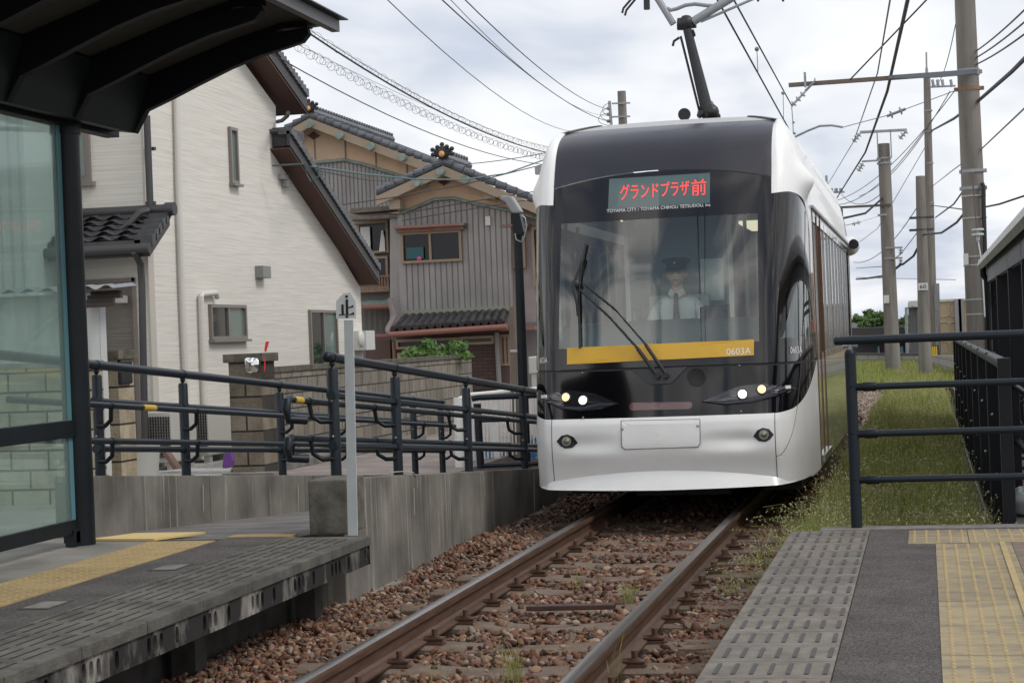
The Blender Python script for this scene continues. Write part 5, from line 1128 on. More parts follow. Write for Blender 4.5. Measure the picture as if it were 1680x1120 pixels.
b = MB(); a = at(665, 431, Y=Yo-.13); b.box(a.x+.05, a.x+.55, Yo-.14, Yo-.10, a.z+.10, a.z+.42); b.build('teal_box', mat('teal_plastic', (.02, .08, .09), .6), oh)
m = MB(); p = at(688, 424, Y=Yo-.13); m.ball(p, (.08, .03, .06), 8, 6); m.build('pink_cloth', mat('pink_cloth', (.55, .08, .22), .8), oh)
m = MB(); a = at(796, 355, Y=Yo-.1); m.box(a.x, a.x+.14, Yo-.1, Yo, a.z-.26, a.z); m.build('antenna_box', MATS['white_plastic'], oh, bevel=.01)
# right mauve wing
b = MB(); polyY(b, [(838, 640), (833, 345), (884, 358), (905, 360), (905, 640)], Yo+.4, 9); b.build('mauve_wall', pur, oh)
winY(oh, 835, 378, 862, 441, Yo+.4, True, .3); winY(oh, 877, 372, 900, 470, Yo+.35, None, .5)
m = MB(); a = at(835, 330, Y=Yo-.2); c = at(905, 352, Y=Yo-.2); m.prism([a, c, c-Vector((0, 0, .16)), a-Vector((0, 0, .16))], (0, 9, 0)); m.build('rear_eave', mat('maroon_eave', (.14, .06, .05), .7), oh)
# ground storey
b = MB(); polyY(b, [(650, 650), (650, 545), (836, 535), (838, 650)], Yo-.3, 3); b.build('lower_wall', mat('dark_brown_wall', (.085, .055, .048), .8), oh)
b = MB(); a0 = at(640, 543, Y=Yo-1.2); a1 = at(828, 530, Y=Yo-1.2); c0 = at(663, 518, Y=Yo-.05); c1 = at(833, 509, Y=Yo-.05)
b.grid(lambda u, v: a0.lerp(a1, u).lerp(c0.lerp(c1, u), v)+Vector((0, 0, .075*abs(math.sin(u*math.pi*15))+.05*(1-(v*6) % 1))), 180, 24); b.prism([a0-Vector((0, 0, .02)), a1-Vector((0, 0, .02)), c1-Vector((0, 0, .02)), c0-Vector((0, 0, .02))], (0, 0, -.08)); 
for k in range(15): p = a0.lerp(a1, (k+.5)/15); b.tube([p+Vector((0, -.06, .05)), p+Vector((0, .12, .09))], .085, 10)
lt = b.build('lower_tile_roof', mat('black_glazed_tile', (.018, .018, .020), .3, 0, (.05, .045, .045), 3), oh, smooth=1)
m = MB(); m.box(c0.x, c1.x+.1, Yo-.12, Yo-.03, c1.z-.02, c1.z+.12); m.build('flashing', mat('olive_flashing', (.24, .25, .19), .7), lt)
gut = mat('copper_gutter', (.22, .095, .07), .6)
m = MB(); m.tube([a0+Vector((0, -.12, -.10)), a1+Vector((.1, -.12, -.10))], .08, 10); m.build('gutter', gut, lt, smooth=1)
m = MB(); m.tube([at(640, 548, Y=Yo-1.2), at(637, 540, Y=Yo-.9), at(647, 520, Y=Yo-.4), at(640, 490, Y=Yo-.3)], .09, 8); m.build('drain_hopper', mat('old_pvc', (.20, .17, .16), .7), lt, smooth=1)
winY(oh, 652, 553, 757, 573, Yo-.3, None, .98); winY(oh, 757, 550, 812, 566, Yo-.3, None, .98); winY(oh, 655, 575, 752, 612, Yo-.3, None, .6)
b = MB(); polyY(b, [(752, 572), (812, 568), (816, 640), (752, 640)], Yo-.36, .06); b.build('brick_panel', mat('brown_brick', (1, 1, 1), .85, extra=blocks(.30, .10, (.085, .045, .038), (.06, .035, .03), (.03, .026, .024), .012, 'XZ')), oh)
m = MB(); m.tube([at(815, 545, Y=Yo-.5), at(820, 645, Y=Yo-.5)], .07, 8); m.build('downpipe', mat('grey_pvc', (.18, .175, .165), .6), oh, smooth=1)
winY(oh, 823, 548, 838, 600, Yo-.2, None, .5); m = MB(); a = at(822, 540, Y=Yo-.5); c = at(880, 542, Y=Yo-.5); m.box(a.x, c.x, Yo-.7, Yo, a.z-.05, a.z+.05); m.build('lintel', gut, oh)
b = MB(); polyY(b, [(836, 640), (836, 530), (900, 527), (900, 640)], Yo+.1, .25); b.build('grey_base', mat('grey_render', (.17, .155, .15), .85), oh)
# recessed left bay with balcony
b = MB(); polyY(b, [(560, 640), (560, 345), (652, 350), (656, 640)], Yo+1.2, 6); b.build('bay_wall', mat('bay_wall_paint', (.20, .185, .17), .8), oh)
b = MB(); polyY(b, [(640, 548), (640, 352), (656, 352), (660, 548)], Yo+.1, .8); b.build('corner_panel', gry, oh)
bd = winY(oh, 573, 362, 638, 418, Yo+1.1, None, .27, name='balcony_window'); winY(oh, 573, 420, 638, 468, Yo+1.1, None, .5, name='balcony_window')
m = MB()
for x0, x1, yb_ in ((593, 607, 410),): a = at(x0, yb_, Y=Yo+.95); c = at(x1, 372, Y=Yo+.95); m.box(a.x, c.x, Yo+.93, Yo+.96, a.z, c.z)
m.build('curtain', mat('white_cloth', (.62, .62, .60), .85), bd)
m = MB(); m.prism([at(x, y, Y=Yo+.9) for x, y in ((628, 378), (631, 392), (632, 412), (622, 413), (624, 395), (626, 378))], (0, .06, 0)); m.build('hanging_shirt', MATS['white_cloth'], bd)
m = MB()
for k in range(14): a = at(577+4.6*k, 472, Y=Yo+.85); c = at(577+4.6*k, 454, Y=Yo+.85); m.box(a.x-.03, a.x+.03, Yo+.83, Yo+.87, a.z, c.z)
m.box(at(572, 470, Y=Yo+.85).x, at(641, 470, Y=Yo+.85).x, Yo+.8, Yo+.9, at(600, 456, Y=Yo+.85).z, at(600, 453, Y=Yo+.85).z); m.box(at(572, 470, Y=Yo+.85).x, at(641, 470, Y=Yo+.85).x, Yo+.7, Yo+1.0, at(600, 480, Y=Yo+.85).z, at(600, 471, Y=Yo+.85).z); m.build('balcony', brf, oh)
m = MB(); polyY(m, [(585, 492), (650, 489), (652, 480), (588, 483)], Yo+.7, .1) if False else m.prism([at(583, 502, Y=Yo+.2), at(646, 499, Y=Yo+.2), at(650, 489, Y=Yo+1.0), at(583, 492, Y=Yo+1.0)], (0, 0, -.05)); m.build('green_lean_roof', verd, oh)
for q_, r_ in (((583, 505, 645, 502, .1), .07), ((595, 553, 640, 551, .1), .07), ((646, 560, 650, 640, -.4), .05)): m = MB(); m.tube([at(q_[0], q_[1], Y=Yo+q_[4]), at(q_[2], q_[3], Y=Yo+q_[4])], r_, 8); m.build('side_gutter', gut, oh, smooth=1)
ribs([(583, 508), (640, 505)], 548, 590, 640, 9, Yo+1.15, 'bay_seams', grr, oh)
m = MB(); a = at(600, 558, Y=Yo+1.0); c = at(644, 640, Y=Yo+1.0); m.box(a.x, c.x, Yo+.95, Yo+1.1, c.z, a.z); m.build('wooden_door', mat('brown_door', (.12, .075, .065), .8), oh)
m = MB(); m.prism([at(575, 342, Y=Yo+.3), at(668, 336, Y=Yo+.3), at(668, 343, Y=Yo+.3), at(575, 350, Y=Yo+.3)], (0, .8, 0)); m.prism([at(560, 356, Y=Yo), at(655, 351, Y=Yo), at(655, 357, Y=Yo), at(560, 362, Y=Yo)], (0, .6, 0)); m.build('weathered_boards', mat('grey_driftwood', (.20, .17, .14), .9, 0, (.11, .09, .075), 5), oh)
# ================================================================ OLD HOUSE, REAR
oh2 = empty('old_house', at(600, 640, Y=60), 'taller old house behind, tan gable with blackened ridge tiles and grey lower cladding', 'house')
b = MB(); polyY(b, [(440, 640), (440, 252), (508, 200), (716, 283), (760, 300), (760, 640)], 60, 14); b.build('ribbed_wall', gry, oh2)
c2_ = [(440, 276), (505, 268), (565, 262), (600, 270), (668, 292), (760, 318)]
ribs([(440, 276), (505, 268), (565, 263), (600, 271), (668, 293), (760, 320)], 345, 500, 700, 6.6, 60, 'wall_seams', grr, oh2)
b = MB(); polyY(b, [(440, 240), (508, 196), (716, 278), (760, 296), (760, 318)]+c2_[::-1][1:], 60-.08, .08); b.build('gable_plaster', tan, oh2)
b = MB(); b.tube([at(x, y, Y=59.9) for x, y in c2_], .055, 6); b.build('gable_moulding', verd, oh2)
for x, y0_, y1_ in ((516, 230, 262), (566, 230, 262), (616, 246, 272), (667, 265, 288)): m = MB(); a = at(x, y0_, Y=59.9); c = at(x, y1_, Y=59.9); m.box(a.x-.015, a.x+.015, 59.88, 59.92, c.z, a.z); m.build('plaster_joint', grr, oh2)
pk2 = gable_roof(oh2, (440, 232), (508, 194), (760, 290), 60, 10, .30, .8, None); ornament(oh2, pk2, 69)
purlins(oh2, [(506, 204), (556, 222), (607, 240), (659, 258)], 59.0, .13); diamond(oh2, 515, 223, 59.9, 11, 7)
# ================================================================ STREET ITEMS
t = empty('street_lamp', at(862, 762, z=-.1), 'black street lamp post with grey lamp head beside the tram', 'street lamp'); YP = at(862, 762, z=-.1).y
b = MB(); b.tube([at(863, 765, Y=YP), at(857, 590, Y=YP), at(850, 385, Y=YP)], [.062, .058, .05], 16); b.build('pole', navyd, t, smooth=1)
b = MB(); b.prism([at(x, y, Y=YP-.06) for x, y in ((838, 350), (852, 348), (859, 380), (857, 386), (843, 388))], (0, .14, 0)); b.build('bracket_box', navyd, t, bevel=.01)
b = MB(); b.prism([at(x, y, Y=YP-.09) for x, y in ((819, 326), (822, 321), (838, 321), (854, 346), (852, 350), (840, 350), (829, 333))], (0, .2, 0)); lh = b.build('lamp_head', mat('lamp_grey', (.24, .25, .25), .4), t, bevel=.02); 
b = MB(); b.prism([at(x, y, Y=YP-.07) for x, y in ((820, 328), (829, 334), (834, 330), (826, 324))], (0, .16, -.01)); b.build('lamp_lens', blackp, lh)
b = MB(); b.tube([at(x, y, Y=YP-.1) for x, y in ((856, 353), (862, 358), (864, 372), (861, 388), (855, 397), (847, 393), (845, 383))], .008, 6); b.build('loop_cable', galv, t, smooth=1)
b = MB(); a = at(848, 600, Y=23); b.tube([at(848, 750, Y=23), at(845, 503, Y=23)], .075, 12); wp_ = b.build('wooden_post', mat('weathered_post', (.16, .13, .10), .9, 0, (.24, .20, .16), 4, (3, 3, .4)), smooth=1); tag(wp_, 'weathered wooden post standing just behind the black street lamp', 'post')
b = MB(); b.tube([at(838, 577, Y=22.8), at(860, 577, Y=22.8)], .03, 8); b.build('clamp', galv, wp_)
# white fence
YF = at(752, 768, z=-.1).y+.3
wfz = empty('white_fence', at(815, 765, Y=YF), 'white metal picket fence with rusty end post and blue lower banner', 'fence')
wfm = mat('fence_white', (.80, .80, .78), .5, 0, (.66, .63, .58), 7, lo=.6, hi=.75)
b = MB(); b.tube([at(755, 770, Y=YF), at(752, 652, Y=YF)], .058, 14); b.build('post', wfm, wfz, smooth=1)
b = MB(); b.tube([at(815, 760, Y=YF+1.5), at(812, 646, Y=YF+1.5)], .055, 12); b.build('post', wfm, wfz, smooth=1)
b = MB(); b.tube([at(753, 655, Y=YF), at(770, 648, Y=YF+.3), at(845, 641, Y=YF+2), at(905, 636, Y=YF+3)], .03, 10); b.build('top_rail', wfm, wfz, smooth=1)
b = MB()
for k in range(24): 
    x = 772+5.8*k; tt = k/24; b.tube([at(x, 755-18*tt, Y=YF+.3+2.6*tt), at(x-3, 650-11*tt, Y=YF+.3+2.6*tt)], .011, 6)
b.build('pickets', wfm, wfz)
b = MB(); a = at(771, 768, Y=YF+.8); b.prism([at(771, 768, Y=YF+.9), at(905, 748, Y=YF+3.3), at(905, 715, Y=YF+3.3), at(771, 735, Y=YF+.9)], (0, .02, 0)); b.build('banner', mat('blue_white_banner', (.07, .26, .52), .6, 0, (.60, .65, .68), 3.2, lo=.45, hi=.52), wfz)
b = MB(); a = at(873, 650, Y=27); c = at(900, 585, Y=27); b.box(a.x, c.x+.3, 27, 27.6, -.1, c.z); b.box(a.x-.03, c.x+.33, 26.97, 27.6, c.z-.25, c.z+.01); tag(b.build('utility_cabinet', MATS['white_plastic'], bevel=.02), 'white utility cabinet half hidden behind the tram corner', 'cabinet')
# shrubs
lfm = mat('leaf_green', (1, 1, 1), .6, island=[(.035, .085, .015), (.07, .15, .03), (.11, .20, .05), (.05, .11, .02)], spec=.3)
def leaves(cl, n, size, name, m, parent=None):
    vs = []; fs = []
    for _ in range(n):
        c, r = cl[rng.integers(len(cl))]; d = rng.normal(size=3); d /= np.linalg.norm(d); p = Vector(c)+Vector(d*np.array(r)*rng.uniform(.25, 1.05)); a = Vector(rng.normal(size=3)).normalized(); q = a.orthogonal().normalized(); s_ = size*rng.uniform(.6, 1.3); o = len(vs)
        vs += [p-a*s_, p+q*s_*.42, p+a*s_, p-q*s_*.42]; fs.append((o, o+1, o+2, o+3))
    mb = MB(); mb.v = vs; mb.f = fs; return mb.build(name, m, parent)
t = empty('garden_shrub', at(715, 600, Y=31), 'bright green leafy shrub growing above the block wall', 'shrub')
cl = [(at(x, y, Y=31+.3*math.sin(x)), (r, .35, r)) for x, y, r in ((670, 583, .12), (680, 576, .13), (695, 580, .16), (704, 568, .12), (701, 562, .08), (722, 580, .16), (738, 575, .15), (748, 568, .12), (758, 566, .07), (712, 588, .2), (690, 590, .2), (740, 588, .2), (765, 583, .08), (665, 590, .1))]
leaves(cl, 1500, .05, 'foliage', lfm, t); m = MB()
for x, y, _ in ((670, 583, 0), (701, 562, 0), (722, 580, 0), (758, 566, 0)): m.tube([at(712, 640, Y=31), at(x, y, Y=31)], .012, 5)
m.build('stems', mat('twig_brown', (.08, .06, .035), .9), t)
# ================================================================ RIGHT SIDE: GRASS
b = MB()
def gz(x, y): return -.16+.10*min(1, max(0, (y-18)/30))
b.grid(lambda u, v: (-.95+1.25*u, 10.2+110*v, gz(0, 10.2+110*v)+.02*math.sin(v*90)), 6, 200); b.grid(lambda u, v: (-5+5.3*u, 44+70*v, -.09), 1, 1); b.grid(lambda u, v: (.3+14*u, 62+60*v, -.2), 1, 1); tag(b.build('verge_soil', mat('verge_soil', (.055, .060, .022), .95, 0, (.10, .105, .04), 6)), kind='structure')
def blades(N_, xf, yf, hf, wf, name, m, seeds=None, sm=None, zf=gz):
    x = xf(N_); y = yf(N_); h = hf(N_, x, y); a = rng.uniform(0, 6.283, N_); ln = rng.normal(0, .28, N_)*h; la = rng.uniform(0, 6.283, N_); z = np.array([zf(X_, Y_) for X_, Y_ in zip(x, y)]); w_ = wf*(.6+.8*rng.random(N_))*np.clip(y/14, .8, 2.6)
    bx, by = np.cos(a)*w_, np.sin(a)*w_; dx, dy = np.cos(la)*ln, np.sin(la)*ln; v = np.zeros((N_, 5, 3))
    v[:, 0] = np.stack([x-bx, y-by, z-.01], 1); v[:, 1] = np.stack([x+bx, y+by, z-.01], 1); v[:, 2] = np.stack([x+bx*.7+dx*.35, y+by*.7+dy*.35, z+h*.6], 1); v[:, 3] = np.stack([x-bx*.7+dx*.35, y-by*.7+dy*.35, z+h*.6], 1); v[:, 4] = np.stack([x+dx, y+dy, z+h], 1)
    base = np.arange(N_)[:, None]*5; q = (base+np.array([[0, 1, 2, 3]])); t = (base+np.array([[3, 2, 4]])); me = bpy.data.meshes.new(name); me.vertices.add(N_*5); me.vertices.foreach_set('co', v.ravel())
    li = np.concatenate([q.ravel(), t.ravel()]).astype(np.int32); me.loops.add(len(li)); me.loops.foreach_set('vertex_index', li); me.polygons.add(2*N_); st_ = np.concatenate([np.arange(N_)*4, 4*N_+np.arange(N_)*3]).astype(np.int32); me.polygons.foreach_set('loop_start', st_); me.polygons.foreach_set('loop_total', np.concatenate([np.full(N_, 4), np.full(N_, 3)]).astype(np.int32)); me.update(calc_edges=True); me.validate(); me.materials.append(m); o = bpy.data.objects.new(name, me); COL.objects.link(o)
    return o, v[:, 4]
gm = mat('grass_blade', (1, 1, 1), .7, island=[(.16, .20, .045), (.26, .30, .07), (.34, .35, .11), (.20, .25, .05), (.50, .47, .23), (.30, .36, .08), (.44, .42, .18)], spec=.2)
t_ = gm.node_tree; b0 = t_.nodes['Principled BSDF']; tr_ = t_.nodes.new('ShaderNodeBsdfTranslucent'); ms_ = t_.nodes.new('ShaderNodeMixShader'); ms_.inputs[0].default_value = .42; t_.links.new(b0.inputs['Base Color'].links[0].from_socket, tr_.inputs[0]); t_.links.new(b0.outputs[0], ms_.inputs[1]); t_.links.new(tr_.outputs[0], ms_.inputs[2]); t_.links.new(ms_.outputs[0], t_.nodes['Material Output'].inputs[0])
dn = lambda n_, a, c, p: a+(c-a)*rng.random(n_)**p
def tall(x): return 1.0
def hfn(n_, x, y): return (.11+.16*rng.random(n_))*np.clip(1.25-.02*(y-10), .8, 1.3)*(1+.35*np.exp(-((x+.62)/.2)**2))*np.array([.75+.9*max(0, noise.noise(Vector((a_*2.2, b_*1.1, 0)))+.25) for a_, b_ in zip(x, y)])
go, tips = blades(62000, lambda n_: np.where(rng.random(n_) < .08, rng.normal(.27, .05, n_), rng.uniform(-.82, .27, n_)+rng.normal(0, .03, n_)), lambda n_: 10.22+(rng.random(n_)**1.7)*40, hfn, .0032, 'grass', gm)
tag(go, 'dense green grass with pale seed heads growing beside the track', 'grass', kind='stuff')
far_, _t = blades(26000, lambda n_: rng.uniform(-3.5, 3, n_), lambda n_: rng.uniform(42, 66, n_), lambda n_, x, y: .12+.2*rng.random(n_), .006, 'far_grass', gm); tag(far_, 'light green rough grass around the feet of the concrete poles', 'grass', kind='stuff')
sdm_ = mat('seed_head', (1, 1, 1), .8, island=[(.42, .36, .20), (.32, .28, .14), (.50, .45, .28), (.26, .25, .11)])
sv = []; sf = []
sel = tips[rng.random(len(tips)) < .16]
def seed(p, s_):
    o = len(sv); r = s_*.34; d = Vector((rng.normal()*.5, rng.normal()*.5, -1)).normalized()*s_; a = d.orthogonal().normalized()*r; c = d.cross(a).normalized()*r; p = Vector(p); m_ = p+d*.5
    sv.extend([p, m_+a, m_+c, m_-a, m_-c, p+d]); sf.extend([(o, o+1, o+2), (o, o+2, o+3), (o, o+3, o+4), (o, o+4, o+1), (o+5, o+2, o+1), (o+5, o+3, o+2), (o+5, o+4, o+3), (o+5, o+1, o+4)])
for p in sel:
    k = 2 if p[1] < 16 else 1
    for _ in range(k): seed((p[0]+rng.normal()*.012, p[1]+rng.normal()*.012, p[2]+rng.uniform(-.03, .03)), .017*max(1, min(1.8, p[1]/13)))
# arching oat stems near the platform corner
stv = MB()
for _ in range(170):
    x = rng.uniform(-1.02, -.62) if rng.random() < .6 else rng.uniform(-.8, -.3); y = rng.uniform(9.6, 12.5) if x < -.8 else rng.uniform(10.2, 15); h = rng.uniform(.15, .36); lx_, ly_ = rng.normal()*.10-.04, rng.normal()*.10
    q = [Vector((x, y, -.17)), Vector((x+lx_*.3, y+ly_*.3, -.17+h*.6)), Vector((x+lx_, y+ly_, -.17+h)), Vector((x+lx_*1.5, y+ly_*1.5, -.17+h*.95))]; stv.tube(q, .0016, 4)
    for t_ in range(7): seed(q[2].lerp(q[3], rng.uniform(-.6, 1))+Vector((rng.normal()*.012, rng.normal()*.012, rng.uniform(-.02, .01))), .015)
mb = MB(); mb.v = sv; mb.f = sf; tag(mb.build('seed_heads', sdm_), 'pale hanging seed heads scattered over the green grass', 'grass seed', kind='stuff')
tag(stv.build('grass_stems', gm), 'thin arching wild grass stems at the corner of the right platform', 'grass', kind='stuff')
def weed(px, py, n, h, lab):
    c = at(px, py, z=-.16); mb = MB()
    for _ in range(n):
        x, y = c.x+rng.normal()*.025, c.y+rng.normal()*.03; hh = h*rng.uniform(.5, 1); a = rng.uniform(0, 6.28); l = rng.uniform(.15, .75)*hh; w_ = .0017; dx, dy = math.cos(a), math.sin(a)
        mb.add([(x-dy*w_, y+dx*w_, -.17), (x+dy*w_, y-dx*w_, -.17), (x+dx*l*.4+dy*w_, y+dy*l*.4-dx*w_, -.17+hh*.65), (x+dx*l*.4-dy*w_, y+dy*l*.4+dx*w_, -.17+hh*.65), (x+dx*l, y+dy*l, -.17+hh)], [(0, 1, 2, 3), (3, 2, 4)])
    tag(mb.build('weed', gm), lab, 'weed', 'green weeds in the ballast')
for i, a in enumerate([(838, 1118, 42, .20, 'tall green weed at the bottom edge between the rails'), (1033, 988, 34, .17, 'green weed beside the right end of the flat steel bar'), (948, 965, 8, .15, 'thin green weed near the inner side of the left rail'), (1008, 1118, 9, .24, 'thin green weed touching the inner side of the right rail'), (1197, 975, 20, .15, 'yellow green weed between right rail and platform blocks'), (714, 1118, 10, .12, 'small green weed by the nearest rail clip'), (530, 995, 8, .12, 'pale dry weed under the end of the left platform slab'), (1245, 925, 14, .18, 'green weed close to the platform blocks, just before the tram'), (1172, 895, 10, .14, 'small green weed on the outer side of the right rail')]): weed(*a)
# kerb and black fence
b = MB(); y = 10.25
while y < 34: b.box(.265, .385, y, y+.595, -.3, -.055); y += .6
tag(b.build('kerb', mat('kerb_brown', (.12, .095, .08), .92, 0, (.20, .165, .14), 5, bump=.08, bscale=60), bevel=.01), kind='structure')
fz = 1.155
bf = empty('black_fence', (.42, 10.7, -.09), 'black louvred steel screen fence along the grass verge', 'fence')
blk = mat('fence_black', (.006, .007, .010), .42, spec=.28)
XFc = .43
for k, y in enumerate([10.72+2.1*i for i in range(9)]):
    m = MB(); m.box(XFc-.035, XFc+.035, y, y+.075, -.09, fz+.02); m.build('post', blk, bf, bevel=.006)
    if k < 8:
        m = MB()
        yy = y+.08
        while yy < y+2.08: m.prism([(XFc-.02, yy, -.02), (XFc+.012, yy+.17, -.02), (XFc+.020, yy+.17, -.02), (XFc-.008, yy, -.02)], (0, 0, fz-.0)); yy += .175
        m.build('louvre_panel', blk, bf)
        m = MB(); m.tube([(XFc, y+.07, fz-.015), (XFc, y+2.1, fz-.015)], .038, 10); m.build('top_rail', blk, bf, smooth=1)
        for z in (.18, .45, .80):
            m = MB()
            m.ball((XFc-.035, y+.35+z, z), .011, 8, 6); m.build('bolt', galv, bf, smooth=2)
m = MB(); m.tube([(.395, 10.7, -.04), (.395, 28, -.04)], .02, 8); m.build('bottom_pipe', navyd, bf, smooth=1)
# second low black rail fence behind, with sloping bars
b2 = empty('tube_fence', (.72, 14, -.09), 'low black tube fence between the screen fence and the bicycle shelter', 'fence')
for y in (13.0, 15.2, 17.4, 19.6, 21.8): m = MB(); m.box(.66, .72, y, y+.06, -.09, .92); m.build('post', blk, b2, bevel=.005)
for z in (.86, .42): m = MB(); m.tube([(.69, 13, z), (.69, 24, z)], .024, 10); m.build('rail', blk, b2, smooth=1)
# ================================================================ BICYCLE SHELTER
bs = empty('bicycle_shelter', (1.4, 22, -.09), 'black steel bicycle shelter with rounded silver roof edge at the right', 'shelter')
ea = at(1606, 440, Y=28); xe = ea.x; ze = ea.z
rp2 = [(xe+.02, ze-.03), (xe-.02, ze+.03), (xe, ze+.12), (xe+.10, ze+.20), (xe+.4, ze+.30), (xe+1.4, ze+.46), (xe+2.6, ze+.52), (xe+2.6, ze+.46), (xe+1.4, ze+.40), (xe+.4, ze+.20), (xe+.10, ze+.05)]
b = MB(); b.prism([(x, 28, z) for x, z in rp2], (0, -17.5, 0)); b.build('roof', mat('silver_roof', (.30, .31, .31), .35, .5, (.20, .195, .185), 2), bs, smooth=1)
b = MB(); b.prism([(xe+.10, 27.9, ze-.22), (xe+.16, 27.9, ze-.22), (xe+.16, 27.9, ze+.04), (xe+.10, 27.9, ze+.04)], (0, -17.3, 0)); b.build('edge_beam', mat('grey_beam', (.085, .09, .095), .5), bs)
for y in (12.4, 15.2, 18.0, 20.9, 24.2, 27.9):
    m = MB(); m.box(xe+.10, xe+.26, y-.05, y+.05, -.09, ze-.0); m.box(xe+.17, xe+2.2, y-.03, y+.03, ze+.04, ze+.10); m.build('column', blk, bs, bevel=.006)
for z in (1.62, 1.75): m = MB(); m.box(xe+.2, xe+2.6, 27.6, 27.66, z, z+.07); m.build('cross_rail', blk, bs)
m = MB(); m.tube([(xe+.05, 27.6, ze+.0), (xe+.05, 27.6, ze-.12), (xe+.10, 27.6, ze-.2), (xe+.10, 27.6, -.05)], .045, 10); m.build('downpipe', blk, bs, smooth=1)
m = MB(); m.tube([(xe+.0, 14.5, ze+.0), (xe+.0, 14.5, ze-.1), (xe+.18, 14.5, ze-.16), (xe+.2, 14.5, .2)], .04, 10); m.build('downpipe', blk, bs, smooth=1)
# mesh fence behind the bicycles
mf = empty('mesh_fence', (2, 29.4, -.09), 'dark wire mesh fence across the far end of the bicycle parking', 'fence')
m = MB()
for k in range(40): m.tube([(.95+.09*k, 29.4, -.09), (.95+.09*k, 29.4, 1.05)], .004, 4, False)
for k in range(14): m.tube([(.95, 29.4, .02+.08*k), (4.5, 29.4, .02+.08*k)], .004, 4, False)
m.build('wire_panel', cable_m, mf)
for x in (.95, 2.7, 4.4): m = MB(); m.tube([(x, 29.4, -.1), (x, 29.4, 1.1)], .025, 8); m.build('post', blk, mf, smooth=1)
# bicycles
def bicycle(lab, frame_c):
    t = empty('bicycle', (0, 0, 0), lab, 'bicycle', 'bicycles parked under the shelter')
    for y in (-.52, .52):
        m = MB(); m.tube([(0, y+.33*math.cos(k*math.pi/12), .34+.33*math.sin(k*math.pi/12)) for k in range(25)], .018, 6, False); w_ = m.build('wheel', MATS['black_plastic'], t, smooth=1)
        m = MB()
        for k in range(12): m.tube([(0, y, .34), (0, y+.32*math.cos(k*math.pi/6), .34+.32*math.sin(k*math.pi/6))], .002, 3, False)
        m.tube([(-.04, y, .34), (.04, y, .34)], .02, 8); m.build('spokes', steel, w_)
    m = MB(); m.tube([(0, .52, .34), (0, .10, .30), (0, .20, .78), (0, .52, .34)], .013, 6); m.tube([(0, .10, .30), (0, -.32, .82)], .017, 8); m.tube([(0, .18, .68), (0, -.33, .76)], .015, 8); m.tube([(0, -.52, .34), (0, -.34, .78), (0, -.31, .95)], .015, 8); m.build('frame', frame_c, t, smooth=1)
    m = MB(); m.ball((0, .22, .84), (.07, .13, .035), 10, 6); m.build('saddle', blackp, t, smooth=2)
    m = MB(); m.tube([(-.27, -.18, 1.0), (-.2, -.26, 1.02), (0, -.31, .98), (.2, -.26, 1.02), (.27, -.18, 1.0)], .012, 8); m.build('handlebar', steel, t, smooth=1)
    m = MB(); m.box(-.15, .15, -.62, -.38, .74, .76); 
    for k in range(7): m.box(-.15+.047*k, -.145+.047*k, -.62, -.615, .76, .95); m.box(-.15+.047*k, -.145+.047*k, -.385, -.38, .76, .95)
    m.box(-.15, .15, -.62, -.61, .94, .95); m.build('basket', steel, t)
    m = MB(); m.tube([(.05, .10, .30), (.07, .10, .30)], .07, 12); m.tube([(.06, .10, .30), (.06, .0, .18)], .008, 6); m.build('crank', steel, t); return t
bc = bicycle('bicycle with silver basket parked nearest to the low tube fence', mat('bike_red', (.22, .03, .03), .3)); bc.location = (1.45, 18.6, -.09); bc.rotation_euler.z = R(82)
for i, (y, lab) in enumerate(((19.9, 'second bicycle from the camera under the shelter roof'), (21.3, 'third bicycle from the camera under the shelter roof'), (22.6, 'farthest bicycle under the shelter, before the mesh fence'))): copy_tree(bc, (1.5, y, -.09), lab, R(80+4*i))
# plastic bag and litter
def bag(u, v):
    a = 2*math.pi*u; r = .22*math.sin(math.pi*v)**.6*(1+.25*noise.noise(Vector((math.cos(a)*2, math.sin(a)*2, v*4)))); return Vector((.80+r*math.cos(a)*1.2, 14.3+r*math.sin(a), -.09+.22*(1-math.cos(math.pi*v))/2*(1+.3*noise.noise(Vector((a, v*5, 3)))))) 
m = MB(); m.grid(bag, 30, 14); tag(m.build('plastic_bag', mat('milky_plastic', (.50, .52, .53), .25), smooth=2), 'crumpled clear plastic bag on the pavement beyond the black screen fence', 'bag')
m = MB(); p = at(1666, 797, z=-.08); m.prism([p, p+Vector((.14, .02, 0)), p+Vector((.16, .2, .0)), p+Vector((.0, .22, 0))], (0, 0, .03)); m.prism([p+Vector((.02, .05, .031)), p+Vector((.10, .05, .031)), p+Vector((.1, .15, .031)), p+Vector((.03, .16, .031))], (0, 0, .02)); tag(m.build('pink_packet', mat('pink_paper', (.70, .12, .28), .6, 0, (.7, .7, .68), 20, lo=.5, hi=.55)), 'small pink and white packet lying past the black screen fence', 'packet')
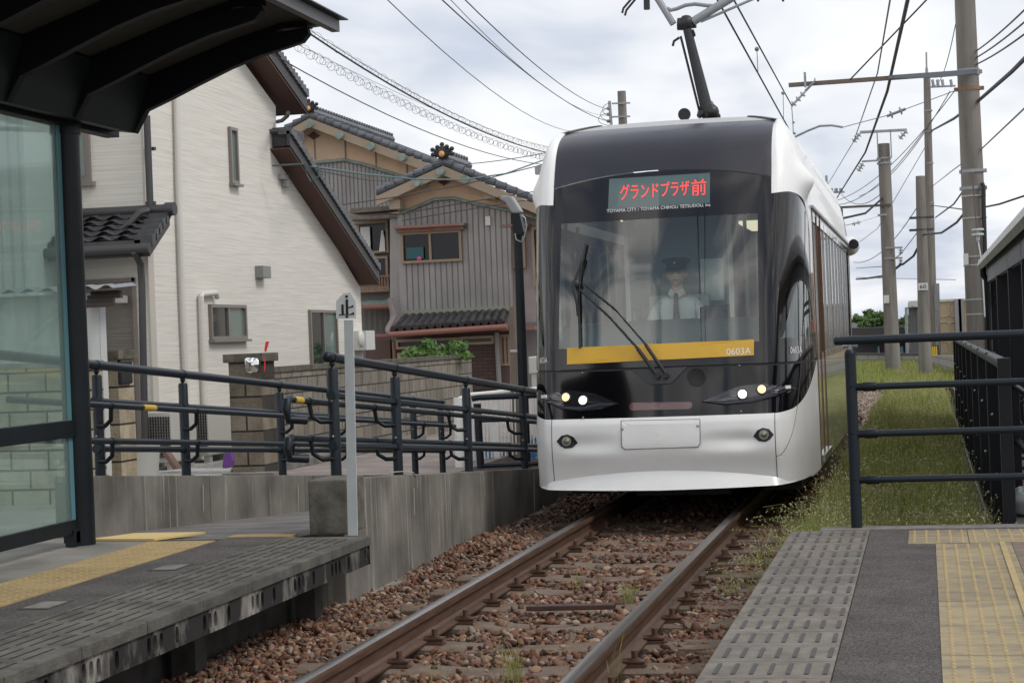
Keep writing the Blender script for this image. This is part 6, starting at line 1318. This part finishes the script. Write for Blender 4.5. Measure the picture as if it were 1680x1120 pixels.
# ================================================================ POLES
def cpole(name, xb, yb, xt, ytp, Y, r0, r1, lab, zb=-.3, cat='utility pole', par_extra=None):
    a = at(xb, yb, Y=Y); c = at(xt, ytp, Y=Y); a.z = min(a.z, zb); t = empty(name, (a.x, Y, a.z), lab, cat, 'concrete poles along the line')
    m = MB(); m.tube([a, a.lerp(c, .5), c], [r0, (r0+r1)/2, r1], 20); m.build('shaft', pole_m, t, smooth=1); return t, a, c
def band(t, px, py, Y, r, h=.05, m_=None, ext=0):
    p = at(px, py, Y=Y); m = MB(); m.tube([p-Vector((0, 0, h/2)), p+Vector((0, 0, h/2))], r, 18)
    if ext: m.box(p.x-ext, p.x+ext, Y-.03, Y+.03, p.z-.03, p.z+.03)
    return m.build('band', m_ or galv, t, smooth=1)
YB = 31
pb, a_, c_ = cpole('utility_pole', 1607, 560, 1582, -30, YB, .205, .165, 'thick concrete pole by the bicycle shelter carrying the long wooden arm')
rustb = mat('rust_band', (.25, .15, .09), .7)
band(pb, 1589, 119, YB, .185, .10, None, .22); band(pb, 1590, 146, YB, .185, .06, rustb, .24)
for y, x in ((281, 1596.5), (309, 1597)): band(pb, x, y, YB, .195, .05, None, .22)
for y, x in ((322, 1597.5), (358, 1599), (421, 1601), (435, 1601), (491, 1604), (515, 1605)): band(pb, x, y, YB, .202, .02, mat('tie_wire', (.45, .45, .43), .5))
m = MB(); q = at(1584, 425, Y=YB-.21); m.box(q.x-.03, q.x+.05, YB-.215, YB-.2, q.z-.09, q.z+.09); m.build('white_tag', MATS['white_plastic'], pb)
m = MB(); m.tube([at(x, y, Y=YB-.2) for x, y in ((1611, 300), (1614, 306), (1614, 330), (1616, 400), (1622, 600))], .035, 8); m.build('cable_riser', blackp, pb, smooth=1)
m = MB(); m.tube([at(1595, 285, Y=YB-.22), at(1603, 376, Y=YB-.5)], .010, 6); m.build('strain_cable', mat('brown_cable', (.10, .06, .05), .6), pb)
m = MB()
for y, r in ((378, .10), (386, .10)): p = at(1604.5, y, Y=YB-.5); m.tube([p, p+Vector((0, 0, .03))], [r, r*.9], 18)
m.tube([at(1604.5, 376, Y=YB-.5), at(1605, 395, Y=YB-.5)], .03, 10); m.tube([at(1605, 395, Y=YB-.5), at(1611, 430, Y=YB-.8), at(1616, 520, Y=YB-1)], .012, 6); m.build('strain_insulator', mat('porcelain', (.42, .45, .45), .25), pb, smooth=1)
wood = mat('weathered_arm', (.20, .155, .12), .85, 0, (.13, .10, .08), 5, (.4, 3, 3))
arm = empty('cantilever_arm', at(1440, 127, Y=YB-.25), 'long wooden cantilever arm fixed to the thick pole, steel channel at its root', 'cantilever arm')
def bar(mb, p, q, h, d): p, q = Vector(p), Vector(q); return mb.prism([p+Vector((0, 0, h/2)), q+Vector((0, 0, h/2)), q-Vector((0, 0, h/2)), p-Vector((0, 0, h/2))], (0, d, 0))
m = MB(); bar(m, at(1294, 139.5, Y=YB-.3), at(1570, 120, Y=YB-.3), .065, .09); m.build('beam', wood, arm)
m = MB(); m.prism([at(x, y, Y=YB-.32) for x, y in ((1458, 124.5), (1604, 114), (1604, 121), (1570, 125), (1535, 128), (1458, 130))], (0, -.05, 0)); m.build('channel', mat('grey_channel', (.16, .18, .20), .45, .5), arm)
m = MB(); bar(m, at(1319, 131, Y=YB-.33), at(1323, 131, Y=YB-.33), .25, .03); m.tube([at(1321, 150, Y=YB-.33), at(1337, 134, Y=YB-.33)], .022, 6); m.tube([at(1336, 133, Y=YB-.3), at(1338, 133, Y=YB-.3)], .05, 10); m.build('hanger', galv, arm)
def insul(mb, p, q, n, r):
    p, q = Vector(p), Vector(q); d = (q-p); mb.tube([p, q], r*.35, 8)
    for k in range(n): c0 = p+d*((k+.4)/n); mb.tube([c0, c0+d.normalized()*.02, c0+d.normalized()*.035], [r, r, r*.4], 14)
    return mb
prc = MATS['porcelain']
m = MB(); insul(m, at(1321, 151, Y=YB-.33), at(1299, 174, Y=YB-.33), 3, .055); m.build('insulator', prc, arm, smooth=1)
# drop wire with steady arm
def cable(pts, r, lab, grp, m_=None, cat='cable', Ys_=None, sag=0, name='cable', n=14):
    ps = [at(p[0], p[1], Y=p[2]) for p in pts]
    if len(ps) == 2:
        a, c = ps; ps = [a.lerp(c, k/n)-Vector((0, 0, sag*4*(k/n)*(1-k/n))) for k in range(n+1)]
    mb = MB(); mb.tube(ps, r, 6); o = mb.build(name, m_ or cable_m, smooth=1); tag(o, lab, cat, grp); return o
m = MB(); m.tube([at(x, y, Y=YB-.33) for x, y in ((1299, 174), (1301, 200), (1302, 225))], .008, 6); m.ball(at(1302, 201, Y=YB-.33), .022, 8, 6); m.ball(at(1304, 219, Y=YB-.33), .022, 8, 6)
m.tube([at(x, y, Y=YB-.33) for x, y in ((1302, 226), (1325, 215), (1345, 207), (1365, 206), (1383, 209))], .018, 8); m.build('steady_arm', galv, arm, smooth=1)
m = MB(); m.tube([at(1383, 209, Y=YB-.33), at(1455, 190, Y=YB-.33)], .007, 6); m.tube([at(1484, 180, Y=YB-.33), at(1570, 148, Y=YB-.33)], .007, 6); insul(m, at(1455, 191, Y=YB-.33), at(1486, 179, Y=YB-.33), 2, .065); m.build('strain_wire', galv, arm, smooth=1)
# poles further away
p2, _, _ = cpole('utility_pole', 1466, 618, 1450, 236, 52, .215, .165, 'concrete pole with square steel crossarm frame, standing next to the tram', -.25)
m = MB(); a = at(1411, 217, Y=51.8); c = at(1488, 213, Y=51.8); bar(m, a, c, .07, .1); bar(m, at(1439, 236, Y=51.8), at(1441, 236, Y=51.8), .75, .05); bar(m, at(1461, 236, Y=51.8), at(1463, 236, Y=51.8), .75, .05); m.build('crossarm_frame', galv, p2)
for (x0, y0, x1, y1) in ((1411, 219, 1400, 233), (1488, 214, 1476, 228), (1416, 268, 1408, 281)): m = MB(); insul(m, at(x0, y0, Y=51.8), at(x1, y1, Y=51.8), 3, .09); m.build('insulator', prc, p2, smooth=1)
m = MB(); bar(m, at(1414, 265, Y=51.8), at(1445, 263, Y=51.8), .05, .05); m.build('side_arm', galv, p2)
for x, y in ((1450.5, 260), (1451, 268), (1452, 353)): band(p2, x, y, 52, .19, .05, None, .2)
m = MB(); bar(m, at(1375, 340.5, Y=51.8), at(1462, 336, Y=51.8), .06, .08); m.build('lower_arm', mat('brown_arm', (.10, .085, .075), .8), p2)
for y in (407, 424): m = MB(); bar(m, at(1452, y, Y=51.8), at(1481, y-1, Y=51.8), .05, .06); insul(m, at(1478, y+1, Y=51.8), at(1478, y+10, Y=51.8), 2, .06); m.build('cable_bracket', galv, p2)
m = MB(); q = at(1456, 490, Y=51.7); m.box(q.x-.1, q.x+.05, 51.75, 51.78, q.z-.12, q.z+.1); m.build('white_tag', MATS['white_plastic'], p2)
p3, _, _ = cpole('utility_pole', 1519, 628, 1510, 289, 47, .175, .115, 'short concrete pole bearing the white plate numbered 60', -.25)
m = MB(); q = at(1515, 470, Y=46.8); m.box(q.x-.125, q.x+.115, 46.80, 46.82, q.z-.09, q.z+.09); pl6 = m.build('number_plate', mat('plate_white2', (.62, .62, .60), .5), p3)
lettering('60', lambda u, v: Vector((q.x-.085+.16*u, 46.79, q.z-.05+.10*v)), 'plate_number', MATS['ink_black'], pl6)
for y in (357, 377): band(p3, 1512, y, 47, .135, .04, mat('dark_band', (.05, .055, .06), .5), .3)
p4, _, _ = cpole('utility_pole', 1531, 600, 1521, 128, 66, .19, .12, 'tall slender concrete pole with spike top behind the plate numbered 60', -.25)
m = MB(); q = at(1521, 128, Y=66); m.tube([q, q+Vector((0, 0, .35))], .05, 8); m.tube([q+Vector((0, 0, .3)), at(1520, 86, Y=66)], .03, 8); bar(m, at(1525, 143, Y=65.8), at(1568, 141, Y=65.8), .06, .06)
for x in (1532, 1540, 1548, 1562): m.tube([at(x, 143, Y=65.8), at(x-2, 131, Y=65.8)], .05, 8)
m.build('top_spike', galv, p4)
for y in (182, 216, 268, 333, 360, 380): band(p4, 1522+.02*(y-130), y, 66, .15, .05, None)
m = MB(); m.tube([at(1537, 465, Y=65.7), at(1540, 590, Y=65.7)], .09, 8); m.build('conduit', galv, p4, smooth=1)
p5, _, _ = cpole('utility_pole', 1027, 300, 1020, 150, 60, .17, .14, 'concrete pole with steel bracket rising behind the tram roof', -.25)
m = MB()
for y in (169, 191): bar(m, at(1004, y+1, Y=59.8), at(1034, y, Y=59.8), .05, .05)
m.tube([at(1000, 166, Y=59.8), at(1003, 205, Y=59.8)], .05, 8)
for y in (178, 188, 199): m.ball(at(998, y, Y=59.8), .06, 8, 6)
m.build('bracket', galv, p5); m = MB(); 
for k in range(3): m.tube([at(1001-12*math.sin(t*math.pi/10)*(1+.3*k), 180+8*k-10*math.cos(t*math.pi/10), Y=59.6) for t in range(11)], .010, 5)
m.build('jumper_wires', cableg, p5)
p6 = empty('pylon_top', at(1357, 330, Y=90), 'distant steel pole top with insulator crossarm just right of the tram roof', 'utility pole'); m = MB(); m.tube([at(1357, 345, Y=90), at(1356, 288, Y=90)], .06, 8); bar(m, at(1356, 316, Y=90), at(1386, 315, Y=90), .08, .08)
for x in (1364, 1372, 1380): m.tube([at(x, 316, Y=90), at(x, 309, Y=90)], .09, 6)
m.tube([at(1356, 310, Y=90), at(1358, 420, Y=90)], .14, 8); m.build('mast', galv, p6)
# ================================================================ WIRES
G1 = 'overhead wires above the houses'; G2 = 'overhead wires of the tram line'; G3 = 'cables strung between the poles on the right'
def coil(pts, r, R_, pitch, lab, m_, sag=.0):
    a, c = at(*pts[0][:2], Y=pts[0][2]), at(*pts[1][:2], Y=pts[1][2]); L_ = (c-a).length; n = int(L_/pitch)*10; d = (c-a).normalized(); u = d.orthogonal().normalized(); v = d.cross(u); ps = []
    for i in range(n+1):
        t = i/n; ph = 2*math.pi*i/10; rr = R_*(1+.35*math.sin(i*.37)); ps.append(a.lerp(c, t)-Vector((0, 0, sag*4*t*(1-t)))+u*math.cos(ph)*rr+v*math.sin(ph)*rr+d*pitch*.22*math.sin(ph))
    mb = MB(); mb.tube(ps, r, 4); return tag(mb.build('coil_cable', m_), lab, 'cable', G1)
twisted = cable([(500, 50, 19), (930, 256, 34)], .011, 'thick black twisted cable running down to the tram roof from the shelter eave', G1, sag=.25)
cable([(500, 44, 19.1), (930, 246, 34.1)], .004, 'thin grey messenger wire just above the thick twisted cable', G1, cableg, sag=.25)
coil([(500, 46, 19), (930, 250, 34)], .0022, .030, .21, 'row of small wire loops hanging along the thick twisted cable', cableg, .25)
coil([(470, 66, 19), (915, 264, 34)], .0026, .045, .15, 'large loose spiral wire coil strung below the thick twisted cable', cableg, .18)
cable([(470, 64, 19), (915, 260, 34)], .003, 'thin straight wire threading the large loose spiral coil', G1, cableg, sag=.08)
cable([(445, 88, 19), (910, 272, 34)], .007, 'plain black cable under the large loose spiral coil', G1, sag=.25)
cable([(615, -20, 22), (972, 215, 60)], .0075, 'leftmost thin sky wire, starting left of the pantograph group', G1, cableg, sag=.6)
cable([(706, -18, 24), (1000, 200, 60)], .010, 'lower black wire of the three reaching the bracket pole', G1, sag=.3)
cable([(722, -18, 24), (1000, 190, 60)], .006, 'faint middle wire of the three reaching the bracket pole', G1, cableg, sag=.45)
cable([(745, -18, 24), (1000, 180, 60)], .009, 'upper black wire of the three reaching the bracket pole', G1, sag=.3)
cable([(745, 271, 50), (910, 248, 50)], .012, 'thin wire above the front tan gable ornament, sloping up rightwards', G1, cableg, sag=.05)
teal = mat('teal_cable', (.03, .10, .10), .5)
cable([(510, 273, 26), (600, 286, 32), (680, 294, 38), (760, 295, 44), (830, 285, 50), (905, 258, 56)], .020, 'teal cable crossing both tan gables from the cream house', G1, teal)
cable([(520, 280, 26), (600, 295, 34), (660, 299, 42)], .010, 'thin dark wire just under the teal cable on the rear gable', G1)
cable([(555, 337, 40), (650, 323, 44), (760, 303, 48), (900, 268, 52)], .014, 'dark wire crossing the front tan gable from lower left', G1)
cable([(650, 352, 44), (760, 333, 46), (905, 310, 48)], .014, 'dark wire crossing at the grey cladding top of the front gable', G1)
cable([(660, 362, 44), (760, 345, 46), (905, 322, 48)], .012, 'lowest dark wire across the front gable cladding', G1)
m = MB(); a = at(879, 280, Y=45); m.box(a.x, a.x+.18, 44.9, 45.1, a.z-.1, a.z+.1); tag(m.build('junction_box', galv), 'small grey cable junction box hanging left of the tram roof', 'junction box')
# tram line wires
cable([(1165, -22, 17.5), (1305, 231, 31)], .011, 'contact wire descending from the pantograph behind the tram roof', G2)
cable([(1192, -22, 17.5), (1300, 175, 31)], .010, 'catenary wire to the right of the contact wire', G2)
for (x_, y_, z_, lab) in ((-1.9, -60, 5.0, 'contact wire running on overhead from the pantograph towards the viewer'), (-1.8, -60, 5.8, 'catenary wire running on overhead from the pantograph towards the viewer')):
    q = at(1165 if z_ < 5.5 else 1192, -22, Y=17.5); m = MB(); m.tube([q, (x_, y_, z_)], .012, 6); tag(m.build('cable', cable_m), lab, 'cable', G2)
for (x0, y0, x1, y1, Y, lab) in ((1242, 81, 1244, 123, 22, 'upper short dropper between catenary and contact wire'), (1285, 153, 1286, 198, 27.5, 'lower short dropper between catenary and contact wire')):
    o = cable([(x0, y0, Y), (x1, y1, Y)], .005, lab, G2, cableg, cat='dropper', name='dropper'); m = MB(); m.ball(at(x0, y0, Y=Y), .028, 10, 6); m.build('clamp', verd, o, smooth=1)
cable([(1494, -20, 22), (1456, 150, 34), (1420, 250, 52), (1370, 330, 90)], .026, 'thick dark feeder wire sweeping down behind the wooden arm', G2)
cable([(1464, -20, 22), (1440, 120, 32), (1401, 232, 52), (1357, 305, 90)], .012, 'thin feeder wire left of the thick dark feeder', G2, cableg)
cable([(1534, -14, 26), (1395, 131, 30.6)], .014, 'guy wire rising from the wooden arm to the upper right', G2)
cable([(1700, -25, 20), (1610, 75, 31), (1560, 110, 40)], .012, 'highest of three wires leaving the thick pole to the right', G3) if False else None
for (y0, y1, lab) in ((-2, 84, 'highest'), (20, 95, 'middle'), (42, 106, 'lowest')): cable([(1700, y0, 20), (1602, y1, 31)], .012, lab+' of three thin wires fanning right from the thick pole', G3, sag=.03)
cable([(1700, 78, 19), (1660, 118, 24), (1605, 166, 31), (1565, 195, 42), (1530, 214, 66)], .030, 'thick black cable passing behind the thick pole', G3)
cable([(1700, 160, 20), (1610, 245, 31), (1560, 282, 45), (1531, 305, 66)], .012, 'wire crossing the thick pole halfway to its tags', G3, cableg)
cable([(1590, 300, 31), (1565, 335, 36), (1535, 357, 47)], .016, 'black twisted wire joining thick pole and numbered pole', G3)
cable([(1700, 315, 30), (1640, 335, 31), (1590, 345, 38), (1530, 337, 66)], .016, 'twisted cable passing right over the bicycle shelter roof', G3)
cable([(1590, 340, 31), (1570, 365, 36), (1545, 382, 42), (1515, 385, 47)], .024, 'thick black cable drooping from thick pole to numbered pole', G3)
cable([(1512, 395, 47), (1499, 420, 48), (1481, 434, 51.7)], .03, 'thick black cable drooping between numbered pole and framed pole', G3)
cable([(1478, 434, 51.7), (1455, 452, 60), (1420, 457, 80), (1405, 458, 95)], .04, 'thick black cable from the framed pole to behind the tram', G3)
cable([(1512, 372, 47), (1495, 395, 49), (1478, 417, 51.7)], .012, 'thin wire between numbered pole and framed pole', G3, cableg)
cable([(1478, 417, 51.7), (1450, 437, 62), (1405, 440, 95)], .016, 'thin wire from the framed pole to behind the tram', G3, cableg)
cable([(1519, 240, 66), (1440, 375, 75), (1400, 405, 95)], .012, 'long faint wire crossing down to the tram behind the framed pole', G3, cableg)
for i, (x0, y0, x1, y1) in enumerate(((1566, 150, 1370, 330), (1559, 150, 1410, 322), (1520, 210, 1372, 336), (1568, 40, 1530, 140), (1511, 330, 1400, 430), (1462, 300, 1380, 318))):
    cable([(x0, y0, 60), (x1, y1, 92)], .016, ['uppermost', 'second', 'third', 'steep topmost', 'lowest', 'shallow'][i]+' faint wire of the bundle converging toward the distant pylon top', G3, cableg, sag=.6)
cable([(1405, 455, 95), (1568, 459, 80)], .014, 'nearly level faint wire low across the sky between the poles', G3, cableg)
cable([(1375, 360, 50), (1420, 350, 51), (1452, 322, 52)], .03, 'curved black cable under the lower arm of the framed pole', G3)
cable([(1378, 372, 46), (1400, 367, 47)], .008, 'thin strain wire left of the spindle insulator', G3, cableg)
m = MB(); insul(m, at(1398, 368, Y=47), at(1412, 364, Y=47), 2, .06); m.tube([at(1412, 364, Y=47), at(1450, 352, Y=51.8)], .008, 6); tag(m.build('line_insulator', prc, smooth=1), 'small spindle insulator on a wire right of the tram roof', 'insulator')
# ================================================================ FAR RIGHT BACKGROUND
grb = mat('far_block', (1, 1, 1), .9, 0, (.78, .76, .72), 1.2, lo=.4, hi=.7, extra=blocks(.40, .20, (.42, .41, .385), (.35, .34, .32), (.20, .20, .185), .014, 'XZ'))
fw_ = empty('far_block_wall', at(1500, 600, Y=62), 'pale grey concrete block wall across the verge behind the poles', 'wall')
a = at(1405, 582, Y=66); c = at(1508, 583, Y=62); d_ = at(1572, 583, Y=46)
m = MB(); m.prism([(a.x, 66, -.5), (c.x, 62, -.5), (c.x, 62, c.z), (a.x, 66, a.z)], (0, .2, 0)); m.build('blockwork', grb, fw_)
m = MB(); m.prism([(c.x, 62, -.5), (d_.x+.2, 44, -.5), (d_.x+.2, 44, d_.z+.02), (c.x, 62, c.z)], (.15, .1, 0)); m.build('blockwork', mat('far_block_side', (1, 1, 1), .9, 0, (.78, .76, .72), 1.2, lo=.4, hi=.7, extra=blocks(.40, .20, (.42, .41, .385), (.35, .34, .32), (.20, .20, .185), .014, 'YZ')), fw_)
m = MB(); m.prism([(a.x, 65.95, a.z+.002), (c.x, 61.95, c.z+.002), (c.x, 61.95, c.z+.07), (a.x, 65.95, a.z+.07)], (0, .3, 0)); m.build('coping', mat('dark_coping', (.10, .095, .09), .9), fw_)
tb = empty('tan_warehouse', at(1585, 540, Y=95), 'flat tan warehouse wall with embossed rounded squares behind the poles', 'building')
YT = 95; tm = mat('tan_panel', (.40, .31, .20), .8, 0, (.46, .36, .24), .7)
m = MB(); a = at(1538, 620, Y=YT); c = at(1640, 491, Y=YT); m.box(a.x, c.x+4, YT, YT+12, -1, c.z); m.build('wall', tm, tb)
m = MB(); m.box(a.x, c.x+4, YT-.1, YT, c.z, c.z+.12); m.build('parapet', mat('pale_cap', (.55, .52, .45), .7), tb)
m = MB()
for cx in (1548, 1566):
    for cy in (508, 540, 572):
        p = at(cx, cy, Y=YT-.02); m.tube([p+Vector((.27*math.copysign(abs(math.cos(t*math.pi/12))**.6, math.cos(t*math.pi/12)), 0, .36*math.copysign(abs(math.sin(t*math.pi/12))**.6, math.sin(t*math.pi/12)))) for t in range(25)], .035, 5)
m.build('embossing', mat('tan_relief', (.46, .37, .25), .8), tb)
for x, w_ in ((1574, .16), (1579, .12)): m = MB(); q = at(x, 560, Y=YT-.2); m.box(q.x-w_, q.x+w_, YT-.3, YT-.05, -1, c.z+.1); m.build('pilaster', mat('grey_pilaster', (.26, .26, .27), .6), tb)
gb = empty('grey_factory', at(1500, 560, Y=85), 'narrow grey ribbed metal building with white frame between the poles', 'building')
m = MB(); a = at(1494, 600, Y=86); c = at(1512, 496, Y=86); m.box(a.x, c.x+.6, 86, 92, -1, c.z); m.build('wall', mat('ribbed_grey', (.22, .23, .24), .6), gb)
m = MB(); x = a.x
while x < c.x+.6: m.box(x, x+.06, 85.9, 85.99, -1, c.z); x += .18
m.build('ribs', mat('rib_dark', (.11, .115, .12), .6), gb)
m = MB(); a = at(1487, 505, Y=84); m.tube([at(1489, 600, Y=84), a, at(1500, 503, Y=84)], .07, 6); m.build('frame', galv, gb); m = MB(); a = at(1491, 504, Y=85.5); m.box(a.x, a.x+.55, 85.5, 86.4, a.z, a.z+.28); m.build('tank', mat('white_tank', (.55, .54, .50), .6), gb)
dr = empty('dark_roof_house', at(1450, 560, Y=90), 'low house with long dark roof and pale blue doors beyond the block wall', 'house')
m = MB(); a = at(1400, 600, Y=91); c = at(1490, 553, Y=91); m.box(a.x, c.x, 91, 97, -1, c.z); m.build('wall', mat('dark_wall', (.07, .07, .075), .8), dr)
m = MB(); m.prism([at(x, y, Y=90) for x, y in ((1396, 555), (1396, 538), (1482, 536), (1492, 552), (1492, 557))], (0, 8, 0)); m.build('roof', mat('charcoal_roof', (.055, .052, .052), .7), dr)
m = MB()
for x0, x1 in ((1455, 1459), (1473, 1482), (1441, 1443)): a = at(x0, 592, Y=90.8); c = at(x1, 568, Y=90.8); m.box(a.x, c.x, 90.85, 90.95, a.z, c.z)
m.build('blue_door', mat('pale_blue', (.25, .45, .50), .5), dr)
m = MB(); 
for k in range(4): a = at(1527+3*k, 585, Y=60); c = at(1528.6+3*k, 568, Y=60); m.box(a.x, c.x, 60, 60.03, a.z, c.z)
sg = m.build('warning_stripes', mat('yellow_paint', (.65, .42, .04), .6)); m = MB(); a = at(1525, 587, Y=60); c = at(1540, 566, Y=60); m.box(a.x, c.x, 60.035, 60.06, a.z, c.z); m.build('black_board', blackp, sg); tag(sg, 'black board with yellow warning stripes behind the numbered pole', 'warning board')
def tree(cx, cy, Y, w_, h_, n, lab):
    t = empty('tree', at(cx, 600, Y=Y), lab, 'tree', 'trees beyond the far wall'); c = at(cx, cy, Y=Y); cl = []
    for _ in range(26): cl.append((c+Vector((rng.uniform(-1, 1)*w_, rng.uniform(-1, 1)*w_*.6, rng.uniform(-.8, .8)*h_)), (w_*.28, w_*.28, h_*.30)))
    leaves(cl, n, .14, 'crown', mat('far_leaf', (1, 1, 1), .7, island=[(.03, .07, .015), (.06, .12, .025), (.09, .16, .035), (.045, .09, .02)]), t)
    m = MB(); g = at(cx, 600, Y=Y); m.tube([g, c+Vector((.1, 0, -h_*.3)), c+Vector((.2, 0, h_*.3))], [.14, .10, .03], 8)
    for k in range(5): m.tube([c+Vector((0, 0, -h_*.3)), c+Vector((rng.uniform(-1, 1)*w_*.7, 0, rng.uniform(0, .6)*h_))], [.06, .02], 5)
    m.build('trunk', mat('bark', (.07, .055, .04), .9), t)
tree(1437, 528, 105, 1.15, .75, 2600, 'round dark green tree left of the framed pole'); tree(1419, 533, 107, .6, .6, 1200, 'small green tree right beside the tram flank'); tree(1476, 533, 104, .8, .65, 1500, 'green tree between the framed pole and the grey building')
b_ = empty('beige_building', at(1665, 520, Y=60), 'beige building with orange awning seen through the bicycle shelter', 'building')
m = MB(); a = at(1636, 600, Y=62); c = at(1700, 430, Y=62); m.box(a.x, c.x+4, 62, 70, -.5, c.z); m.build('wall', mat('beige_render', (.40, .37, .32), .8), b_)
m = MB(); a = at(1640, 532, Y=61); c = at(1700, 508, Y=61); m.prism([(a.x, 60.6, a.z), (c.x+2, 60.6, a.z), (c.x+2, 62, c.z), (a.x, 62, c.z)], (0, 0, -.05)); m.build('awning', mat('orange_awning', (.34, .15, .09), .8), b_)
m = MB()
for x0, x1, y0, y1 in ((1641, 1650, 460, 480), (1662, 1675, 455, 480), (1641, 1649, 490, 506), (1642, 1650, 540, 600), (1660, 1672, 545, 600)): a = at(x0, y1, Y=61.9); c = at(x1, y0, Y=61.9); m.box(a.x, c.x, 61.9, 61.99, a.z, c.z)
m.build('window', mat('shop_glass', (.06, .07, .08), .1, coat=.5), b_)
# hedge-like low skyline far away so the ground meets the sky softly
m = MB(); x = -700.
while x < 700:
    w_ = rng.uniform(8, 22); h = rng.uniform(1.2, 3); y = rng.uniform(330, 420); m.box(x, x+w_, y, y+10, -1, h); x += w_+rng.uniform(0, 6)
tag(m.build('skyline', mat('far_town', (.20, .22, .23), .9, 0, (.30, .31, .31), .02)), 'low far town skyline along the horizon', 'town', kind='stuff')
for o in bpy.data.objects:
    if '_w' in o: del o['_w']
